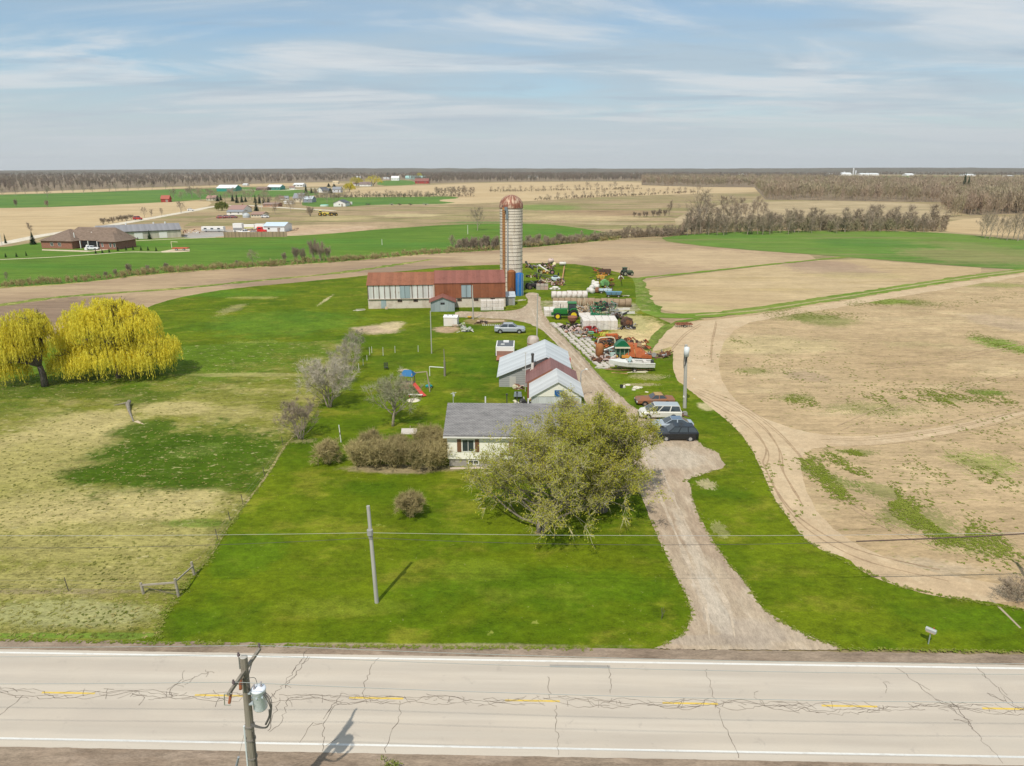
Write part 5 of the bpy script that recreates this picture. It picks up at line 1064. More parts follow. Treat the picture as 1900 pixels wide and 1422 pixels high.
# --- evergreens
def gen_conifer(seed, h=10, w=4):
    r = random.Random(seed); T = MB(); W = MB(); W.cyl((0, 0, 0), (0, 0, h * .96), .16, .02, 6)
    z = h * .06
    while z < h:
        f = 1 - z / h; R_ = w / 2 * (f ** .8) + .12; n = int(10 + 12 * f)
        for i in range(n):
            a = r.uniform(0, 2 * pi); rr_ = R_ * r.uniform(.65, 1.1); c, s = cos(a), sin(a); tz = z - rr_ * .28 + r.uniform(-.1, .1); b = rr_ * .3
            T.add([(0, 0, z + .2), (c * rr_ * .6 - s * b, s * rr_ * .6 + c * b, z - rr_ * .08), (c * rr_, s * rr_, tz), (c * rr_ * .6 + s * b, s * rr_ * .6 - c * b, z - rr_ * .08)], [(0, 1, 2, 3)])
        z += .22 + .25 * f
    return W, T
W, T = gen_conifer(4); CON = None
CONL = [(11, 452, 19, 6, 'dark spruce at the left edge beside the country road'), (62, 454, 24, 15, 'broad dark spruce left of the brick bungalow'), (211, 444, 19, 9, 'spruce at the right corner of the brick bungalow'), (278, 444, 17, 10, 'spruce on the lawn before the long grey shed'), (230, 445, 6, 4, 'tiny spruce before the left half of the long grey shed'), (256, 445, 5, 4, 'tiniest spruce before the middle of the long grey shed'),
        (11, 478, 9, 5, 'leftmost sapling spruce above the gravel path'), (31, 477, 9, 5, 'second sapling spruce above the gravel path'), (49, 475, 9, 4, 'third sapling spruce above the gravel path')] + [(x, y, 8, 5, ordw(i + 1) + ' young evergreen in the row beside the gravel path right of the bungalow') for i, (x, y) in enumerate(((178, 471), (190, 470), (203, 469), (219, 466), (234, 465), (247, 464), (262, 465), (275, 465), (290, 466)))] + \
       [(x, y, h_, w_, ordw(i + 1) + ' dark conifer from the left among the village houses') for i, (x, y, h_, w_) in enumerate(sorted(((432, 374, 13, 9), (440, 377, 16, 10), (449, 376, 13, 9), (456, 375, 10, 8), (474, 377, 15, 9), (482, 378, 17, 9), (490, 377, 14, 9), (498, 376, 11, 8), (476, 392, 17, 12), (404, 374, 12, 9), (410, 372, 11, 8), (568, 359, 16, 9), (578, 359, 11, 8), (585, 359, 10, 9), (613, 359, 10, 12), (562, 371, 10, 7), (610, 347, 7, 10), (620, 347, 6, 10))))] + \
       [(1785, 366, 44, 16, 'tall dark pine rising from the right-hand wood'), (1792, 368, 40, 16, 'second pine beside the tall dark one in the right-hand wood'), (1547, 340, 10, 5, 'small dark pine at the edge of the far farm'), (720, 325, 6, 8, 'dark pine on the skyline left of centre'), (732, 325, 5, 10, 'low dark pine on the skyline left of centre'), (826, 322, 6, 5, 'dark pine on the skyline behind the red barn'), (860, 322, 5, 4, 'dark pine on the skyline right of the red barn')]
for x, y, hp_, wp_, lab in CONL:
    p = at(x, max(y, 326)); k = mpp(x, max(y, 326)); s = (wp_ * k / 4, wp_ * k / 4, hp_ * k / 10)
    if CON is None:
        CON = thing('conifer', lab, 'tree', p, 0, 'evergreens'); CON.scale = s; W.build('trunk', m_barkd, CON); T.build('crown', m_con, CON)
    else: dup(CON, p, rr.uniform(0, 6), lab, 'evergreens', s)

# --- woods: far-off masses, one object each
def lowtree(seed, n=34):
    r = random.Random(seed); vs = []; fs = []
    def tri(a, b, c): k = len(vs); vs.extend([a, b, c]); fs.append((k, k + 1, k + 2))
    tri((-.014, 0, 0), (.014, 0, 0), (0, 0, .8)); tri((0, -.014, 0), (0, .014, 0), (0, 0, .8))
    for i in range(n):
        a = r.uniform(0, 2 * pi); z0 = r.uniform(.22, .7); l = r.uniform(.16, .36); out = r.uniform(.06, .24)
        p = Vector((cos(a) * .05, sin(a) * .05, z0)); q = Vector((cos(a) * out + r.uniform(-.06, .06), sin(a) * out + r.uniform(-.06, .06), min(1.03, z0 + l)))
        s = (q - p).cross(rvec(r)).normalized() * r.uniform(.008, .024); tri(tuple(p - s), tuple(p + s), tuple(q)); 
        m_ = p.lerp(q, .5); q2 = m_ + Vector((r.uniform(-.12, .12), r.uniform(-.12, .12), r.uniform(.04, .18))); tri(tuple(m_ - s), tuple(m_ + s), tuple(q2))
        tri(tuple(q - s * .8), tuple(q + s * .8), tuple(q + Vector((r.uniform(-.08, .08), r.uniform(-.08, .08), r.uniform(.02, .12)))))
    return np.array(vs), np.array(fs)
LT = [lowtree(i) for i in range(6)]
def inpoly(x, y, poly):
    c = False; j = len(poly) - 1
    for i in range(len(poly)):
        if (poly[i][1] > y) != (poly[j][1] > y) and x < (poly[j][0] - poly[i][0]) * (y - poly[i][1]) / (poly[j][1] - poly[i][1]) + poly[i][0]: c = not c
        j = i
    return c
def wood(name, label, poly, n, h0, h1, mat, seed, cw=.9, power=1.0, hz=0, under=True, umat=None, wide=1.0):
    rnd_ = np.random.RandomState(seed); V = []; Fc = []; b = 0; wp = [at(*p) for p in poly]; poly2 = [(p.x, p.y) for p in wp]
    xs = [p[0] for p in poly]; ys = [p[1] for p in poly]; cnt = 0; tries = 0
    y0, y1 = min(ys), max(ys); ylo = 1 / (y1 - 314.0); yhi = 1 / (y0 - 314.0)
    while cnt < n and tries < n * 20:
        tries += 1; px = rnd_.uniform(min(xs), max(xs)); u = rnd_.uniform() ** power; d = ylo * (yhi / ylo) ** u; py = 314 + 1 / d
        if not inpoly(px, py, poly): continue
        p = at(px, py); sc = rnd_.uniform(h0, h1); v, f = LT[rnd_.randint(6)]; a = rnd_.uniform(0, 6.28); ca, sa = cos(a), sin(a); wsc = sc * cw * (1 + wide * u)
        X_ = (v[:, 0] * ca - v[:, 1] * sa) * wsc + p.x; Y_ = (v[:, 0] * sa + v[:, 1] * ca) * wsc + p.y; V.append(np.stack([X_, Y_, v[:, 2] * sc], 1)); Fc.append(f + b); b += len(v); cnt += 1
    V = np.concatenate(V); Fc = np.concatenate(Fc); me = bpy.data.meshes.new(name)
    me.vertices.add(len(V)); me.vertices.foreach_set('co', V.astype(np.float32).ravel()); me.loops.add(len(Fc) * 3); me.loops.foreach_set('vertex_index', Fc.astype(np.int32).ravel())
    me.polygons.add(len(Fc)); me.polygons.foreach_set('loop_start', np.arange(0, len(Fc) * 3, 3, dtype=np.int32)); me.polygons.foreach_set('loop_total', np.full(len(Fc), 3, np.int32)); me.update(); me.validate()
    me.materials.append(mat); o = bpy.data.objects.new(name, me); COL.objects.link(o); tag(o, label, 'woodland', None, 'stuff'); return o
m_wood = M_foliage((.29, .215, .155), (.25, .225, .13), (.34, .265, .205), .022, 0, 'wood_mass', .95)
m_wood2 = M_foliage((.24, .185, .145), (.21, .185, .13), (.28, .225, .18), .009, 0, 'far_wood_mass', .95)
m_floor = gmat('leaf_litter', (.19, .145, .10), (.23, .18, .12), None, big=.02, mid=.1, fine=.4, fvar=.5, bump=0)
W3 = [(1190, 344), (1290, 347), (1400, 348), (1420, 371), (1500, 372), (1760, 376), (1800, 400), (1905, 396), (2050, 400), (2050, 336), (1870, 335.5), (1640, 336.5), (1540, 333), (1400, 331), (1190, 331)]
W3b = [(1760, 404), (1800, 402), (1905, 396), (2050, 398), (2050, 385), (1770, 378), (1740, 385)]
W1 = [(-300, 359), (0, 358), (180, 351), (380, 344.5), (480, 341), (620, 337.5), (700, 334.5), (760, 333), (760, 320), (380, 319.5), (-300, 320)]
W2 = [(775, 341), (900, 338), (1000, 337), (1190, 336), (1190, 321), (760, 320), (760, 333)]
W4 = [(1190, 332), (1540, 332), (1560, 329), (1560, 322), (1190, 320)]
W5 = [(1640, 326), (2100, 330), (2100, 321), (1560, 319.5), (1560, 322)]
for i, w_ in enumerate((W3, W1, W2, W4)): sheet('wood_floor', w_, 8, m_floor, .5, smoothit=0)
wood('bare_wood', 'broad bare grey-brown wood filling the distance at the right', W3, 4200, 11, 17, m_wood, 1, .8, 1.15)
wood('bare_wood', 'bare wood in front at the far right edge', W3b, 260, 10, 15, m_wood, 6, .7)
wood('bare_wood', 'bare wood stretching along the horizon at the left', W1, 3800, 10, 15, m_wood2, 2, .9, .85, wide=1.6)
wood('bare_wood', 'bare wood along the horizon behind the silo', W2, 2800, 11, 16, m_wood2, 3, .9, .9, wide=1.5)
wood('bare_wood', 'bare wood on the horizon right of the silo', W4, 1500, 11, 15, m_wood2, 4, 1.2, 1, wide=1.5)
wood('bare_wood', 'thin dark wood on the horizon beyond the far farm', W5, 900, 12, 18, m_wood2, 5, 1.5, 1, wide=1.5)
wood('understorey', 'brown scrub undergrowth along the front tree belt', [(1262, 436), (1420, 434), (1600, 431), (1755, 431), (1755, 422), (1600, 420), (1420, 420), (1270, 424)], 620, 2.5, 7.5, m_wood, 7, .9)

wood('hedgerow_scrub', 'low brown scrub and dead grass along the edge between meadow and ploughed strip', [(0, 536), (190, 522), (270, 512), (400, 502), (560, 492), (650, 486), (780, 474), (900, 467), (1150, 446), (1150, 441), (900, 462), (780, 470), (650, 481), (560, 487), (400, 497), (270, 507), (190, 517), (0, 531)], 900, .6, 2.1, m_bush, 8, 1.4)
wood('hedgerow_scrub', 'low scrub along the stubble tree rows and hedgerow beyond the scrub field', [(586, 369), (735, 367.5), (880, 366), (880, 364), (735, 365), (586, 366.5)], 260, 1.5, 4.5, m_wood, 9, 1.2)
wood('hedgerow_scrub', 'thin scrub below the near stubble tree row', [(990, 374), (1100, 368), (1290, 359), (1290, 357), (1100, 365.5), (990, 371.5)], 260, 1.0, 3.5, m_wood, 10, 1.3)
wood('hedgerow_scrub', 'thin scrub below the far stubble tree row', [(908, 358), (1040, 355), (1190, 352), (1190, 350.5), (1040, 353.5), (908, 356)], 220, 1.2, 4.0, m_wood, 12, 1.3)
wood('hedgerow_scrub', 'dense scrub thicket right of the silo below the bare bushes', [(845, 466), (935, 463), (1075, 451), (1150, 443), (1270, 438), (1270, 434), (1150, 439), (1075, 447), (935, 459), (845, 461)], 520, 1.2, 3.4, m_wood, 11, 1.1)
# --- willows
def gen_willow(seed, blobs, trunk_h, r0, strands, holes=.0):
    r = random.Random(seed); W = MB(); T = MB(); C = MB()
    top = Vector((r.uniform(-.3, .3), 0, trunk_h)); W.tube([(0, 0, -.2), (.05, 0, trunk_h * .5), top], [r0, r0 * .8, r0 * .7], 9)
    wts = [b[1][0] * b[1][1] for b in blobs]; tot = sum(wts)
    for (c, rad) in blobs:
        c = Vector(c); 
        for k in range(5):
            tgt = c + Vector((r.uniform(-.6, .6) * rad[0], r.uniform(-.6, .6) * rad[1], r.uniform(.0, .75) * rad[2])); mid = top.lerp(tgt, .5) + Vector((0, 0, .7)) + rvec(r, .4)
            pts = catmull([top, mid, tgt], 4); W.tube(pts, [r0 * .42 * (1 - i / len(pts)) + .03 for i in range(len(pts))], 5)
            for q in pts[4:]:
                for _ in range(3):
                    e = q + Vector((r.uniform(-1, 1), r.uniform(-1, 1), r.uniform(.1, 1))) * 1.2; W.tube([q, q.lerp(e, .5) + rvec(r, .15), e], [.05, .035, .015], 3)
    def cloud(p, n_, sd=.16):
        for _ in range(n_):
            c = p + rvec(r, sd); a = Vector((r.uniform(-.4, .4), r.uniform(-.4, .4), -1)).normalized() * r.uniform(.12, .26); b = a.cross(rvec(r)).normalized() * r.uniform(.03, .06); C.add([c - a, c + b, c + a, c - b], [(0, 1, 2, 3)])
    for _ in range(strands):
        x = r.uniform(0, tot); j = 0
        while x > wts[j]: x -= wts[j]; j += 1
        c, rad = blobs[j]; az = r.uniform(0, 2 * pi); el = math.asin(r.uniform(-.15, 1)); sh_ = r.uniform(.62, 1.08)
        d = Vector((cos(az) * cos(el), sin(az) * cos(el), sin(el)))
        p = Vector(c) + Vector((d.x * rad[0], d.y * rad[1], d.z * rad[2])) * sh_
        if mnoise.noise(p * .55 + Vector((seed, 0, 0))) < holes - .34: continue
        L_ = r.uniform(.6, 2.1) * (1.15 - .55 * max(0, d.z)); n_ = 5; q = Vector(p); out = Vector((d.x, d.y, 0)) * .5; ww = r.uniform(.02, .045); s = Vector((r.uniform(-1, 1), r.uniform(-1, 1), 0)).normalized() * ww; vs = []
        for i in range(n_ + 1):
            u = i / n_; q = p + out * (1 - (1 - u) ** 2) * L_ * .35 + Vector((0, 0, -1)) * L_ * u * (.35 + .65 * u) + rvec(r, .05)
            if q.z < .7: break
            vs += [q + s * (1 - u * .6), q - s * (1 - u * .6)]
            if i: cloud(q, 2, .13)
        if len(vs) >= 4: T.add(vs, [(2 * i, 2 * i + 1, 2 * i + 3, 2 * i + 2) for i in range(len(vs) // 2 - 1)])
    return W, T, C
def willow(label, pb, blobs_px, strands, seed, trunk=2.2, r0=.5, depth=1.0, holes=.04):
    b = at(*pb); k = mpp(*pb); bl_ = []
    for cx, cy, rx, ry in blobs_px: bl_.append((((cx - pb[0]) * k, 0 if depth == 1 else 0, (pb[1] - cy) * k * 1.0), (rx * k, rx * k * .95, ry * k)))
    bl2 = []
    r = random.Random(seed)
    for (c, rad) in bl_: bl2.append(((c[0], c[1] + r.uniform(-1.2, 1.2), c[2]), rad))
    t = thing('willow', label, 'tree', b, 0, 'yellow willows'); W, T, C = gen_willow(seed, bl2, trunk, r0, strands, holes)
    W.build('trunk', m_barkd, t, smooth=True); cr = T.build('drooping_twigs', m_yel, t); C.build('crown', m_yel, t); return t
willow('large dense yellow weeping willow, the right one of the pair', (222, 702), [(205, 600, 66, 45), (262, 600, 42, 34), (295, 645, 38, 34), (165, 630, 44, 40), (215, 655, 75, 35), (225, 580, 38, 26), (150, 665, 40, 22), (275, 662, 46, 24)], 7000, 5, 2.5, .55)
willow('thinner yellow weeping willow at the left edge with its trunk showing', (84, 718), [(75, 603, 42, 32), (40, 640, 42, 36), (100, 622, 26, 34), (20, 685, 30, 22), (60, 635, 36, 30), (-5, 650, 30, 32)], 3300, 8, 3.0, .5, holes=.12)
for i, (x, y, w_, h_, lab) in enumerate(((649, 357, 20, 17, 'yellow willow nearest the far grey-roofed garage'), (661, 345, 24, 16, 'wide yellow willow left among the far houses'), (693, 346, 32, 19, 'widest yellow willow right of the far white houses'), (778, 332, 11, 11, 'small yellow willow behind the red barn'))):
    willow_t = thing('willow', lab, 'tree', at(x, y), 0, 'yellow willows'); k = mpp(x, y); W, T, C = gen_willow(30 + i, [((0, 0, h_ * k * .55), (w_ * k * .5, w_ * k * .45, h_ * k * .45)), ((w_ * k * .25, 0, h_ * k * .45), (w_ * k * .3, w_ * k * .3, h_ * k * .35))], 2, .5, 260)
    W.build('trunk', m_barkd, willow_t); C2 = MB()
    for a in range(0, len(C.v), 4):
        c = sum((Vector(q) for q in C.v[a:a + 4]), Vector()) / 4; C2.add([c + (Vector(q) - c) * 4.5 for q in C.v[a:a + 4]], [(0, 1, 2, 3)])
    C2.build('crown', m_yel, willow_t)
g = thing('tree', 'bright yellow-green tree beside the round tank and white house', 'tree', at(412, 391)); k = mpp(412, 391); W, T, C = gen_willow(50, [((0, 0, 9 * k), (11 * k, 9 * k, 7 * k))], 2, .4, 200); W.build('trunk', m_barkd, g); C2 = MB()
for a in range(0, len(C.v), 4):
    c = sum((Vector(q) for q in C.v[a:a + 4]), Vector()) / 4; C2.add([c + (Vector(q) - c) * 4 for q in C.v[a:a + 4]], [(0, 1, 2, 3)])
C2.build('crown', m_gleaf, g)

# --- yard trees
bare_thing('bare_tree', 'low multi-stemmed bare tree nearest the worn fence line', 'tree', at(558, 816), 51, 4.4, 5.0, stems=4, r0=.10, lim=12, sub=5, sub2=3, tw=9, twl=.55, tww=.010, up=.6, low=.15, mt=m_twig)
bare_thing('bare_tree', 'broad pale bare tree left of the round budding tree', 'tree', at(612, 757), 52, 5.6, 7.4, stems=4, r0=.12, lim=16, sub=5, sub2=4, tw=9, twl=.7, tww=.012, up=.7, low=.15, mt=m_twigp, mb_=m_bark)
bare_thing('budding_tree', 'round grey-green budding tree in the middle of the back lawn', 'tree', at(729, 792), 53, 5.9, 7.0, stems=1, r0=.2, lim=16, sub=6, sub2=4, tw=9, twl=.6, tww=.012, up=.35, low=.3, mt=m_bud, ml=m_bud, leaf=1, leafs=.035)
for i, (x, y, hh) in enumerate(((644, 712, 4.6), (650, 690, 5.2), (655, 672, 4.8), (662, 655, 4.6), (634, 690, 4.4))):
    bare_thing('bare_tree', ordw(i + 1) + ' slender pale bare tree in the line of them behind the broad bare tree', 'tree', at(x, y), 60 + i, hh, 3.2, stems=2, r0=.07, lim=8, sub=4, sub2=3, tw=6, twl=.7, tww=.012, up=1.0, low=.15, mt=m_twigp, group='slender bare trees')
# hedge of brown shrubs beside the house
for i, (x, y, hh, ww) in enumerate(((668, 866, 2.3, 3.0), (700, 868, 2.5, 3.2), (735, 869, 2.6, 3.2), (770, 872, 2.6, 3.2), (806, 872, 2.5, 3.0), (690, 845, 2.2, 3.0), (738, 846, 1.8, 2.6), (795, 842, 2.6, 3.4), (820, 850, 2.8, 2.6))):
    bare_thing('shrub', ordw(i + 1) + ' brown leafless shrub of the hedge left of the cream house', 'shrub', at(x, y), 80 + i, hh, ww, stems=7, r0=.05, lim=16, sub=4, sub2=3, tw=8, twl=.6, tww=.012, up=1.0, low=.05, mt=m_bush, mb_=m_bush, group='hedge shrubs beside the house')
bare_thing('shrub', 'rounded brown shrub left of the hedge below the marker post', 'shrub', at(608, 862), 95, 2.4, 2.8, stems=8, r0=.04, lim=16, sub=4, sub2=3, tw=9, twl=.5, tww=.012, up=.9, low=.05, mt=m_bush, mb_=m_bush)
bare_thing('shrub', 'small round brown shrub alone on the front lawn', 'shrub', at(761, 961), 96, 2.0, 2.6, stems=8, r0=.04, lim=18, sub=4, sub2=3, tw=10, twl=.45, tww=.012, up=.9, low=.05, mt=m_bush, mb_=m_bush)
bare_thing('brush', 'grey-brown brush at the right edge where the lawn ends at the field', 'bush', at(1880, 1116), 97, .9, 2.6, stems=8, r0=.03, lim=10, sub=3, sub2=3, tw=6, twl=.5, tww=.01, up=.9, low=.05, mt=m_twig)
t = thing('sapling', 'tiny forked bare sapling on the lawn beside the driveway mouth', 'sapling', at(1227, 1152)); MB().tube([(0, 0, 0), (.02, 0, .5), (-.05, 0, 1.0)], .02, 4).tube([(.01, 0, .25), (.2, 0, .8)], .015, 4).tube([(.02, 0, .4), (.12, .1, 1.0)], .012, 4).build('stem', m_barkd, t)
# the two big budding trees before the house
def big_tree(label, pb, seed, h, w, lf, n1, x=0, shift=(0, 0), **kw):
    t = thing('budding_tree', label, 'tree', at(*pb)); W, T, Lf = gen_bare(seed, h, w, leaf=lf, **kw)
    for M_ in (W, T, Lf): M_.v = [(a + shift[0] * min(1, max(0, c) / (h * .45)), b + shift[1] * min(1, max(0, c) / (h * .45)), c) for a, b, c in M_.v]
    W.build('trunk', M_two((.15, .13, .09), (.24, .21, .16), 2.0, stretch=(2, 2, .4), name='pale_bark'), t, smooth=True); T.build('twigs', m_btwig, t); Lf.build('crown', m_leafy, t); return t
m_btwig = M_foliage((.36, .33, .18), (.44, .40, .26), (.27, .25, .12), .8, 0, 'pale_twigs', .9)
big_tree('wide low budding tree with pale curving limbs, its trunk at the lawn centre', (1003, 990), 121, 6.2, 11.6, 3, 0, shift=(.7, 2.7), stems=2, r0=.22, lim=24, sub=8, sub2=4, tw=9, twl=.85, tww=.011, up=.22, low=.14, leafs=.06, droop=.0)
big_tree('tall dense budding tree rising beside the driveway in front of the porch', (1118, 952), 133, 10.2, 8.8, 4, 0, shift=(-.3, 1.2), stems=2, r0=.32, lim=30, sub=7, sub2=5, tw=10, twl=.72, tww=.011, up=.45, low=.08, leafs=.055, droop=.0)
bare_thing('bare_tree', 'greyish bare tree mixing with the tall budding tree beside the house end', 'tree', at(1085, 880), 140, 9.2, 7.0, stems=1, r0=.2, lim=18, sub=6, sub2=4, tw=9, twl=.7, tww=.011, up=.45, low=.25, mt=m_btwig, ml=m_leafy, leaf=1, leafs=.06, mb_=m_bark)
# ================================================================== VEHICLES
m_tyre = P((.02, .02, .02), .85, 0, .2, 6); m_rim = P((.45, .46, .47), .35, .5, .1); m_head = P((.75, .77, .78), .15); m_tail = P((.35, .015, .012), .3)
def wheel(t, x, y, r, w, rim=None, name='wheel', rr=.62):
    s = 1 if y > 0 else -1; m = MB()
    m.lathe([(r * .55, -w / 2), (r * .93, -w / 2), (r, -w * .35), (r, w * .35), (r * .93, w / 2), (r * .55, w / 2)], c=(x, y, r), n=18, axis='Y')
    o = m.build(name, m_tyre, t, smooth=False); m = MB()
    m.lathe([(0, y * 0 - w * .48), (r * rr, -w * .5), (r * rr, w * .5), (0, w * .48)], c=(x, y, r), n=14, axis='Y'); m.build('rim', rim or m_rim, o); return o
def loft(st):
    vs = []; fs = []; n = 8
    for x, zb, zt, w in st:
        sh = min(.14, (zt - zb) * .3)
        for y, z in ((-w * .9, zb), (-w, zb + sh), (-w, zt - sh), (-w * .9, zt), (w * .9, zt), (w, zt - sh), (w, zb + sh), (w * .9, zb)): vs.append((x, y, z))
    for i in range(len(st) - 1):
        for k in range(n): fs.append((i * n + k, i * n + (k + 1) % n, (i + 1) * n + (k + 1) % n, (i + 1) * n + k))
    fs += [tuple(range(n - 1, -1, -1)), tuple(range((len(st) - 1) * n, len(st) * n))]; return MB().add(vs, fs)
def quad_in(a, b, c, d, m=.1, off=.012):
    a, b, c, d = map(Vector, (a, b, c, d)); ce = (a + b + c + d) / 4; nn = (b - a).cross(d - a).normalized() * off
    return [p.lerp(ce, m) + nn for p in (a, b, c, d)]
def car(name, label, cat, loc, rz, L, W, paint, st, cab, wr=.33, wb=None, rim=None, glass=None, splits=2, group=None, roofpaint=None):
    """st: body stations (x,zb,zt,halfw); cab: (xf0,xf1,xr1,xr0,zbelt,ztop,wb,wt)"""
    t = thing(name, label, cat, loc, rz, group); loft(st).build('body', paint, t)
    xf0, xf1, xr1, xr0, zb, zt, w0, w1 = cab; glass = glass or M_glass()
    m = MB(); V = [(xf0, -w0, zb), (xf0, w0, zb), (xr0, w0, zb), (xr0, -w0, zb), (xf1, -w1, zt), (xf1, w1, zt), (xr1, w1, zt), (xr1, -w1, zt)]
    m.add(V, [(0, 1, 5, 4), (1, 2, 6, 5), (2, 3, 7, 6), (3, 0, 4, 7), (4, 5, 6, 7)]); m.build('cabin', paint, t)
    m = MB(); m.box(((xf1 + xr1) / 2, 0, zt + .02), (xf1 - xr1, w1 * 1.96, .05), taper=.94); m.build('roof', roofpaint or paint, t)
    for nm, idx, mg in (('windshield', (0, 1, 5, 4), .1), ('rear_window', (2, 3, 7, 6), .14)):
        MB().add(quad_in(*[V[i] for i in idx], m=mg), [(0, 1, 2, 3)]).build(nm, glass, t)
    for s in (1, -1):
        for k in range(splits):
            f0, f1 = k / splits, (k + 1) / splits
            bl = lambda a, b, f: Vector(a).lerp(Vector(b), f)
            if s > 0: A, B, C_, D = V[1], V[2], V[6], V[5]
            else: A, B, C_, D = V[0], V[3], V[7], V[4]
            q = [bl(A, B, f0), bl(A, B, f1), bl(D, C_, f1), bl(D, C_, f0)]
            if s < 0: q = [q[1], q[0], q[3], q[2]]
            MB().add(quad_in(*q, m=.12), [(0, 1, 2, 3)]).build('side_window', glass, t)
    wb = wb or L * .6; off = (st[0][0] + st[-1][0]) / 2
    for sx_ in (1, -1):
        for sy in (1, -1):
            x = off + sx_ * wb / 2 + (.0); m = MB(); m.lathe([(0, -.03), (wr * 1.18, -.03), (wr * 1.18, .03), (0, .03)], c=(x, sy * (W / 2 - .02), wr * 1.05), n=14, axis='Y'); m.build('wheel_arch', M_dark, t)
            wheel(t, x, sy * (W / 2 - .08), wr, .24, rim)
    xf = max(st[0][0], st[-1][0]); xr = min(st[0][0], st[-1][0]); zt_ = st[0][2]
    for sy in (1, -1):
        MB().box((xf - .03, sy * W * .36, zt_ - .16), (.1, .34, .14)).build('headlight', m_head, t); MB().box((xr + .02, sy * W * .4, st[-1][2] - .22), (.08, .16, .26)).build('tail_light', m_tail, t)
    MB().box((xf - .0, 0, st[0][1] + .12), (.12, W * .86, .16)).build('bumper', P((.05, .05, .05), .6), t)
    return t
def paintm(c, r=.25, dirt=None, amt=0): return P(c, r, 0, .12, 1.5, 0, dirt, amt, .6)
LEFT = pi + FR
car('suv', 'black suv with silver wheels parked nearest to the camera beside the driveway', 'car', at(1258, 819) + Vector((0, .7, 0)), LEFT, 4.55, 1.82, paintm((.012, .015, .018), .2),
    [(2.25, .3, .78, .72), (2.05, .25, .98, .86), (1.0, .22, 1.08, .91), (-1.9, .22, 1.12, .91), (-2.22, .3, 1.05, .84)], (1.15, .45, -1.75, -2.15, 1.08, 1.68, .84, .68), .36, 2.65, splits=3, group='cars parked beside the driveway')
car('sedan', 'silver blue sedan parked between the black suv and the pale minivan', 'car', at(1249, 800) + Vector((0, .6, 0)), LEFT + .03, 4.7, 1.8, paintm((.33, .38, .43), .25),
    [(2.35, .3, .68, .7), (2.1, .25, .86, .84), (1.0, .22, .98, .9), (-1.6, .22, 1.0, .9), (-2.3, .32, .92, .8)], (1.1, .2, -1.0, -1.85, .96, 1.42, .82, .6), .33, 2.7, group='cars parked beside the driveway', roofpaint=paintm((.12, .17, .24), .2))
car('minivan', 'pale beige minivan with a grey roof parked behind the silver sedan', 'car', at(1226, 779) + Vector((0, .8, 0)), LEFT - .02, 5.0, 1.95, paintm((.62, .6, .54), .35),
    [(2.5, .32, .72, .72), (2.25, .26, .95, .9), (1.4, .25, 1.08, .96), (-2.2, .25, 1.1, .97), (-2.5, .32, 1.05, .92)], (1.75, .7, -2.2, -2.42, 1.05, 1.75, .9, .76), .34, 3.0, splits=3, group='cars parked beside the driveway', roofpaint=paintm((.36, .4, .42), .3))
car('old_car', 'rusty brown old coupe with a dented hood parked farthest back', 'car', at(1216, 753) + Vector((0, .6, 0)), LEFT + .05, 4.9, 1.8, M_two((.30, .12, .05), (.22, .13, .10), .8, rough=.7, name='rusted_paint'),
    [(2.45, .35, .75, .75), (2.2, .28, .9, .88), (.6, .25, .95, .9), (-1.4, .25, 1.0, .9), (-2.4, .35, .92, .82)], (.7, .1, -.9, -1.5, .95, 1.42, .8, .62), .33, 2.8, rim=P((.3, .2, .15), .7), group='cars parked beside the driveway', roofpaint=M_two((.42, .29, .13), (.3, .16, .08), .9))
car('pickup_truck', 'silver crew-cab pickup truck parked on the lawn before the barn track', 'truck', at(946, 619) + Vector((0, .6, 0)), FR, 5.6, 1.95, paintm((.30, .33, .37), .35),
    [(2.8, .4, .9, .8), (2.55, .35, 1.1, .95), (1.3, .33, 1.2, .98), (-1.2, .33, 1.2, .98), (-2.6, .36, 1.24, .97), (-2.8, .42, 1.2, .92)], (1.35, .55, -1.15, -2.0, 1.18, 1.8, .9, .72), .4, 3.5, splits=2)
# white box trailer with a dark roof + red-brown deck
b = at(937, 664); t = thing('trailer', 'white box trailer with a flat dark roof and white hatch behind the grey workshop', 'trailer', b, FR); TW = 34 * mpp(937, 664); TH = hgt(b, 648.5) + .3; TD = 4.3
MB().box((0, TD / 2, TH / 2 + .2), (TW, TD, TH - .2)).build('body', P((.74, .73, .7), .4), t); MB().box((0, TD / 2 + .1, TH + .13), (TW - .35, TD - .5, .05)).build('roof_panel', P((.11, .12, .13), .7), t)
MB().box((.1, TD * .72, TH + .25), (.9, .7, .2)).build('roof_hatch', P((.75, .75, .75), .4), t); MB().box((-.4, TD * .3, TH + .22), (.6, .35, .12)).build('roof_vent', P((.6, .6, .58), .4), t)
MB().box((0, -.02, .75), (TW - .3, .06, .7)).build('lower_band', P((.28, .16, .12), .7), t)
for x in (-TW / 2 - .02, TW / 2 + .02): wheel(t, x * .9, .9, .32, .2)
b = at(948, 682); t = thing('wooden_deck', 'red-brown board deck leaning behind the left slope of the grey workshop', 'deck', at(935, 672), FR)
dk_ = MB(); 
for k in range(7): dk_.box((0, k * .42, .35), (2.4, .36, .06))
dk_.build('boards', P((.36, .15, .09), .8, 0, .3), t); MB().box((0, 1.3, .16), (2.2, 2.6, .32)).build('frame', P((.2, .1, .07), .8), t)
t = thing('tank', 'upturned whitish drum tank standing behind the roof of the grey workshop', 'tank', at(989, 646), .3); MB().lathe([(0, 0), (.9, .02), (1.0, .4), (1.0, 1.6), (.8, 2.0), (0, 2.1)], n=16).build('shell', M_two((.55, .47, .42), (.38, .28, .22), .8, name='stained_white'), t, smooth=True); MB().lathe([(1.0, .75), (1.05, .8), (1.05, .9), (1.0, .95)], n=16).build('band', P((.25, .14, .08), .8), t)

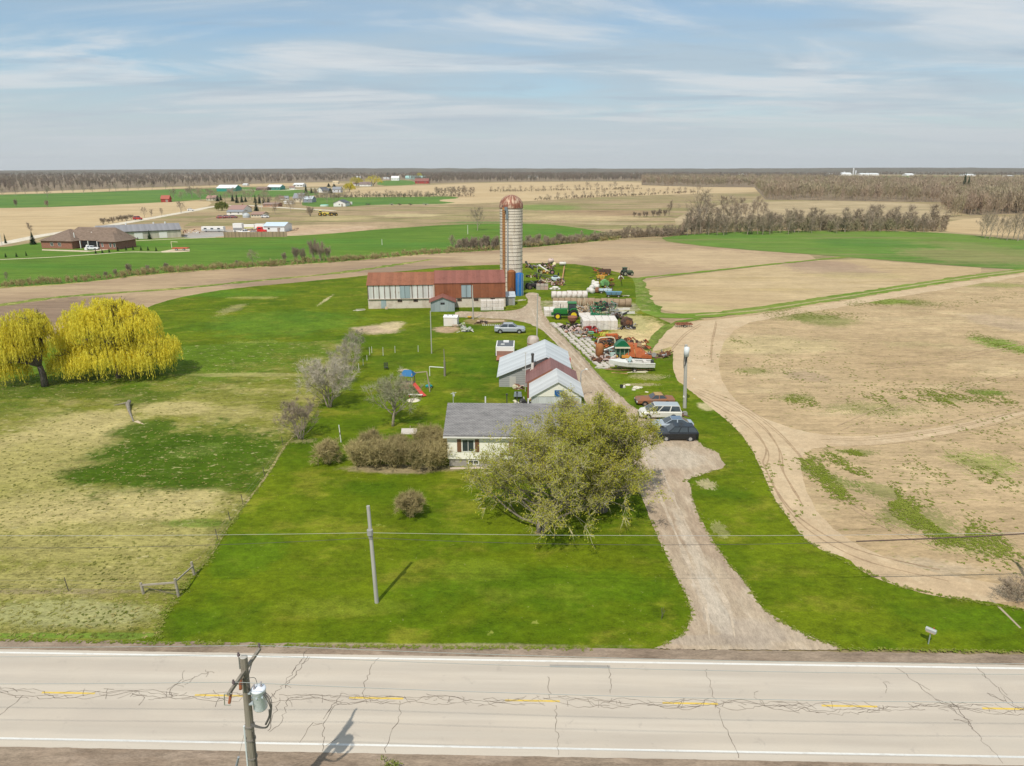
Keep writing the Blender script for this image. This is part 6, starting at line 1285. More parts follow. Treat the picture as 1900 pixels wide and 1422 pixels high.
# ---- green tractor
def tractor(label, loc, rz, s=1.0, paint=None, rimc=None, cab=True, cat='tractor'):
    paint = paint or P((.02, .16, .035), .35, 0, .15, 2); rimc = rimc or P((.72, .52, .02), .4)
    t = thing('tractor', label, cat, loc, rz); t.scale = (s, s, s)
    h_ = loft([(2.9, 1.15, 1.75, .36), (2.6, 1.0, 1.95, .42), (1.2, .95, 2.0, .45), (.3, .95, 2.02, .46)]); h_.build('hood', paint, t)
    MB().box((1.2, 0, .85), (3.2, .5, .45)).build('chassis', P((.03, .07, .04), .6), t); MB().box((3.05, 0, .95), (.45, .7, .5)).build('front_weight', P((.02, .12, .03), .5), t)
    MB().box((1.4, -.47, 1.72), (2.2, .03, .12)).build('stripe', rimc, t)
    if cab:
        MB().box((-.55, 0, 2.35), (1.5, 1.25, 1.35), taper=.92).build('cab_glass', M_glass(), t)
        pm = MB()
        for x in (-1.28, .18):
            for y in (-.6, .6): pm.bar((x, y, 1.68), (x * .9 - .05, y * .9, 3.02), .09)
        pm.build('cab_frame', paint, t); MB().box((-.55, 0, 3.1), (1.75, 1.5, .2), taper=.9).build('cab_roof', paint, t)
    else:
        MB().box((-.6, 0, 1.5), (.6, .6, .2)).box((-.88, 0, 1.8), (.1, .6, .5)).build('seat', P((.05, .05, .05)), t); MB().cyl((.2, 0, 1.6), (-.1, 0, 2.1), .03).build('steering_column', P((.05, .05, .05)), t)
    for y in (-.85, .85):
        fe = MB(); fe.prism([(-.1, 1.75), (-.45, 2.12), (-1.25, 2.12), (-1.6, 1.8), (-1.5, 1.7), (-1.2, 1.98), (-.5, 1.98), (-.2, 1.7)], y - .28, y + .28); fe.build('fender', paint, t)
        wheel(t, -.85, y * 1.12, .95, .5, rimc, 'rear_wheel', .6); wheel(t, 2.1, y * 1.02, .66, .36, rimc, 'front_wheel', .6)
    MB().cyl((1.6, .3, 2.0), (1.6, .3, 2.9), .05).build('exhaust', P((.06, .06, .06), .5), t)
    return t
k = mpp(1050, 592); tractor('big green tractor with yellow wheels and a cab, facing left in the machinery yard', at(1056, 594) + Vector((0, 1.0, 0)), LEFT, 56 * k / 5.6)
tractor('dark green old tractor with a raised post at the top right of the yard', at(1161, 512), FR + .4, .75, P((.05, .09, .05), .7), P((.3, .3, .2)), True)
tractor('small dark red tractor before the stacked white blocks', at(1098, 613), LEFT + .3, .42, P((.26, .02, .02), .5), P((.35, .05, .04)), False)
tractor('black rusty old tractor among the scrap right of the silo', at(985, 537), .4, .72, P((.03, .028, .03), .8), P((.12, .08, .07)), False)

# ---- boat on a trailer
b = at(1172, 691); k = mpp(1172, 691); BLn = 84 * k; t = thing('boat', 'white motor boat with a raised windshield resting on a trailer', 'boat', b + Vector((0, .8, 0)), LEFT + .07); t.scale = (1, 1.1, 1.35)
st = []; vs = []; fs = []
stn = [(0.0, 1.1, .05, 1.35), (.06, .9, .35, 1.3), (.2, .62, .8, 1.22), (.4, .45, 1.02, 1.12), (.7, .4, 1.06, 1.02), (1.0, .42, 1.0, .98)]
for u, zb, w, zt in stn:
    x = BLn / 2 - u * BLn
    for y, z in ((-w, zt), (-w * .92, zt - .45), (-w * .35, zb), (0, zb - .08), (w * .35, zb), (w * .92, zt - .45), (w, zt)): vs.append((x, y, z))
n = 7
for i in range(len(stn) - 1):
    for q in range(n - 1): fs.append((i * n + q, (i + 1) * n + q, (i + 1) * n + q + 1, i * n + q + 1))
fs.append(tuple((len(stn) - 1) * n + q for q in range(n)))
MB().add(vs, fs).build('hull', M_two((.66, .66, .62), (.52, .53, .50), 1.0, .5, .68, .4, name='chalky_hull'), t)
dm = MB(); dv = []; 
for u, zb, w, zt in stn: x = BLn / 2 - u * BLn; dv += [(x, -w, zt + .004), (x, w, zt + .004)]
dm.add(dv[:8], [(0, 1, 3, 2), (2, 3, 5, 4), (4, 5, 7, 6)]); dm.add([(BLn / 2 - .4 * BLn, -1.02, 1.12), (BLn / 2 - .4 * BLn, 1.02, 1.12), (BLn / 2 - .4 * BLn, 1.02, .7), (BLn / 2 - .4 * BLn, -1.02, .7)], [(0, 1, 2, 3)])
dm.build('foredeck', P((.72, .71, .66), .4), t)
MB().box((-BLn * .2, 0, .72), (BLn * .58, 1.7, .05)).build('cockpit_floor', P((.5, .47, .42), .8), t)
for x in (-BLn * .05, -BLn * .3): MB().box((x, 0, .95), (.5, 1.3, .4)).build('seat', P((.6, .56, .5), .6), t)
gw = MB()
for s in (-1, 1): gw.bar((BLn * .1, s * 1.03, 1.14), (-BLn / 2, s * .99, 1.0), .14, .08)
gw.build('gunwale', P((.75, .74, .7), .4), t); MB().add([(BLn * .06, -.75, 1.12), (BLn * .06, .75, 1.12), (BLn * .0, .65, 1.55), (BLn * .0, -.65, 1.55)], [(0, 1, 2, 3)]).build('windshield', P((.35, .5, .48), .1), t)
MB().box((-BLn * .47, 0, .95), (.35, .5, .5)).build('engine_cover', P((.05, .05, .05)), t)
t = thing('boat_trailer', 'rusty narrow trailer carrying the white motor boat', 'trailer', b + Vector((0, .8, 0)), LEFT + .07)
m_ = MB(); 
for s in (-1, 1): m_.bar((-BLn * .48, s * .6, .32), (BLn * .3, s * .6, .32), .09); m_.bar((BLn * .3, s * .6, .32), (BLn * .58, 0, .3), .09)
for x in (-BLn * .4, -BLn * .1, BLn * .2): m_.bar((x, -.8, .34), (x, .8, .34), .09)
m_.build('frame', P((.33, .2, .1), .8), t)
for s in (-1, 1): wheel(t, -BLn * .05, s * 1.0, .3, .2, P((.4, .35, .3)))

# ================================================================== MACHINERY AND SCRAP
rs = random.Random(42)
def frame_machine(name, label, px, py, L, W, H, rz, paint, seed, tines=8, wheels=2, cat='implement', wr=.35):
    r = random.Random(seed); t = thing(name, label, cat, at(px, py), rz); m = MB(); z = .45 + H * .15
    for y in (-W / 2, 0, W / 2): m.bar((-L / 2, y, z), (L / 2, y, z), .12)
    for i in range(4): x = -L / 2 + L * i / 3; m.bar((x, -W / 2, z + .02), (x, W / 2, z + .02), .1)
    m.build('frame', paint, t); m = MB()
    for i in range(5):
        x = r.uniform(-L / 2, L / 2); m.bar((x, r.uniform(-W / 2, W / 2), z), (x + r.uniform(-.6, .6), r.uniform(-W / 2, W / 2), H), .08)
    m.bar((-L / 2, 0, H), (L / 2 * .6, 0, H * .9), .1); m.build('superstructure', paint, t); m = MB()
    for i in range(tines):
        x = -L / 2 + L * (i + .5) / tines
        for y in (-W / 2, W / 2): m.tube([(x, y, z), (x - .1, y + .1, z * .6), (x + .1, y, .02)], .035, 4)
    m.build('tines', P((.12, .1, .09), .8), t)
    for i in range(wheels): wheel(t, 0 if wheels < 3 else (-L / 3 if i < 2 else L / 3), (-1) ** i * (W / 2 + .15), wr, .2, P((.3, .28, .2), .7))
    return t
def wagon(name, label, px, py, L, W, H, rz, paint, slope=.75, cat='wagon', top=None, tongue=1.6):
    t = thing(name, label, cat, at(px, py), rz); zb = .7
    m = MB(); b_ = [(-L / 2 * slope, -W / 2 * slope, zb), (L / 2 * slope, -W / 2 * slope, zb), (L / 2 * slope, W / 2 * slope, zb), (-L / 2 * slope, W / 2 * slope, zb)]; u_ = [(-L / 2, -W / 2, H), (L / 2, -W / 2, H), (L / 2, W / 2, H), (-L / 2, W / 2, H)]
    i_ = [(x * .94, y * .94, H) for x, y, z in u_]; j_ = [(x * .9, y * .9, zb + .3) for x, y, z in b_]
    m.add(b_ + u_ + i_ + j_, [(3, 2, 1, 0), (0, 1, 5, 4), (1, 2, 6, 5), (2, 3, 7, 6), (3, 0, 4, 7), (4, 5, 9, 8), (5, 6, 10, 9), (6, 7, 11, 10), (7, 4, 8, 11), (8, 9, 13, 12), (9, 10, 14, 13), (10, 11, 15, 14), (11, 8, 12, 15), (12, 13, 14, 15)])
    m.build('box', paint, t); m = MB()
    for i in range(4): x = -L / 2 * .95 + L * .95 * i / 3; m.bar((x * slope, -W / 2 * slope - .03, zb), (x, -W / 2 - .03, H), .08)
    m.build('stake', paint, t) if False else m.build('side_ribs', P((.1, .09, .08), .8), t)
    m = MB(); m.box((0, 0, .55), (L * .8, .5, .16)); m.bar((L * .4, 0, .5), (L * .5 + tongue, 0, .35), .1); m.build('undercarriage', P((.14, .1, .08), .8), t)
    for x in (-L * .3, L * .3):
        for y in (-W / 2 * .75, W / 2 * .75): wheel(t, x, y, .33, .2, P((.35, .3, .25), .7))
    return t
def tyre(label, px, py, r, lean=0, group=None, hub=None):
    t = thing('tyre', label, 'tyre', at(px, py), rs.uniform(0, 6), group); m = MB()
    if lean: m.lathe([(r * .55, -.14), (r, -.14), (r, .14), (r * .55, .14), (r * .55, -.14)], c=(0, 0, r), n=16, axis='Y'); h_ = MB().lathe([(0, -.06), (r * .5, -.1), (r * .5, .1), (0, .06)], c=(0, 0, r), n=12, axis='Y')
    else: m.lathe([(r * .55, .02), (r * .8, .0), (r, .06), (r, .22), (r * .8, .28), (r * .55, .26), (r * .55, .02)], n=16); h_ = MB().lathe([(0, .1), (r * .5, .08), (r * .5, .18), (0, .16)], n=12)
    m.build('casing', m_tyre, t); 
    if hub: h_.build('hub', P(hub, .7), t)
    return t
def auger(label, a, b, r, mat, cat='auger', wheels=True, name='auger'):
    A, B = a, b; t = thing(name, label, cat, (A.x, A.y, 0)); d = B - A; d0 = Vector((0, 0, A.z)); m = MB(); m.cyl(d0, d0 + d, r, r, 10); m.build('tube', mat, t)
    m = MB(); m.box(tuple(d0 + Vector((0, 0, .05))), (r * 3, r * 3, r * 2.4)); m.build('hopper', mat, t)
    mid = d0 + d * .5; m = MB(); m.bar((mid.x, mid.y - .4, 0), (mid.x, mid.y, mid.z), .07); m.bar((mid.x, mid.y + .4, 0), (mid.x, mid.y, mid.z), .07); m.build('leg_frame', P((.2, .1, .07), .8), t); return t
def drum(name, label, px, py, r, L, rz, mat, cat='tank', z=None, legs=True):
    t = thing(name, label, cat, at(px, py), rz); z = z if z is not None else r + .3
    MB().lathe([(0, -L / 2 - r * .25), (r * .6, -L / 2 - r * .2), (r, -L / 2), (r, L / 2), (r * .6, L / 2 + r * .2), (0, L / 2 + r * .25)], c=(0, 0, z), n=16, axis='X').build('shell', mat, t, smooth=True)
    if legs:
        m = MB(); 
        for x in (-L * .3, L * .3): m.box((x, 0, (z - r * .6) / 2), (.15, r * 1.5, z - r * .6))
        m.build('cradle', P((.2, .15, .12), .8), t)
    MB().cyl((L * .1, 0, z + r * .9), (L * .1, 0, z + r + .15), r * .25, n=10).build('lid', P((.3, .25, .2), .7), t); return t
def planks(name, label, px, py, n, L, rz, mat, cat='plank pile', spread=.8, zst=.07):
    t = thing(name, label, cat, at(px, py), rz); r = random.Random(px); m = MB()
    for i in range(n): m.box((r.uniform(-.2, .2), r.uniform(-spread, spread), .05 + zst * (i // 4)), (L * r.uniform(.6, 1), .2, .05), rz=r.uniform(-.25, .25))
    m.build('planks', mat, t); return t
def heap(name, label, px, py, n, w, h, seed, mats, cat='scrap heap'):
    """tangle of bars, tubes, discs and sheets; one part per kind of scrap"""
    r = random.Random(seed); t = thing(name, label, cat, at(px, py)); A, B, C_ = MB(), MB(), []
    for i in range(n):
        z = r.uniform(.08, h * .8); p = Vector((r.uniform(-w, w), r.uniform(-w * .5, w * .5), z)); d = Vector((r.uniform(-1, 1), r.uniform(-1, 1), r.uniform(-.35, .45))).normalized() * r.uniform(.4, 1.3); q = p + d; q.z = max(.05, q.z)
        if i % 3 == 0: A.cyl(p, q, r.uniform(.06, .14), n=6)
        elif i % 3 == 1: B.bar(p, q, r.uniform(.1, .5), r.uniform(.05, .16))
        else: C_.append(MB().lathe([(0, -.04), (r.uniform(.2, .4), -.05), (r.uniform(.25, .4), .05), (0, .04)], c=tuple(p + Vector((0, 0, .1))), n=10, axis=r.choice('XYZ')))
    A.build('pipes', mats[0], t); B.build('bars', mats[1 % len(mats)], t); each('disc', mats[2 % len(mats)], t, C_); return t
RST = M_two((.26, .11, .05), (.17, .08, .045), 1.5, name='rust'); RSTD = M_two((.13, .07, .045), (.08, .05, .04), 1.5, name='dark_rust'); BLK = P((.03, .03, .032), .7); WHT = M_two((.68, .65, .6), (.55, .5, .44), 1.5, .5, .7, .6, name='dull_white')
ORG = M_two((.46, .12, .035), (.36, .10, .04), 1.2, name='orange_red_paint'); GRNM = P((.015, .16, .07), .45, 0, .25, 2); YEL = M_two((.62, .40, .06), (.5, .3, .06), 1.5, name='yellow_paint'); BLUE = M_two((.12, .26, .36), (.18, .3, .36), 1.0, rough=.5, name='faded_blue'); CRM = P((.6, .55, .4), .6); PNK = P((.55, .42, .38), .7); WOOD = P((.4, .3, .2), .85, 0, .3, 3); GRY = P((.3, .29, .28), .7)
# cluster right of the silo
auger('black lattice elevator lying on the grass just right of the silo', at(976, 487, .9), at(989, 499, .4), .22, BLK)
heap('scrap_heap', 'dark heap of old implements at the back of the scrap right of the silo', 1009, 495, 26, 1.7, 1.1, 1, (BLK, RSTD, RSTD))
drum('tank', 'pinkish rounded tank at the back of the scrap right of the silo', 1022, 490, .7, 1.4, .5, PNK)
drum('tank', 'long white tank lying flat at the far edge of the scrap', 1044, 494, .5, 1.9, 0, WHT)
t = thing('ball_tank', 'pale yellow round tank between the pinkish and the long white tank', 'tank', at(1028.5, 495)); MB().ball((0, 0, .75), .62, 14, 10).build('shell', P((.66, .58, .32), .5), t, smooth=True); MB().lathe([(.35, 0), (.4, .3)], n=10).build('base', RST, t)
auger('white curved spout pipe sloping down in the middle of the scrap', at(1001, 493, 1.3), at(1016, 503, .4), .22, WHT)
auger('long dark beam with a green side lying across the scrap', at(993, 507, .6), at(1030, 515, .5), .16, P((.08, .1, .04), .8))
auger('second long dark rail lying below the first across the scrap', at(1004, 512, .5), at(1026, 520, .4), .12, BLK)
auger('rusty orange grain auger slanting upright at the right end of the scrap', at(1042, 529, .2), at(1047, 495, 1.0), .2, M_two((.42, .2, .08), (.5, .33, .15), 1.0))
for i, (x, y, r_, hb_) in enumerate(((1001, 506, .5, (.3, .2, .12)), (1024.5, 510, .72, (.35, .18, .2)), (996, 518, .7, None), (1002, 518, .5, (.2, .15, .1)), (1036, 512, .45, (.2, .3, .3)))): tyre(['worn tyre at the left of the scrap near the white spout', 'biggest upright tyre with a dusty pink hub in the scrap', 'large dark tyre at the lower left of the scrap', 'tyre leaning against the large dark one in the scrap', 'tyre near the rusty orange grain auger'][i], x, y, r_, 1, 'tyres in the scrap', hb_)
heap('scrap_heap', 'brown and cream heap of machine parts in the middle of the scrap', 1012, 508, 30, 1.5, .9, 2, (CRM, RST, YEL))
heap('scrap_heap', 'rusty heap with pale bits at the lower middle of the scrap', 1010, 524, 34, 1.9, .8, 3, (PNK, RST, RSTD))
heap('scrap_heap', 'scrap of dark parts beside the rusty orange auger', 1040, 522, 22, 1.0, .8, 4, (GRY, RST, BLK))
t = thing('car_cab', 'pale blue discarded truck cab in the scrap right of the silo', 'cab', at(1031, 521), .2); loft([(1.1, .2, .8, .7), (.9, .15, 1.0, .75), (-.9, .15, 1.0, .75), (-1.1, .2, .8, .7)]).build('body', P((.55, .65, .68), .4), t); MB().box((-.1, 0, 1.2), (1.2, 1.3, .45), taper=.8).build('cab_window', M_glass(), t)
t = thing('crate_stack', 'grey wire-sided crates stacked at the front of the scrap', 'crates', at(1006, 538), 0)
for i in range(2):
    for j in range(3):
        MB().box((-1.0 + j * 1.0, 0, .45 + i * .0 + .0), (.95, 1.0, .85)).build('crate', P((.36 + .05 * j, .33, .28), .9, 0, .4, 6), t) if i == 0 else MB().box((-1.0 + j * 1.0, .1, 1.2), (.9, .9, .5)).build('crate', P((.42, .36, .32), .9, 0, .4, 6), t)
def bagpile(label, px, py, n, seed, w, mat, name='bag_pile', cat='bags', sz=.42):
    r = random.Random(seed); t = thing(name, label, cat, at(px, py))
    for i in range(n): MB().ball((r.uniform(-w, w), r.uniform(-.5, .5), .25 + .35 * (i % 3 == 2)), sz * r.uniform(.8, 1.2), 8, 6, (1.3, 1, .75), .12, r).build('bag', mat, t, smooth=True)
    return t
bagpile('heap of white bags at the front right end of the scrap', 1028, 538, 9, 3, 1.2, WHT)
planks('plank_pile', 'cream boards strewn on the grass behind the tiny grey hut', 966, 558, 9, 2.6, .5, CRM)
planks('plank_pile', 'pale broken boards lying left of the barn base', 668, 577, 9, 2.6, .35, P((.6, .55, .45), .8))
t = thing('lamp_post', 'small thin white post standing in the scrap right of the silo', 'post', at(997, 507)); MB().cyl((0, 0, 0), (0, 0, 2.0), .04, n=6).build('post', WHT, t); MB().ball((0, 0, 2.1), .15).build('lamp_head', WHT, t)
# upper right group
wagon('wagon', 'dark rusty flat wagon with a grey top at the back of the yard', 1122, 511, 3.4, 1.7, 1.7, 0, RSTD, .95)
frame_machine('hay_rake', 'orange hay implement before the dark rusty wagon', 1118, 515, 2.4, 1.3, 1.3, 0, P((.5, .2, .03), .6), 5, 7)
wagon('wagon', 'yellow box wagon behind the white bale heap', 1114, 521, 2.4, 1.2, 1.3, 0, YEL, .9, tongue=.3)
for i, (x, y, r_) in enumerate(((1098, 545, .62), (1107, 536, .6), (1102, 533, .6), (1098, 538, .62), (1106, 530, .55), (1094, 543, .62), (1101, 527, .5))):
    t = thing('wrapped_bale', ordw(i + 1) + ' white wrapped bale of the loose heap left of the light green machine', 'bale', at(x, y), rs.uniform(0, 3), 'white bales of the loose heap'); MB().lathe([(0, -.62), (r_ * .9, -.62), (r_, -.5), (r_, .5), (r_ * .9, .62), (0, .62)], c=(0, 0, r_), n=14, axis='X').build('bale', WHT, t, smooth=True)
def baler(label, px, py, rz, s, paint, p2, name='baler'):
    t = thing(name, label, 'machine', at(px, py), rz); t.scale = (s, s, s)
    m = MB(); m.prism([(-1.3, .6), (1.0, .5), (1.3, 1.2), (.9, 2.1), (.2, 2.5), (-.8, 2.3), (-1.4, 1.5)], -.75, .75); m.build('body', paint, t)
    for y in (-.9, .9): wheel(t, -.2, y, .42, .28, P((.5, .4, .1)))
    m = MB(); m.bar((1.0, 0, .6), (2.8, 0, .45), .14); m.build('drawbar', RSTD, t); m = MB(); m.lathe([(0, -.05), (.5, -.05), (.5, .05), (0, .05)], c=(-.2, -.8, 1.4), n=12, axis='Y'); m.box((.6, -.79, 1.2), (.5, .06, .9)); m.build('side_cover', p2, t)
    m = MB()
    for i in range(5): m.box((-1.0 + i * .5, 0, 2.35 - abs(i - 2.3) * .16), (.12, 1.56, .1))
    m.build('rollers', RSTD, t); return t
baler('light green baler in the upper right group of machines', 1122, 533, .2, .8, P((.16, .36, .12), .5, 0, .2), P((.1, .2, .08)))
heap('scrap_heap', 'brown scrap at the right side of the light green baler', 1134, 532, 18, .8, 1.0, 9, (RSTD, RST, BLK))
baler('rusty disc machine right beside the white wrapped bales', 1108, 544, 1.3, .55, RST, RSTD, 'mower')
t = wagon('flat_trailer', 'pale blue flat trailer behind the long blue wagon', 1123, 545, 3.2, 1.2, 1.1, -.1, P((.45, .55, .6), .5), 1.0, 'trailer', tongue=.4)
wagon('wagon', 'long faded blue wagon with a cream drawbar', 1138, 552, 3.9, 1.5, 1.35, -.08, BLUE, .85, tongue=1.4)
t = thing('beam', 'cream beam lying right of the long faded blue wagon', 'beam', at(1161, 551), .05); MB().box((0, 0, .3), (1.8, .18, .14)).build('beam', CRM, t); MB().box((-.6, 0, .12), (.2, .4, .24)).box((.6, 0, .12), (.2, .4, .24)).build('block', GRY, t)
t = thing('scrap_cover', 'white arched cover with scrap under it at the back right of the yard', 'cover', at(1152, 518), 0); m = MB(); arc = [(cos(a) * .75, .95 * sin(a)) for a in np.linspace(0, pi, 9)]; m.prism(arc + [(x * .8, z * .8) for x, z in reversed(arc)], -.5, .5); m.build('shell', WHT, t); MB().box((0, 0, .2), (.9, .6, .4)).build('scrap', RST, t)
auger('upright dark red auger post beside the dark green old tractor', at(1151, 511, .2), at(1152, 511, 3.2), .12, P((.2, .06, .04), .7))
auger('dark fallen beam left of the orange hay implement', at(1095, 516, .1), at(1102, 514, .1), .09, BLK)
# row of round bales, end to end, and white-topped row behind
m_hay = M_two((.34, .25, .16), (.26, .18, .115), 2.0, stretch=(.4, 3, 3), name='weathered_hay'); m_net = M_two((.66, .62, .58), (.42, .33, .27), 1.2, .52, .6, .7, name='torn_white_wrap')
a0_, a1_ = at(1026, 568), at(1172, 571); nb = 13; br0 = None
for i in range(nb):
    p = a0_.lerp(a1_, (i + .5) / nb) + Vector((0, .7, 0)); L_ = (a1_ - a0_).length / nb * .97
    t = thing('round_bale', ordw(i + 1) + ' brown round bale from the left in the long front row of bales', 'bale', p, atan2((a1_ - a0_).y, (a1_ - a0_).x), 'brown round bales end to end'); R_ = .92 * rs.uniform(.95, 1.04)
    MB().lathe([(0, -L_ / 2), (R_ * .93, -L_ / 2), (R_, -L_ * .42), (R_, L_ * .42), (R_ * .93, L_ / 2), (0, L_ / 2)], c=(0, 0, R_ * .97), n=20, axis='X').build('bale', m_hay, t, smooth=True)
a0_, a1_ = at(1023, 556), at(1090, 556); nb = 7
for i in range(nb):
    p = a0_.lerp(a1_, (i + .5) / nb) + Vector((0, .7, 0)); L_ = (a1_ - a0_).length / nb * .97
    t = thing('round_bale', ordw(i + 1) + ' bale from the left in the back row under torn white wrap', 'bale', p, .0, 'white-topped bales of the back row'); R_ = .95 * rs.uniform(.95, 1.04)
    MB().lathe([(0, -L_ / 2), (R_ * .93, -L_ / 2), (R_, -L_ * .42), (R_, L_ * .42), (R_ * .93, L_ / 2), (0, L_ / 2)], c=(0, 0, R_), n=18, axis='X').build('bale', m_net, t, smooth=True)
# leaning poles
t = thing('pole_bundle', 'bundle of brown poles and stalks leaning against the bale row', 'poles', at(1087, 577)); r = random.Random(6)
for i in range(24):
    x = r.uniform(-1.7, 1.9); MB().cyl((x, r.uniform(-.7, .1), 0), (x + r.uniform(-.5, .5), r.uniform(.3, .9), r.uniform(1.6, 2.9)), .045, .03, 5).build('pole', (RST, WOOD, CRM)[i % 3], t)
def block_stack(px, py, nx, nz, ny, sz, rz, fmt, group, mat, cat='block', name='white_block', drop=None):
    o = at(px, py); q = Matrix.Rotation(rz, 3, 'Z'); first = None; c = 0
    for kz in range(nz):
        for j in range(ny):
            for i in range(nx):
                if drop and drop(i, j, kz): continue
                c += 1; p = o + q @ Vector(((i + .5) * sz[0] + rs.uniform(-.03, .03), (j + .5) * sz[1] + rs.uniform(-.04, .04), kz * sz[2]))
                lab = fmt.format(lvl=['bottom', 'middle', 'top', 'topmost'][kz] if nz > 2 else ['bottom', 'top'][kz], col=ordw(i + 1), row=ordw(j + 1))
                if first is None:
                    m = MB(); a, b_, c_ = sz[0] * .48, sz[1] * .48, sz[2] * .98; e = .05
                    m.add([(-a, -b_, 0), (a, -b_, 0), (a, b_, 0), (-a, b_, 0), (-a, -b_, c_ - e), (a, -b_, c_ - e), (a, b_, c_ - e), (-a, b_, c_ - e), (-a + e, -b_ + e, c_), (a - e, -b_ + e, c_), (a - e, b_ - e, c_), (-a + e, b_ - e, c_)],
                          [(0, 1, 5, 4), (1, 2, 6, 5), (2, 3, 7, 6), (3, 0, 4, 7), (4, 5, 9, 8), (5, 6, 10, 9), (6, 7, 11, 10), (7, 4, 8, 11), (8, 9, 10, 11)])
                    first = m.build(name, mat); o_ = first
                else: o_ = first.copy(); COL.objects.link(o_)
                o_.location = p; o_.rotation_euler = (0, 0, rz + rs.uniform(-.02, .02)); tag(o_, lab, cat, group)
m_wb = M_two((.70, .655, .60), (.60, .54, .47), .7, .45, .65, .8, name='white_wrap')
block_stack(1081, 613, 5, 3, 3, (1.32, 1.6, .62), 0, 'white block of the big stack, {lvl} layer, {col} column, {row} row', 'white blocks of the big stack', m_wb)
block_stack(1010, 588, 2, 2, 3, (1.15, 1.2, .7), 0, 'white block left of the green tractor, {lvl} layer, {col} column, {row} row', 'white blocks left of the tractor', m_wb)
block_stack(1026, 572, 3, 2, 1, (1.1, 1.2, .7), 0, 'white block, {lvl} layer, {col} from the left, behind the green tractor hood', 'white blocks behind the tractor', m_wb)
block_stack(892, 577, 4, 3, 1, (1.25, 1.2, .75), BR, 'white wrapped bale, {lvl} layer, {col} from the left, stacked against the barn', 'white bales stacked against the barn', m_wb, 'bale', 'wrapped_bale')
block_stack(1078, 592, 3, 1, 4, (1.5, 1.3, .35), .1, 'flat white block, {col} from the left, {row} row, between tractor and green cultivator', 'flat white blocks on the ground', m_wb)
for i, (x, y) in enumerate(((1150, 584), (1160, 583), (1171, 583), (1152, 577), (1162, 576), (1148, 589))):
    o = MB().box((0, 0, .25), (1.5, .35, .5)).build('white_sheet', WHT); o.location = at(x, y); o.rotation_euler = (0, 0, rs.uniform(-.1, .1)); tag(o, ordw(i + 1) + ' white sheet lying flat behind the dark rusty baler', 'sheet', 'white sheets by the bale row')
# rust hopper
b = at(1062, 606); t = thing('hopper', 'rusty cone-shaped hopper standing before the green tractor', 'hopper', b); t.scale = (.72, .72, .78); m = MB(); m.lathe([(.3, .5), (1.15, 1.6), (1.35, 2.4), (1.2, 2.55), (0, 2.7)], n=14); m.build('cone', M_two((.30, .125, .07), (.24, .1, .06), 1.0, name='hopper_rust'), t)
m = MB(); 
for a in range(4): m.bar((cos(a * pi / 2 + .7) * 1.0, sin(a * pi / 2 + .7) * 1.0, 0), (cos(a * pi / 2 + .7) * .95, sin(a * pi / 2 + .7) * .95, 1.6), .09)
m.build('legs', RSTD, t); MB().cyl((0, 0, 0), (0, 0, .6), .3, .25, 10).build('outlet', BLK, t)
frame_machine('cultivator', 'big folded green cultivator in the middle of the yard', 1113, 592, 3.6, 2.2, 2.6, 0, GRNM, 11, 10, 4, wr=.3)
frame_machine('cultivator', 'green frame standing left beside the big folded cultivator', 1104, 590, 1.4, 1.6, 2.5, .3, P((.02, .22, .1), .5), 12, 6, 2, wr=.3)
frame_machine('harrow', 'grey upright harrow frames beside the green cultivator', 1140, 583, 1.8, 1.2, 2.4, 0, P((.28, .29, .27), .7), 13, 8, 0)
frame_machine('seeder', 'low black implement with pale wheels below the green cultivator', 1128, 596, 2.4, 1.2, 1.1, 0, BLK, 15, 5, 2, wr=.4)
baler('dark rusty old baler standing alone right of the white stack', 1163, 608, .3, .82, RSTD, RST)
heap('scrap_heap', 'scrap around the wheels of the dark rusty old baler', 1163, 611, 20, 1.5, .6, 16, (GRY, RSTD, BLK))
heap('scrap_heap', 'dark heap of engine parts under the rusty hopper', 1058, 611, 34, 1.9, .9, 17, (BLK, RSTD, PNK)); heap('scrap_heap', 'small brown heap on the slabs below the rusty hopper', 1078, 622, 26, 1.3, .5, 18, (WOOD, RST, GRY)); heap('scrap_heap', 'dark low scrap on the slabs left of the yellow rack', 1092, 629, 18, 1.2, .5, 19, (BLK, GRY, RST))
for i, (x, y) in enumerate(((1046, 606), (1070, 609), (1052, 612), (1080, 607))): tyre(ordw(i + 1) + ' old tyre from the left lying below the rusty hopper', x, y, .5, i % 2, 'tyres below the hopper', (.2, .18, .15))
t = thing('tub', 'round red tub right of the small dark red tractor', 'tub', at(1109, 618)); MB().lathe([(0, .05), (.42, .0), (.55, .4), (.6, .42), (.56, .36), (.4, .08), (0, .08)], n=16).build('tub', P((.5, .05, .06), .5), t)
t = thing('toolbox', 'small mint green box before the small dark red tractor', 'box', at(1096, 620), .4); MB().box((0, 0, .2), (1.1, .6, .4), taper=.9).build('box', P((.12, .36, .22), .6), t); MB().box((0, 0, .43), (1.12, .62, .07)).build('lid', P((.14, .4, .25), .6), t)
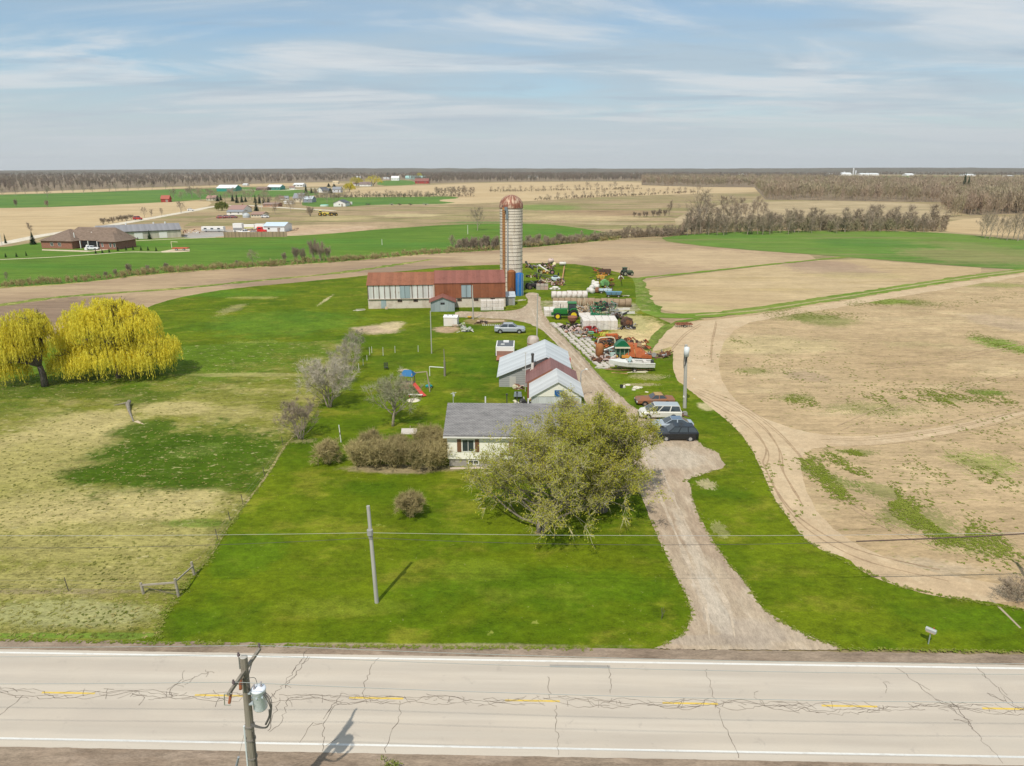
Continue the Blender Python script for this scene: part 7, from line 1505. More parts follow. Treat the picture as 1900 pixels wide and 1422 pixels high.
# orange machines
wagon('forage_wagon', 'orange box with a yellow rack on its left above the green-roofed hopper', 1135, 633, 2.1, 1.4, 1.2, .1, ORG, .95, 'machine', tongue=.3)
t = thing('rack', 'yellow slatted rack leaning on the orange box', 'rack', at(1123, 629), .2); m = MB()
for i in range(6): m.bar((-.7 + i * .28, 0, .25), (-.9 + i * .28, .5, 1.15), .08)
m.bar((-.9, 0, .3), (.9, 0, .3), .07); m.bar((-1.1, .5, 1.1), (.7, .5, 1.1), .07); m.build('slats', P((.7, .58, .08), .5), t); MB().box((0, .1, .12), (1.6, .4, .2)).build('base', RST, t)
frame_machine('plow', 'orange frame implement left of the orange box', 1117, 636, 1.8, 1.0, 1.1, .2, ORG, 21, 5, 2, wr=.25)
t = thing('drum_mixer', 'rusty orange upright drum at the edge of the slabs', 'drum', at(1112, 664), .3); MB().lathe([(.2, .1), (.62, .5), (.68, 1.4), (.6, 2.2), (.3, 2.4), (0, 2.42)], n=14).build('shell', M_two((.36, .15, .05), (.26, .1, .04), 1.2, name='orange_rust'), t, smooth=True); m = MB(); m.tube([(cos(a) * .85 + .5, 0, 2.1 + .8 * sin(a)) for a in np.linspace(0, pi, 9)], .09, 6); m.build('ring', RST, t)
auger('white auger arm with a round head resting across the machines', at(1116, 652, .9), at(1140, 643, 1.2), .13, P((.75, .74, .74), .4)); 
t = thing('hose_frame', 'cream curved pipe frame above the rusty orange drum', 'frame', at(1122, 651)); m = MB(); m.tube(catmull([(-1.2, 0, .3), (-1.1, 0, 1.9), (-.3, .1, 2.2), (1.5, .1, 2.1), (1.6, 0, .4)], 6), .1, 6); m.build('pipe', CRM, t); MB().box((.5, .1, 1.6), (1.3, .3, .35)).build('manifold', BLK, t)
# green-roofed combine hopper (arched tank) and orange gravity wagon
b = at(1154, 668); t = thing('combine', 'old combine with a dark green arched top and cream ledge', 'machine', b); m = MB(); arc = [(1.15 * cos(a), 2.2 + .95 * (1 - abs(cos(a)) ** 1.5)) for a in np.linspace(0, pi, 10)]
m.prism([(1.15, 2.05)] + arc + [(-1.15, 2.05)], 0, 1.5); m.build('tank_top', P((.008, .12, .05), .35, 0, .15), t); MB().box((0, -.12, 2.0), (2.4, .3, .2)).build('ledge', CRM, t)
MB().box((0, 1.35, 1.2), (2.0, 2.2, 1.5)).build('body', P((.03, .11, .06), .6, 0, .3), t); m = MB()
for x in (-1.0, -.35, .35, 1.0): m.bar((x, .05, 0), (x, .05, 1.95), .1)
m.build('front_posts', P((.25, .3, .22), .7), t); MB().box((-1.4, .6, .6), (1.0, 1.0, .8), taper=.8).build('feeder', P((.35, .45, .4), .6, 0, .3, 5), t)
for y in (.3, 2.2): wheel(t, -.9, y, .5, .3, YEL)
b = at(1178, 668); t = thing('gravity_wagon', 'orange-red wagon with steep panelled sides beside the combine', 'wagon', b, -.12)
m = MB(); m.add([(-1.6, 0, .5), (.1, -.1, .45), (.1, 2.2, .45), (-1.6, 2.2, .5), (-1.25, .35, 2.35), (-.35, .35, 2.4), (-.35, 1.8, 2.4), (-1.25, 1.8, 2.35)], [(3, 2, 1, 0), (4, 5, 6, 7), (0, 1, 5, 4), (1, 2, 6, 5), (2, 3, 7, 6), (3, 0, 4, 7)]); m.build('side_panel', ORG, t)
m = MB(); m.add([(.16, -.15, .45), (2.3, -.2, .3), (2.4, 1.8, .3), (.16, 2.2, .45), (-.25, .3, 2.35), (.35, .3, 2.3), (.35, 1.8, 2.3), (-.25, 1.8, 2.35)], [(3, 2, 1, 0), (4, 5, 6, 7), (0, 1, 5, 4), (1, 2, 6, 5), (2, 3, 7, 6), (3, 0, 4, 7)]); m.build('chute_panel', M_two((.50, .14, .05), (.36, .10, .04), 1.0), t)
MB().box((.6, .3, 2.45), (.8, .5, .5), taper=.7).build('engine_box', M_two((.35, .24, .14), (.28, .18, .1), 1.5), t); MB().box((1.8, -.28, .62), (1.6, .12, .5)).build('apron', ORG, t)
MB().box((1.35, .2, 1.05), (.75, .3, .05), rz=.1).build('hinge_plate', WHT, t); MB().box((-1.5, -.25, .55), (1.2, .5, .35)).build('front_step', P((.6, .26, .05), .6), t)
for x in (-1.0, 1.3): wheel(t, x, 1.9, .4, .25)
heap('scrap_heap', 'pinkish brown scrap between the combine and the boat bow', 1131, 667, 40, 1.5, .6, 22, (PNK, RST, GRY))
heap('scrap_heap', 'purplish rusty plough parts beside the bare track', 1217, 663, 36, 1.7, .8, 23, (M_two((.28, .15, .12), (.2, .1, .08), 1.5), RSTD, GRY))
heap('scrap_heap', 'rusty parts at the right end of the plough scrap', 1233, 661, 16, .8, .6, 24, (RST, RSTD, RST))
frame_machine('plow', 'rusty red plough standing alone at the edge of the bare track', 1268, 607, 3.2, 1.2, .9, .1, M_two((.33, .13, .07), (.22, .09, .05), 1.5), 25, 8, 2, wr=.3)
frame_machine('cultivator', 'thin grey frame parked left beside the gravity wagon', 1145, 662, 1.4, .8, 1.1, 0, GRY, 27, 4, 0)
planks('plank_pile', 'white boards and panels heaped at the bow of the boat', 1119, 682, 14, 2.6, -.2, P((.66, .62, .55), .7), spread=1.0)
planks('plank_pile', 'orange-brown planks lying under the boat trailer', 1150, 692, 6, 2.4, -.1, P((.45, .28, .12), .8)); planks('plank_pile', 'pale boards along the lower side of the boat trailer', 1185, 693, 7, 3.4, -.06, CRM)
# slabs in rows beside the track
m_slab = M_two((.56, .51, .44), (.46, .41, .35), .9, .45, .65, .9, name='concrete_slab'); A0, A1 = at(1020, 601), at(1108, 684); dirr = (A1 - A0).normalized(); nrm = Vector((-dirr.y, dirr.x, 0)); nrm = -nrm if nrm.x < 0 else nrm
sl = None; LN = (A1 - A0).length; nS = int(LN / 1.5); cols_ = 5
for i in range(nS):
    for j in range(cols_):
        if j > 1.0 + i * .3 or (j > 1 and rs.random() < .12) or (j == 4 and rs.random() < .3): continue
        p = A0 + dirr * (i + .5) * LN / nS + nrm * (.5 + j * 1.02) + dirr * (.7 * (j % 2)) + Vector((rs.uniform(-.1, .1), rs.uniform(-.14, .14), .09)); px_, py_ = proj(p)
        if px_ > 1116 and py_ < 655: continue
        if sl is None: sl = MB().box((0, 0, .09), (1.2, .82, .18), taper=.97).build('concrete_slab', m_slab); o_ = sl; sl.location.z = 0
        else: o_ = sl.copy(); COL.objects.link(o_)
        p.z = 0.11; o_.location = p; o_.rotation_euler = (rs.uniform(-.02, .02), rs.uniform(-.02, .02), atan2(dirr.y, dirr.x) + rs.uniform(-.18, .18)); s = rs.uniform(.8, 1.12); o_.scale = (s, rs.uniform(.75, 1.1), 1)
        tag(o_, f'pale concrete slab, {ordw(i + 1)} from the far end in column {ordw(j + 1)} from the track', 'slab', 'concrete slabs beside the yard track')
for i, (x, y, n_, w_, h_, ms_, lab) in enumerate(((986, 497, 26, 1.6, .8, (BLK, RST, GRY), 'black and rusty tangle just right of the silo wall'), (988, 515, 24, 1.4, .7, (RST, CRM, BLK), 'rusty tangle left of the largest dark tyre'), (1019, 500, 30, 1.4, 1.2, (RSTD, PNK, RST), 'reddish tangle behind the biggest upright tyre'), (1000, 528, 30, 1.6, .8, (CRM, RST, BLK), 'mixed tangle behind the grey wire-sided crates'), (1034, 530, 30, 1.4, .9, (RST, RSTD, PNK), 'red-brown tangle left of the slanting grain auger foot'),
    (1126, 526, 26, 1.5, 1.3, (ORG, RST, YEL), 'orange tangle behind the light green baler'), (1112, 507, 20, 1.4, 1.2, (RST, RSTD, ORG), 'rusty tangle at the back left of the upper right group'), (1120, 541, 24, 1.8, .8, (RST, GRY, RSTD), 'grey and rusty tangle beside the pale blue flat trailer'), (1090, 582, 34, 1.6, 1.6, (RST, GRY, WOOD), 'brown tangle between the tractor cab and the green cultivator'), (1126, 578, 40, 1.9, 2.0, (GRNM, RSTD, BLK), 'green and black tangle inside the folded cultivator'),
    (1142, 592, 30, 1.7, 1.2, (BLK, RSTD, GRY), 'black tangle below the grey upright harrow'), (1108, 575, 30, 1.6, 1.8, (GRNM, GRNM, RST), 'green tangle at the left of the folded cultivator'), (1100, 618, 26, 1.3, .7, (RST, P((.4, .03, .03), .6), GRY), 'red and grey tangle around the red tub'), (1126, 642, 34, 1.8, 1.0, (RST, ORG, BLK), 'orange-brown tangle above the white auger arm'), (1136, 657, 40, 2.0, .9, (GRY, RST, P((.3, .38, .34), .6)), 'grey-green tangle before the dark green arched combine'),
    (1150, 640, 26, 1.5, 1.2, (ORG, RST, RSTD), 'red tangle right of the orange box'), (1185, 648, 26, 1.5, 1.4, (RST, ORG, RSTD), 'rusty tangle behind the orange-red panelled wagon'), (1116, 672, 30, 1.4, .7, (RST, PNK, RSTD), 'small rusty tangle at the foot of the rusty orange drum'), (1068, 617, 30, 1.6, .7, (BLK, RST, PNK), 'dark tangle on the slabs right of the tyres'), (1086, 606, 16, .9, .8, (RSTD, BLK, RST), 'black bits against the front of the big white stack'))): heap('scrap_heap', lab, x, y, int(n_ * 1.5), w_ * 1.15, h_ * 1.15, 200 + i, ms_)
# ---- lawn things left of the yard
t = thing('log_row', 'two long weathered logs lying behind a line of short white pickets', 'logs', at(912, 601), BR); each('log', WOOD, t, [MB().cyl((-2.8, y, .25), (2.6, y - .1, .25), .22, .19, 8) for y in (.8, 1.5)]); heap('scrap_heap', 'dark stump and scrap at the left end of the long logs', 895, 601, 14, .9, .9, 31, (RSTD, WOOD, RSTD))
for i in range(14):
    p = at(896 + i * 3.4, 605.5); o = MB().box((0, 0, .18), (.16, .06, .36)).build('picket', WHT); o.location = p; tag(o, ordw(i + 1) + ' short white picket from the left before the long logs', 'picket', 'white pickets before the logs')
t = thing('wheelbarrow', 'small yellow wheelbarrow between the garden shed and the barn track', 'wheelbarrow', at(871, 593), .3); MB().add([(-.4, -.3, .6), (.4, -.3, .6), (.4, .3, .6), (-.4, .3, .6), (-.2, -.15, .3), (.25, -.15, .3), (.25, .15, .3), (-.2, .15, .3)], [(4, 5, 6, 7), (0, 4, 7, 3), (1, 2, 6, 5), (0, 1, 5, 4), (3, 7, 6, 2)]).build('tray', P((.65, .42, .03), .4), t); wheel(t, .5, 0.001, .18, .08); MB().bar((-.9, -.2, .45), (.4, -.1, .3), .04).bar((-.9, .2, .45), (.4, .1, .3), .04).build('handles', WOOD, t)
heap('scrap_heap', 'white tangle of garden fence pieces right of the garden shed', 863, 616, 30, 1.1, .8, 33, (WHT, WHT, P((.4, .42, .36))))
heap('brush_pile', 'low brush and white scraps against the right side of the garden shed', 853, 607, 16, .7, .7, 34, (WOOD, WHT, P((.3, .35, .15))))
# back lawn: garden fence posts
for i, (x, y, h_, g_) in enumerate(((666, 691, 17, 1), (674, 679, 13, 1), (681, 670, 11, 1), (686, 660, 16, 1), (690, 656, 13, 1), (711, 661, 17, 0), (733, 656, 14, 0), (776, 654, 13, 0))):
    p = at(x, y); o = MB().cyl((0, 0, -.1), (.02, 0, h_ * mpp(x, y)), .05, .045, 6).build('fence_post', P((.55, .54, .48), .8)); o.location = p; tag(o, ordw(i + 1) + ' weathered white garden post from the left on the back lawn', 'post', 'garden posts on the back lawn')
t = thing('chair', 'black slatted garden chair on the back lawn', 'chair', at(716.5, 687), .2); m_ = P((.03, .035, .03), .6); MB().box((0, 0, .45), (.6, .55, .05)).build('seat', m_, t)
bk_ = MB(); 
for z in (.6, .75, .9, 1.05): bk_.box((0, .28, z), (.6, .04, .09))
for x in (-.28, .28): bk_.box((x, .3, .8), (.05, .05, .7))
bk_.build('backrest', m_, t); each('leg', m_, t, [MB().box((x, y, .22), (.05, .05, .44)) for x in (-.27, .27) for y in (-.25, .25)])
# playset
b = at(760, 733); t = thing('playset', 'wooden play tower with a blue canopy and a red slide behind the budding tree', 'playset', at(758, 728), -.15)
each('post', WOOD, t, [MB().box((x, y, 1.4), (.12, .12, 2.8)) for x in (-.75, .75) for y in (-.6, .6)]); MB().box((0, 0, 1.35), (1.7, 1.4, .1)).build('platform', P((.42, .26, .2), .8), t)
m = MB(); m.add([(-.95, -.8, 2.45), (.95, -.8, 2.45), (.95, .8, 2.45), (-.95, .8, 2.45), (-.5, 0, 3.15), (.5, 0, 3.15)], [(0, 1, 5, 4), (1, 2, 5), (2, 3, 4, 5), (3, 0, 4)]); m.build('canopy', P((.01, .12, .28), .6), t)
m = MB(); m.box((-.2, -.8, 1.0), (1.1, .06, .6)); m.build('side_board', P((.45, .22, .18), .7), t)
m = MB(); pts = [(.8, -.2, 1.4), (1.5, -.8, .95), (2.2, -1.4, .45), (2.8, -1.9, .2)]; 
for a, b_ in zip(pts, pts[1:]): m.bar(a, b_, .6, .06)
m.build('slide', P((.5, .06, .04), .4), t); m = MB(); m.bar((.75, .6, 2.6), (2.4, .9, 2.75), .1); m.bar((2.4, .9, 2.75), (2.9, .3, 0), .1); m.bar((2.4, .9, 2.75), (2.6, 1.6, 0), .1); m.build('swing_frame', P((.35, .28, .22), .8), t)
t = thing('bench', 'white and red bench beside the foot of the red slide', 'bench', at(771, 738), -.1); MB().box((0, 0, .42), (1.9, .35, .06)).build('seat', P((.7, .66, .6), .6), t); each('leg', P((.4, .1, .08), .6), t, [MB().box((x, 0, .2), (.08, .3, .4)) for x in (-.8, .8)])
t = thing('sandbox_lid', 'cream oval sandbox lid in front of the play tower', 'lid', at(767, 744), .1); MB().lathe([(0, .22), (.5, .2), (.8, .1), (.85, .0)], n=16).build('shell', P((.66, .6, .46), .5), t, smooth=True); MB().lathe([(.86, 0), (.95, .06), (.86, .1)], n=16).build('rim', P((.6, .55, .4), .5), t)
t = thing('ride_on_toy', 'small teal ride-on toy on the back lawn', 'toy', at(796, 720), .3); m_ = P((.02, .3, .3), .5); loft([(.45, .15, .35, .2), (0, .12, .5, .25), (-.45, .15, .4, .22)]).build('body', m_, t)
for x in (-.3, .3):
    for y in (-.22, .22): wheel(t, x, y, .13, .08)
MB().box((.1, 0, .62), (.08, .35, .2)).build('handle', P((.3, .5, .5)), t)
# garden well shelter behind the hedge
b = at(761, 826); t = thing('well_shelter', 'small pale wooden shelter roof on posts rising behind the hedge', 'shelter', b, .03); zt_ = hgt(b, 798); WD_ = 27 * mpp(761, 826)
roofm(-WD_ / 2, WD_ / 2, -.55, .55, zt_ - .22, zt_ - .22, zt_ + .12, 'X', ov=.1, th=.05, gov=.05).build('roof', P((.46, .42, .37), .8, 0, .25, 3), t); each('post', WOOD, t, [MB().box((x, 0, (zt_ - .2) / 2), (.09, .09, zt_ - .2)) for x in (-WD_ / 2 + .15, WD_ / 2 - .15)]); MB().box((.1, 0, zt_ + .3), (.08, .08, .35)).build('finial', WOOD, t)
# front fence corner
m_rail = M_two((.30, .26, .2), (.4, .36, .29), 2.0, stretch=(.4, 3, 3), name='weathered_rail')
b0, b1, b2 = at(332, 1109), at(361, 1069), at(267, 1104); t = thing('fence_corner', 'weathered wooden fence corner brace where the worn line meets the road verge', 'fence', b0)
L1, L2 = b1 - b0, b2 - b0; hts = [hgt(b0, 1074), hgt(b1, 1043), hgt(b2, 1082)]
each('post', m_rail, t, [MB().cyl((p.x, p.y, -.1), (p.x - .08, p.y, h_), .10, .09, 8) for p, h_ in ((Vector((0, 0, 0)), hts[0]), (L1, hts[1]), (L2, hts[2]))])
each('rail', m_rail, t, [MB().bar((-.05, 0, hts[0] * .86), tuple(L1 + Vector((0, 0, hts[1] * .72))), .09), MB().bar((-.05, 0, hts[0] * .8), tuple(L2 + Vector((0, 0, hts[2] * .82))), .11)])
MB().bar((0, 0, .2), tuple(L2 + Vector((0, 0, hts[2] * .7))), .03).build('brace_wire', P((.12, .1, .09)), t)
m = MB(); pts = [L2, at(128, 1100) - b0, at(0, 1100) - b0, at(-80, 1101) - b0]
ws_ = [MB().tube([(a.x, a.y, z) for a in pts], .006, 3) for z in (.35, .7, 1.0)]
pts = [L1] + [at(*p) - b0 for p in ((392, 1028), (420, 984), (452, 938), (492, 886), (530, 826))]
each('wire', P((.2, .18, .15), .6), t, ws_ + [MB().tube([(a.x, a.y, z) for a in pts], .006, 3) for z in (.4, .9)])
for i, (x, y, h_) in enumerate(((128, 1099, 1.2), (452, 938, 1.1), (492, 886, 1.1), (405, 1004, 1.1), (526, 828, 1.1), (428, 968, 1.0), (0, 1100, 1.2))):
    o = MB().cyl((0, 0, -.1), (-.12, 0, h_), .03, .03, 5).box((-.1, 0, h_ * .8), (.08, .03, .06)).build('fence_stake', P((.09, .08, .06), .8)); o.location = at(x, y); tag(o, ordw(i + 1) + ' thin dark metal stake of the pasture wire fence', 'stake', 'metal stakes of the pasture fence')
# fallen dead trunk on the pasture
t = thing('fallen_trunk', 'pale dead tree trunk lying on the pasture below the willows', 'log', at(248, 772)); W_ = lambda x, y, z: tuple(at(x, y) - at(248, 772) + Vector((0, 0, z)))
m = MB(); m.tube([W_(241, 752, .5), W_(238, 757, .45), W_(240, 766, .25), W_(244, 775, .15), W_(248, 784, .1)], [.24, .26, .15, .10, .07], 8); m.tube([W_(238, 754, .5), W_(228, 753, .3), W_(212, 754, .12)], [.13, .08, .04], 6); m.build('trunk', m_pole, t); MB().add([W_(247, 784, .08), W_(256, 782, .12), W_(270, 790, .08), W_(264, 793, .05), W_(252, 791, .04)], [(4, 3, 2, 1, 0)]).build('bark_sheet', P((.5, .4, .27), .9), t)
# mailbox
b = at(1722, 1197); t = thing('mailbox', 'grey metal mailbox on a thin post beside the road verge', 'mailbox', b, .0); hm_ = hgt(b, 1172)
MB().cyl((0, 0, -.1), (0, 0, hm_), .04, n=8).build('post', m_galvp, t); m = MB(); arc = [(.13 * cos(a), .15 + .11 * sin(a)) for a in np.linspace(0, pi, 8)]; m.prism([(.13, 0)] + arc + [(-.13, 0)], -.33, .33); o = m.build('box', P((.42, .44, .42), .4, .3), t); o.location = (0, 0, hm_); o.rotation_euler = (0, 0, .75); o.scale = (.9,) * 3
m = MB(); m.box((0, 0, -.03), (.3, .5, .04)); q = m.build('bracket', WOOD, t); q.location = (0, 0, hm_); q.rotation_euler = (0, 0, .75); MB().box((.2, -.1, .2), (.02, .08, .15)).build('flag', P((.4, .05, .03)), o)
# small things on the yard grass
for i, (x, y, r_) in enumerate(((1165, 716, .28), (1180, 722, .4), (1187, 721, .3), (1176, 725, .22), (1200, 729, .2), (1288, 704, .12))):
    o = MB().ball((0, 0, r_ * .3), r_, 8, 5, (1.4, 1, .6), .2, rs).build('stone', P((.6, .55, .45), .9)); o.location = at(x, y); tag(o, ordw(i + 1) + ' pale stone on the grass above the rusty old coupe', 'stone', 'pale stones above the parked cars')
t = thing('bucket', 'black bucket with a white rag beside the pale stones', 'bucket', at(1153, 721)); MB().lathe([(0, .02), (.18, .02), (.24, .5), (.2, .5), (.15, .06)], n=12).build('bucket', BLK, t); MB().ball((.35, 0, .2), .2, 7, 5, (1, .6, 1.4), .2, rs).build('rag', WHT, t)
tyre('tyre lying by the foot of the tall pale transformer pole', 1266, 769, .42, 0, None, (.15, .14, .12)); heap('scrap_heap', 'small rusty heap between the minivan and the pole', 1260, 772, 12, .7, .4, 41, (RSTD, RST, GRY))
heap('scrap_heap', 'clutter against the grey board wall of the workshop', 958, 722, 12, 1.0, .5, 43, (RST, PNK, CRM)); heap('scrap_heap', 'clutter of pots and buckets between the sheds and the house roof', 975, 752, 22, 1.0, .8, 44, (GRY, CRM, BLK))
t = thing('barbecue', 'grey covered barbecue on the lawn left of the maroon shed', 'barbecue', at(961, 741)); MB().box((0, 0, .7), (1.1, .7, .5), taper=.8).build('cover', P((.2, .24, .26), .6), t); each('leg', BLK, t, [MB().box((x, 0, .25), (.06, .5, .5)) for x in (-.45, .45)])
o = MB().lathe([(0, .06), (.2, .05), (.3, 0)], n=10).build('white_stone', WHT); o.location = at(178, 1107); tag(o, 'flat white stone in the pasture near the wire fence', 'stone')
t = thing('street_weed', 'small yellow-green bush tip at the bottom edge of the road shoulder', 'weed', at(722, 1440)); W, T, Lf = gen_bare(7, .8, .9, stems=4, r0=.02, lim=6, sub=2, sub2=2, tw=4, twl=.25, tww=.006, leaf=2, leafs=.05); W.build('stem', m_barkd, t); Lf.build('crown', m_gleaf, t)
# ================================================================== NEIGHBOURS AND VILLAGE
def pxhouse(name, label, cat, x0, x1, ybase, yeave, yridge, wm, rm, rz=0, depth=None, axis='X', windows=0, door=False, win_w=1.1, chimney=False, group=None, ov=.4, wmat=None):
    """placed by the pixels its front wall covers, built at its real size where it stands"""
    b = at(x0, ybase); k = mpp(x0, ybase); w = (x1 - x0) * k / max(.5, cos(rz)); t = thing(name, label, cat, b, rz, group); e = max(1.9, hgt(b, yeave))
    d = depth or (w * .7 if axis == 'X' else w * 1.2); r = max(e + .4, hgt(b + Vector((0, d / 2 if axis == 'X' else 0, 0)), yridge))
    walls(0, w, 0, d, 0, e, r, axis).build('wall', wm, t); roofm(0, w, 0, d, e, e, r, axis, ov=ov, th=.15, gov=ov).build('roof', rm, t)
    for i in range(windows): window(t, w * (i + .5) / windows if windows > 1 else w * .5, e * .45, win_w, e * .32, 0, mull=0, proud=.1)
    if door: panel(t, 'door', w * .72, .05, 1.1 if cat != 'barn' else w * .3, 2.0 if cat != 'barn' else e * .7, 0, P((.3, .25, .22), .6), d=.12)
    if chimney: MB().box((w * .7, d * .5, r + .3), (.7, .7, 1.4)).build('chimney', P((.3, .16, .12), .9), t)
    return t
c_wh = P((.74, .73, .70), .6, 0, .08); c_cr = P((.62, .56, .42), .7, 0, .1); c_gr = P((.42, .44, .46), .6, 0, .1); c_teal = M_metal((.05, .33, .27), (.05, .25, .2), .1, 0, 1.5); c_rw = P((.72, .74, .74), .4, 0, .1); c_red = P((.34, .04, .03), .7, 0, .15); c_rbrn = P((.26, .17, .14), .9, 0, .15); c_rgry = P((.24, .25, .27), .9, 0, .15); c_rdk = P((.10, .11, .13), .9); c_brk = M_brick()
# brick bungalow: hipped roofs
bA, bB = at(78, 461), at(135, 462.5); kA = mpp(100, 462); t = thing('brick_house', 'large red brick bungalow with a broad hipped brown shingle roof', 'house', bA, atan2((bB - bA).y, (bB - bA).x)); wA_ = (bB - bA).length; hz = 2.9
m_bk = c_brk; m_sr = M_shingle((.20, .145, .11), (.26, .19, .145), 'brown_shingles', .6)
MB().box((wA_ / 2, 7.5, hz / 2), (wA_, 15, hz)).build('wall', m_bk, t)
def hip(x0, x1, y0, y1, z, h_, inset, ov=.6):
    m = MB(); x0 -= ov; x1 += ov; y0 -= ov; y1 += ov; w_, d_ = x1 - x0, y1 - y0
    if w_ >= d_: a = (x0 + d_ / 2 * inset, (y0 + y1) / 2); b = (x1 - d_ / 2 * inset, (y0 + y1) / 2)
    else: a = ((x0 + x1) / 2, y0 + w_ / 2 * inset); b = ((x0 + x1) / 2, y1 - w_ / 2 * inset)
    V = [(x0, y0, z), (x1, y0, z), (x1, y1, z), (x0, y1, z), (a[0], a[1], z + h_), (b[0], b[1], z + h_)]
    F_ = [(0, 1, 5, 4), (1, 2, 5), (2, 3, 4, 5), (3, 0, 4), (3, 2, 1, 0)] if w_ >= d_ else [(0, 1, 4), (1, 2, 5, 4), (2, 3, 5), (3, 0, 4, 5), (3, 2, 1, 0)]
    return m.add(V, F_)
MB().box((wA_ + 8.5, 8.5, hz / 2), (17 - .01, 9, hz)).build('wall', m_bk, t); MB().box((wA_ + 14.3, 5.0, hz / 2), (7, 7, hz - .02)).build('wall', M_brick((.28, .11, .075), (.22, .085, .06)), t)
hip(0, wA_, 0, 15, hz, 3.8, 1.0).build('roof', m_sr, t); hip(wA_ * .4, wA_ + 17.2, 4.2, 13, hz + .02, 4.6, 1.0).build('roof', m_sr, t); hip(wA_ + 10.7, wA_ + 17.9, 1.4, 9, hz + .05, 3.0, 1.0).build('roof', m_sr, t)
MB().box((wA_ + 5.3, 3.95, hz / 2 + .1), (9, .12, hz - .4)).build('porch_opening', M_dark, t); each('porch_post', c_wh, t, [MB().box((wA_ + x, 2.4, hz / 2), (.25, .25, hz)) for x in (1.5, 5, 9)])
for x in (wA_ * .35, wA_ * .6): window(t, x, 1.0, 1.3, 1.3, 0, mull=1, proud=.08)
for x in (wA_ + 12, wA_ + 15.5, wA_ + 17.2): window(t, x, .9, .9, 1.5, 1.48, mull=0, proud=.08)
for q in ((wA_ * .95, 2.5), (wA_ + 3.5, 6.6)): MB().cyl((q[0], q[1], hz + 1.2), (q[0], q[1], hz + 3.0), .16).build('vent', c_wh, t)
tag(sheet('patio', [(78, 463), (135, 464.5), (170, 466), (196, 461), (214, 452), (222, 453), (200, 464), (160, 468), (78, 465)], 9, PATH, .2, smoothit=0), kind='structure')
t = thing('white_car', 'white car parked on the patio before the brick bungalow', 'car', (0, 0, 0)); t.name = 'unused'; bpy.data.objects.remove(t)
car('parked_car', 'white and pale car parked on the patio before the brick bungalow', 'car', at(172, 464), .05, 4.6, 1.8, paintm((.7, .72, .74), .3), [(2.3, .3, .75, .7), (1.2, .25, 1.0, .9), (-1.9, .25, 1.05, .9), (-2.3, .3, .95, .8)], (1.2, .4, -1.4, -2.0, 1.0, 1.5, .84, .66), .33, 2.7)
t = thing('patio_set', 'white covered garden furniture on the patio of the brick bungalow', 'furniture', at(163, 464)); MB().lathe([(1.1, 0), (1.0, .9), (.5, 1.1), (.4, 1.8), (0, 1.9)], n=10).build('cover', c_wh, t); MB().box((2.2, .2, .5), (2.0, 1.0, 1.0), taper=.8).build('table_cover', c_wh, t)
# long grey shed
b0_, b1_ = at(214, 446), at(337, 440.5); t = thing('long_shed', 'very long low shed with a grey metal roof and cream wall', 'shed', b0_, atan2((b1_ - b0_).y, (b1_ - b0_).x)); w = (b1_ - b0_).length; e = 3.4
walls(-6, w, 0, 14, 0, e, 5.6, 'X').build('wall', M_metal((.60, .56, .46), (.5, .46, .36), .1, 0, 1.0, name='cream_sheet'), t); roofm(-6, w, 0, 14, e, e, 5.6, 'X', ov=.5, th=.2, gov=.4).build('roof', M_metal((.30, .29, .30), (.25, .24, .24), .1, 0, 1.0, name='grey_sheet'), t)
MB().box((w / 2 - 3, -.05, e - .2), (w + 6, .15, .4)).build('gutter', P((.08, .08, .09)), t); 
for x in (w * .35, w * .72): panel(t, 'door', x, .1, 3.2, 2.6, 0, c_wh, d=.12)
for x in (w * .2, w * .62, w * .8): MB().cyl((x, 7, 5.6), (x, 7, 6.5), .3).build('roof_vent', c_wh, t)
# compound: caravan, box trailers, trucks, fence
def boxv(name, label, cat, x0, x1, yb, yt, mat, d=2.6, rz=0, band=None, wheels=True, win=0):
    b = at(x0, yb); k = mpp(x0, yb); w = (x1 - x0) * k; H_ = hgt(b, yt); t = thing(name, label, cat, b, rz); MB().box((w / 2, d / 2, H_ / 2 + .25), (w, d, H_ - .5), taper=.98).build('body', mat, t)
    if band: MB().box((w / 2, -.04, H_ * .4), (w * .95, .06, H_ * .25)).build('stripe', band, t)
    if wheels:
        for x in (w * .2, w * .8): wheel(t, x, .1, .5, .3)
    for i in range(win): MB().box((w * (i + .6) / (win + .3), -.04, H_ * .65), (w * .12, .06, H_ * .22)).build('window', M_glass(), t)
    return t
boxv('caravan', 'long white caravan with a grey stripe right of the long shed', 'caravan', 374, 415, 431, 421, c_wh, 2.8, band=c_gr, win=3); boxv('box_trailer', 'leftmost tall white box trailer inside the fenced yard', 'trailer', 433, 450, 432, 415, c_wh, 2.6, band=P((.25, .25, .25)))
boxv('box_trailer', 'long white box trailer with a yellowish panel in the fenced yard', 'trailer', 450, 472, 427, 417, c_wh, 2.6, band=P((.5, .5, .2))); boxv('box_trailer', 'white box trailer right behind the red truck', 'trailer', 473, 490, 427, 416, c_wh, 2.6)
pxhouse('metal_shed', 'pale blue-white metal building at the right end of the fenced yard', 'building', 490, 528, 431, 420, 413, P((.68, .72, .74), .5), P((.52, .62, .70), .4), 0, 12, door=True, windows=2)
car('pickup_truck', 'white pickup truck parked before the long white box trailer', 'truck', at(455, 434), 0, 5.4, 2.0, paintm((.7, .7, .72)), [(2.7, .4, .9, .8), (2.4, .35, 1.15, .95), (-2.6, .36, 1.2, .95), (-2.7, .42, 1.15, .92)], (1.3, .6, -.6, -.9, 1.15, 1.85, .9, .76), .4, 3.4)
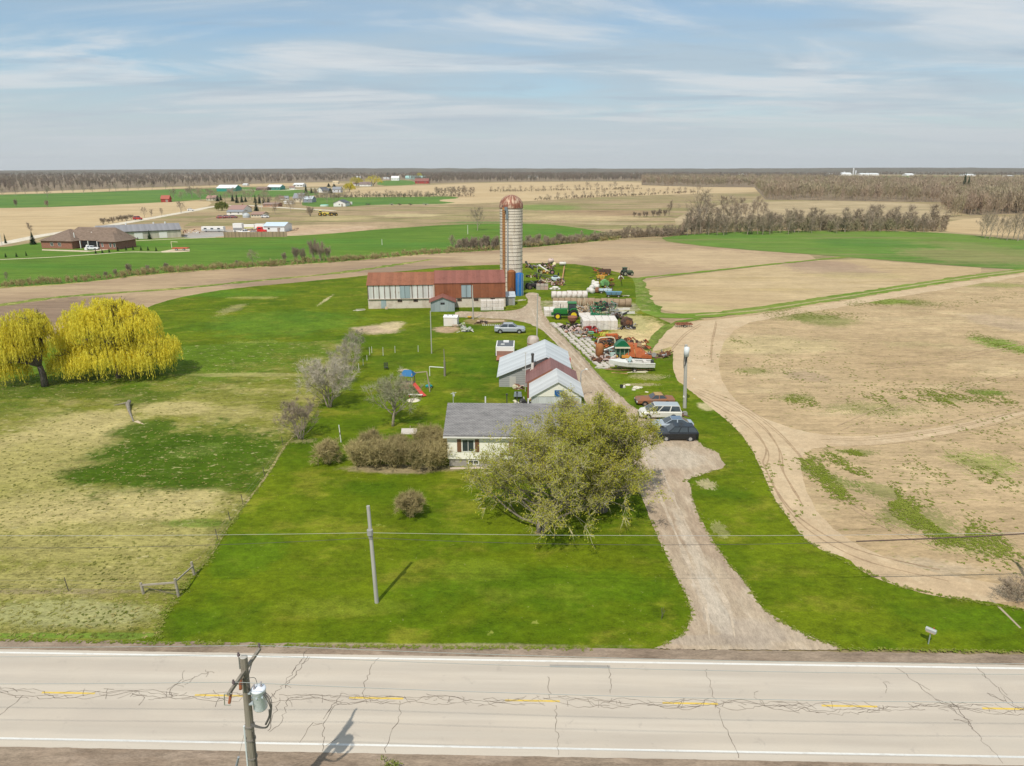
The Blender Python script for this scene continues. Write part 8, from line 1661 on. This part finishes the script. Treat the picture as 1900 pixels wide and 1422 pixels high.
t = thing('truck', 'bright red truck cab in the fenced yard', 'truck', at(486, 433)); loft([(2.2, .5, 1.3, 1.0), (2.0, .5, 1.6, 1.1), (.4, .5, 1.7, 1.15), (.3, .5, 2.9, 1.15), (-1.6, .5, 3.0, 1.15), (-1.8, .5, 2.8, 1.1)]).build('body', P((.6, .02, .02), .4), t); MB().box((-.6, -1.17, 2.3), (1.2, .05, .6)).build('side_window', M_glass(), t)
for x in (1.4, -1.2):
    for y in (-1.0, 1.0): wheel(t, x, y, .5, .3)
car('parked_car', 'dark car between the white pickup and the red truck', 'car', at(472, 434), .1, 4.6, 1.8, paintm((.2, .13, .14)), [(2.3, .3, .75, .7), (1.2, .25, 1.0, .9), (-1.9, .25, 1.05, .9), (-2.3, .3, .95, .8)], (1.2, .4, -1.4, -2.0, 1.0, 1.5, .84, .66), .33, 2.7)
heap('pallet_heap', 'heap of pallets and scrap right of the long shed', 353, 433, 40, 6.0, 2.0, 51, (c_wh, WOOD, RST)); heap('scrap_heap', 'brush and scrap right of the pale metal building', 542, 428, 20, 4.0, 1.6, 52, (RSTD, WOOD, RSTD))
b0_, b1_ = at(416, 441), at(532, 440); t = thing('board_fence', 'long tan vertical board fence closing the trailer yard', 'fence', b0_, atan2((b1_ - b0_).y, (b1_ - b0_).x)); w = (b1_ - b0_).length
m_bf = M_metal((.42, .31, .2), (.33, .24, .15), .3, 0, 3.0, seam=1.6, seamcol=(.2, .15, .1), name='fence_boards'); MB().box((w / 2, 0, 1.2), (w, .12, 2.3)).build('boards', m_bf, t); each('post', WOOD, t, [MB().box((w * i / 8, .16, 1.2), (.2, .2, 2.5)) for i in range(9)])
# red flatbed thing on the concrete pad
tag(sheet('concrete_pad', [(298, 467), (320, 463), (352, 462.5), (352, 467), (330, 468.5), (300, 469)], 9, PATH, .3, smoothit=0), kind='structure')
t = thing('hay_trailer', 'red flat trailer with an upright frame at the end of the gravel path', 'trailer', at(336, 465)); k = mpp(336, 465); MB().box((0, 0, .9), (28 * k, 2.2, .3)).build('deck', P((.5, .08, .04), .6), t); MB().bar((-14 * k, -1, 1), (-14 * k, -1, 3.3), .14).bar((-14 * k, -1, 3.3), (-2 * k, -1, 3.2), .14).build('upright_frame', P((.7, .6, .45), .6), t)
for x in (-6 * k, 8 * k): wheel(t, x, -1, .45, .3)
car('parked_car', 'red vehicle stopped on the country road', 'car', at(256, 408.5), .35, 5.0, 2.0, paintm((.45, .03, .02)), [(2.5, .4, 1.0, .8), (1.6, .35, 1.4, .95), (-2.4, .36, 1.6, .95), (-2.5, .42, 1.5, .92)], (1.5, 1.0, -1.9, -2.3, 1.4, 2.3, .9, .76), .45, 3.0)
car('parked_car', 'white car far along the country road', 'car', at(354, 391.5), .35, 4.6, 1.9, paintm((.75, .75, .75)), [(2.3, .3, .85, .7), (1.2, .25, 1.1, .9), (-1.9, .25, 1.1, .9), (-2.3, .3, 1.0, .8)], (1.2, .4, -1.4, -2.0, 1.05, 1.6, .84, .66), .33, 2.7)
for i, (x, y) in enumerate(((433, 405), (421, 405), (410, 405.5), (492, 404.5))): car('parked_car', ['dark red car by the round tank', 'maroon car in the middle of the row left of the round tank', 'leftmost maroon car of the row left of the round tank', 'white car right of the brown-roofed cottage'][i], 'car', at(x, y), .05, 5.0, 2.0, paintm([(.22, .05, .05), (.25, .06, .06), (.3, .05, .05), (.7, .7, .7)][i]), [(2.5, .3, .95, .75), (1.4, .25, 1.2, .95), (-2.1, .25, 1.25, .95), (-2.5, .3, 1.1, .85)], (1.4, .5, -1.5, -2.2, 1.15, 1.8, .9, .7), .4, 2.9)
# village
V = pxhouse
V('barn', 'far red barn at the right end of the left crop field', 'barn', 299, 314, 375.5, 369, 363, c_red, P((.36, .1, .07), .8), .0, door=True)
V('barn', 'wide teal barn with a bright white roof in the far village', 'barn', 402, 436, 355.5, 349.5, 343.5, c_teal, c_rw, 0, 26, door=True)
V('house', 'dark brown low building left of the long teal building', 'building', 475, 494, 353.5, 350, 347, P((.16, .1, .08)), c_rbrn, 0, 20, windows=3)
V('barn', 'long teal and white building in the far village', 'barn', 496, 520, 352.5, 347.5, 343, c_teal, c_rw, 0, 24, windows=4, win_w=3)
V('house', 'small white house right of the long teal building', 'house', 537, 546, 351.5, 348.5, 345.5, c_wh, c_rbrn, 0, windows=2)
V('barn', 'long white barn farthest back in the village', 'barn', 544, 562, 347.5, 343, 340, c_wh, c_rw, 0, 22, windows=3, win_w=4)
V('house', 'white gable-fronted house with a dark roof in the far village', 'house', 589, 599, 357.5, 352.5, 348, c_wh, c_rdk, -.4, axis='Y', windows=2, depth=14)
V('house', 'low dark-roofed wing right beside the white gable-fronted house', 'house', 598, 612, 358, 355, 350, c_wh, c_rdk, 0, 10, windows=3)
V('garage', 'white garage with a grey roof beside the nearest far willow', 'garage', 617, 632, 357.5, 351.5, 347, P((.55, .56, .6)), c_rgry, 0, 12, windows=2, door=True)
V('garage', 'large white gable-fronted garage with a dark roof on the scrub edge', 'garage', 619, 641, 383.5, 377, 372, c_wh, c_rdk, 0, 16, axis='Y', door=True, windows=1)
boxv('van', 'white van parked at the right side of the large white garage', 'van', 645, 653, 381, 375, c_wh, 2.4, win=2)
V('house', 'grey house with a pale upper wall in the middle of the village', 'house', 544, 562, 375.5, 368, 359, c_cr, c_rgry, 0, 14, windows=3, door=True)
V('shed', 'blue-grey shed joined right of the grey village house', 'shed', 562, 579, 376, 370, 364.5, P((.30, .31, .38)), P((.5, .55, .6), .5), 0, 14, windows=1)
V('house', 'white two-storey house with a reddish brown roof near the round tank', 'house', 424, 452, 395.5, 389, 381, c_wh, P((.32, .2, .17), .9), 0, 16, windows=4, door=True, chimney=True)
V('garage', 'white low wing with a grey arched roof before the white two-storey house', 'garage', 421, 450, 399, 395, 390, c_wh, c_rgry, 0, 9, windows=2)
V('cottage', 'low cottage with a reddish brown roof right of the round tank', 'house', 466, 487, 404, 400, 393.5, c_cr, P((.3, .19, .15), .9), 0, 12, windows=4)
V('brick_house', 'low orange brick house under the bare spreading tree in the village', 'house', 488, 516, 384, 380.5, 376.5, M_brick((.42, .2, .1), (.36, .16, .08)), P((.28, .2, .17), .9), 0, 11, windows=5, chimney=True)
V('house', 'pale tan house among trees at the left end of the village', 'house', 383, 399, 373, 368, 363, c_cr, P((.36, .22, .18), .9), 0, 10, windows=3)
V('house', 'small white house between the conifers and the grey village house', 'house', 519, 526, 371, 367.5, 364, c_wh, c_rbrn, 0, windows=1); V('house', 'second small white house left of the grey village house', 'house', 528, 535, 372, 367.5, 364, c_wh, c_rgry, 0, windows=1); V('shed', 'tiny white shed before the two small white village houses', 'shed', 527, 542, 379, 377, 375, c_wh, c_wh, 0, 5)
V('house', 'pale house left of the far willows', 'house', 617, 627, 341.5, 339, 336, c_cr, P((.5, .4, .25), .9), 0, 14, windows=2); V('house', 'white house between the two wide far willows, left one', 'house', 655, 664, 345, 341.5, 339, c_wh, c_rbrn, 0, 12, windows=2); V('house', 'house with a dark roof between the two wide far willows', 'house', 667, 688, 346, 342.5, 338, c_wh, P((.2, .15, .14), .9), 0, 14, windows=3)
V('house', 'white farmhouse on the green field near the skyline', 'house', 726, 740, 335.5, 331, 327, c_wh, c_wh, 0, 16, windows=3, chimney=True); V('barn', 'dark red barn on the skyline field', 'barn', 770, 795, 341, 336.5, 331.5, c_red, P((.24, .1, .08), .8), 0, 22, windows=2, win_w=3); V('barn', 'long teal-roofed barn behind the dark red barn', 'barn', 752, 790, 333, 330, 326.5, P((.3, .42, .38)), P((.3, .5, .45), .5), 0, 24)
for i, (x0, x1, y) in enumerate(((660, 668, 331), (712, 722, 333), (978, 988, 330), (989, 997, 330), (450, 458, 345))): V('house', ['tiny pale house on the skyline above the far willows', 'tiny pale house left of the white farmhouse', 'left of two tiny white houses right behind the silo dome', 'right of two tiny white houses right behind the silo dome', 'tiny pale house behind the wide teal barn'][i], 'house', x0, x1, y, y - 2, y - 4, c_wh, c_rw, 0, 12)
t = thing('water_tank', 'round grey tank beside the white two-storey house', 'tank', at(457.5, 404)); k = mpp(457, 404); MB().lathe([(6.5 * k, 0), (6.5 * k, 5 * k), (4 * k, 7.5 * k), (0, 8.5 * k)], n=18).build('shell', P((.42, .45, .46), .5), t, smooth=True); MB().lathe([(6.6 * k, 2.4 * k), (6.7 * k, 2.6 * k), (6.6 * k, 2.8 * k)], n=18).build('band', P((.3, .32, .33)), t)
t = thing('swimming_pool', 'round above-ground pool with a mint green cover left of the large white garage', 'pool', at(602, 383)); k = mpp(602, 383); MB().lathe([(8 * k, 0), (8 * k, 2 * k)], n=24).build('wall', c_wh, t); MB().lathe([(8.1 * k, 2 * k), (6 * k, 3 * k), (0, 3.4 * k)], n=24).build('cover', P((.25, .52, .42), .6), t)
for i, x in enumerate((597, 605, 617)): 
    tractor(['yellow machine at the left of the three on the scrub', 'yellow machine in the middle of the three on the scrub', 'dark machine at the right of the three on the scrub'][i], at(x, 401), .3 * i, 1.1, [P((.75, .6, .05), .5), P((.7, .6, .1), .5), P((.06, .05, .04), .7)][i], YEL, i == 0, 'machine')
for i, (x, w_) in enumerate(((683, 7), (727, 6), (742, 5), (762, 4), (790, 9))): 
    frame_machine('implement', ordw(i + 1) + ' rusting implement from the left parked along the scrub edge', x, 381, w_ * .35 + 2, 2.4, 1.6, 0, (BLK, GRY, RSTD, RSTD, GRY)[i], 60 + i, 5, 2, wr=.5)
for i, (x, yb, yt) in enumerate(((4, 456, 416), (51, 312, 311), (709, 455, 444), (486, 390, 371), (868, 435, 418))):
    if i == 1: continue
    b = at(x, yb); t = thing('pole', ['pale pole at the left edge beside the country road', '', 'thin pale post on the meadow before the ploughed strip', 'white flagpole in the village', 'thin pale post in the thicket left of the silo'][i], 'pole', b); H_ = hgt(b, yt); MB().cyl((0, 0, 0), (0, 0, H_), .14, .1, 6).build('post', P((.6, .58, .52), .7), t)
# far farm on the right skyline
for i, (x0, x1, y, ye, yr, m1) in enumerate(((1538, 1562, 326, 324.0, 322.4, c_wh), (1563, 1580, 326, 323, 320.5, c_wh), (1597, 1631, 326, 323.6, 321.5, c_wh), (1682, 1696, 326.5, 324.5, 322.0, c_wh), (1790, 1810, 327, 325, 323.2, c_wh), (1375, 1388, 325, 324, 322.8, c_wh), (1872, 1882, 328, 326.5, 325.3, c_wh))):
    V('barn', ['long white barn at the left end of the skyline farm', 'white barn beside the two pale silos on the skyline', 'long white barn right of the two pale skyline silos', 'lone white barn on the far green field at the right', 'long white barn behind the tall dark pine', 'tiny white barn on the skyline right of centre', 'tiny white barn at the right end of the skyline'][i], 'barn', x0, x1, y, ye, yr, m1, c_rw, 0, 40)
for i, (x, yt, w_) in enumerate(((1582.5, 312.3, 2.6), (1587, 316.5, 2.6), (1566, 318.8, 3.0))):
    b = at(x, 325.5); k = mpp(x, 325.5); H_ = hgt(b, yt); t = thing('silo', ['taller pale silo of the skyline farm', 'shorter pale silo beside the taller one on the skyline', 'squat domed pale silo left in the skyline farm'][i], 'silo', b); MB().lathe([(w_ * k / 2, 0), (w_ * k / 2, H_ * .9)], n=12).build('wall', P((.6, .62, .64), .5), t); MB().lathe([(w_ * k / 2, H_ * .9), (w_ * k / 3, H_ * .97), (0, H_)], n=12).build('dome', P((.7, .7, .7), .4), t)
# ================================================================== AIR
m = bpy.data.materials.new('haze'); m.use_nodes = True; m.node_tree.nodes.clear(); N = node_helper(m.node_tree)
pv = N('ShaderNodeVolumePrincipled', {'Color': (.95, .97, 1.0, 1), 'Density': .00005, 'Anisotropy': .2}); o_ = N('ShaderNodeOutputMaterial'); m.node_tree.links.new(pv.outputs[0], o_.inputs['Volume'])
hz_ = MB().box((0, 4600, 79), (22000, 10400, 160)).build('haze', m); tag(hz_, 'thin pale haze hanging over the distant fields', 'haze', None, 'stuff')
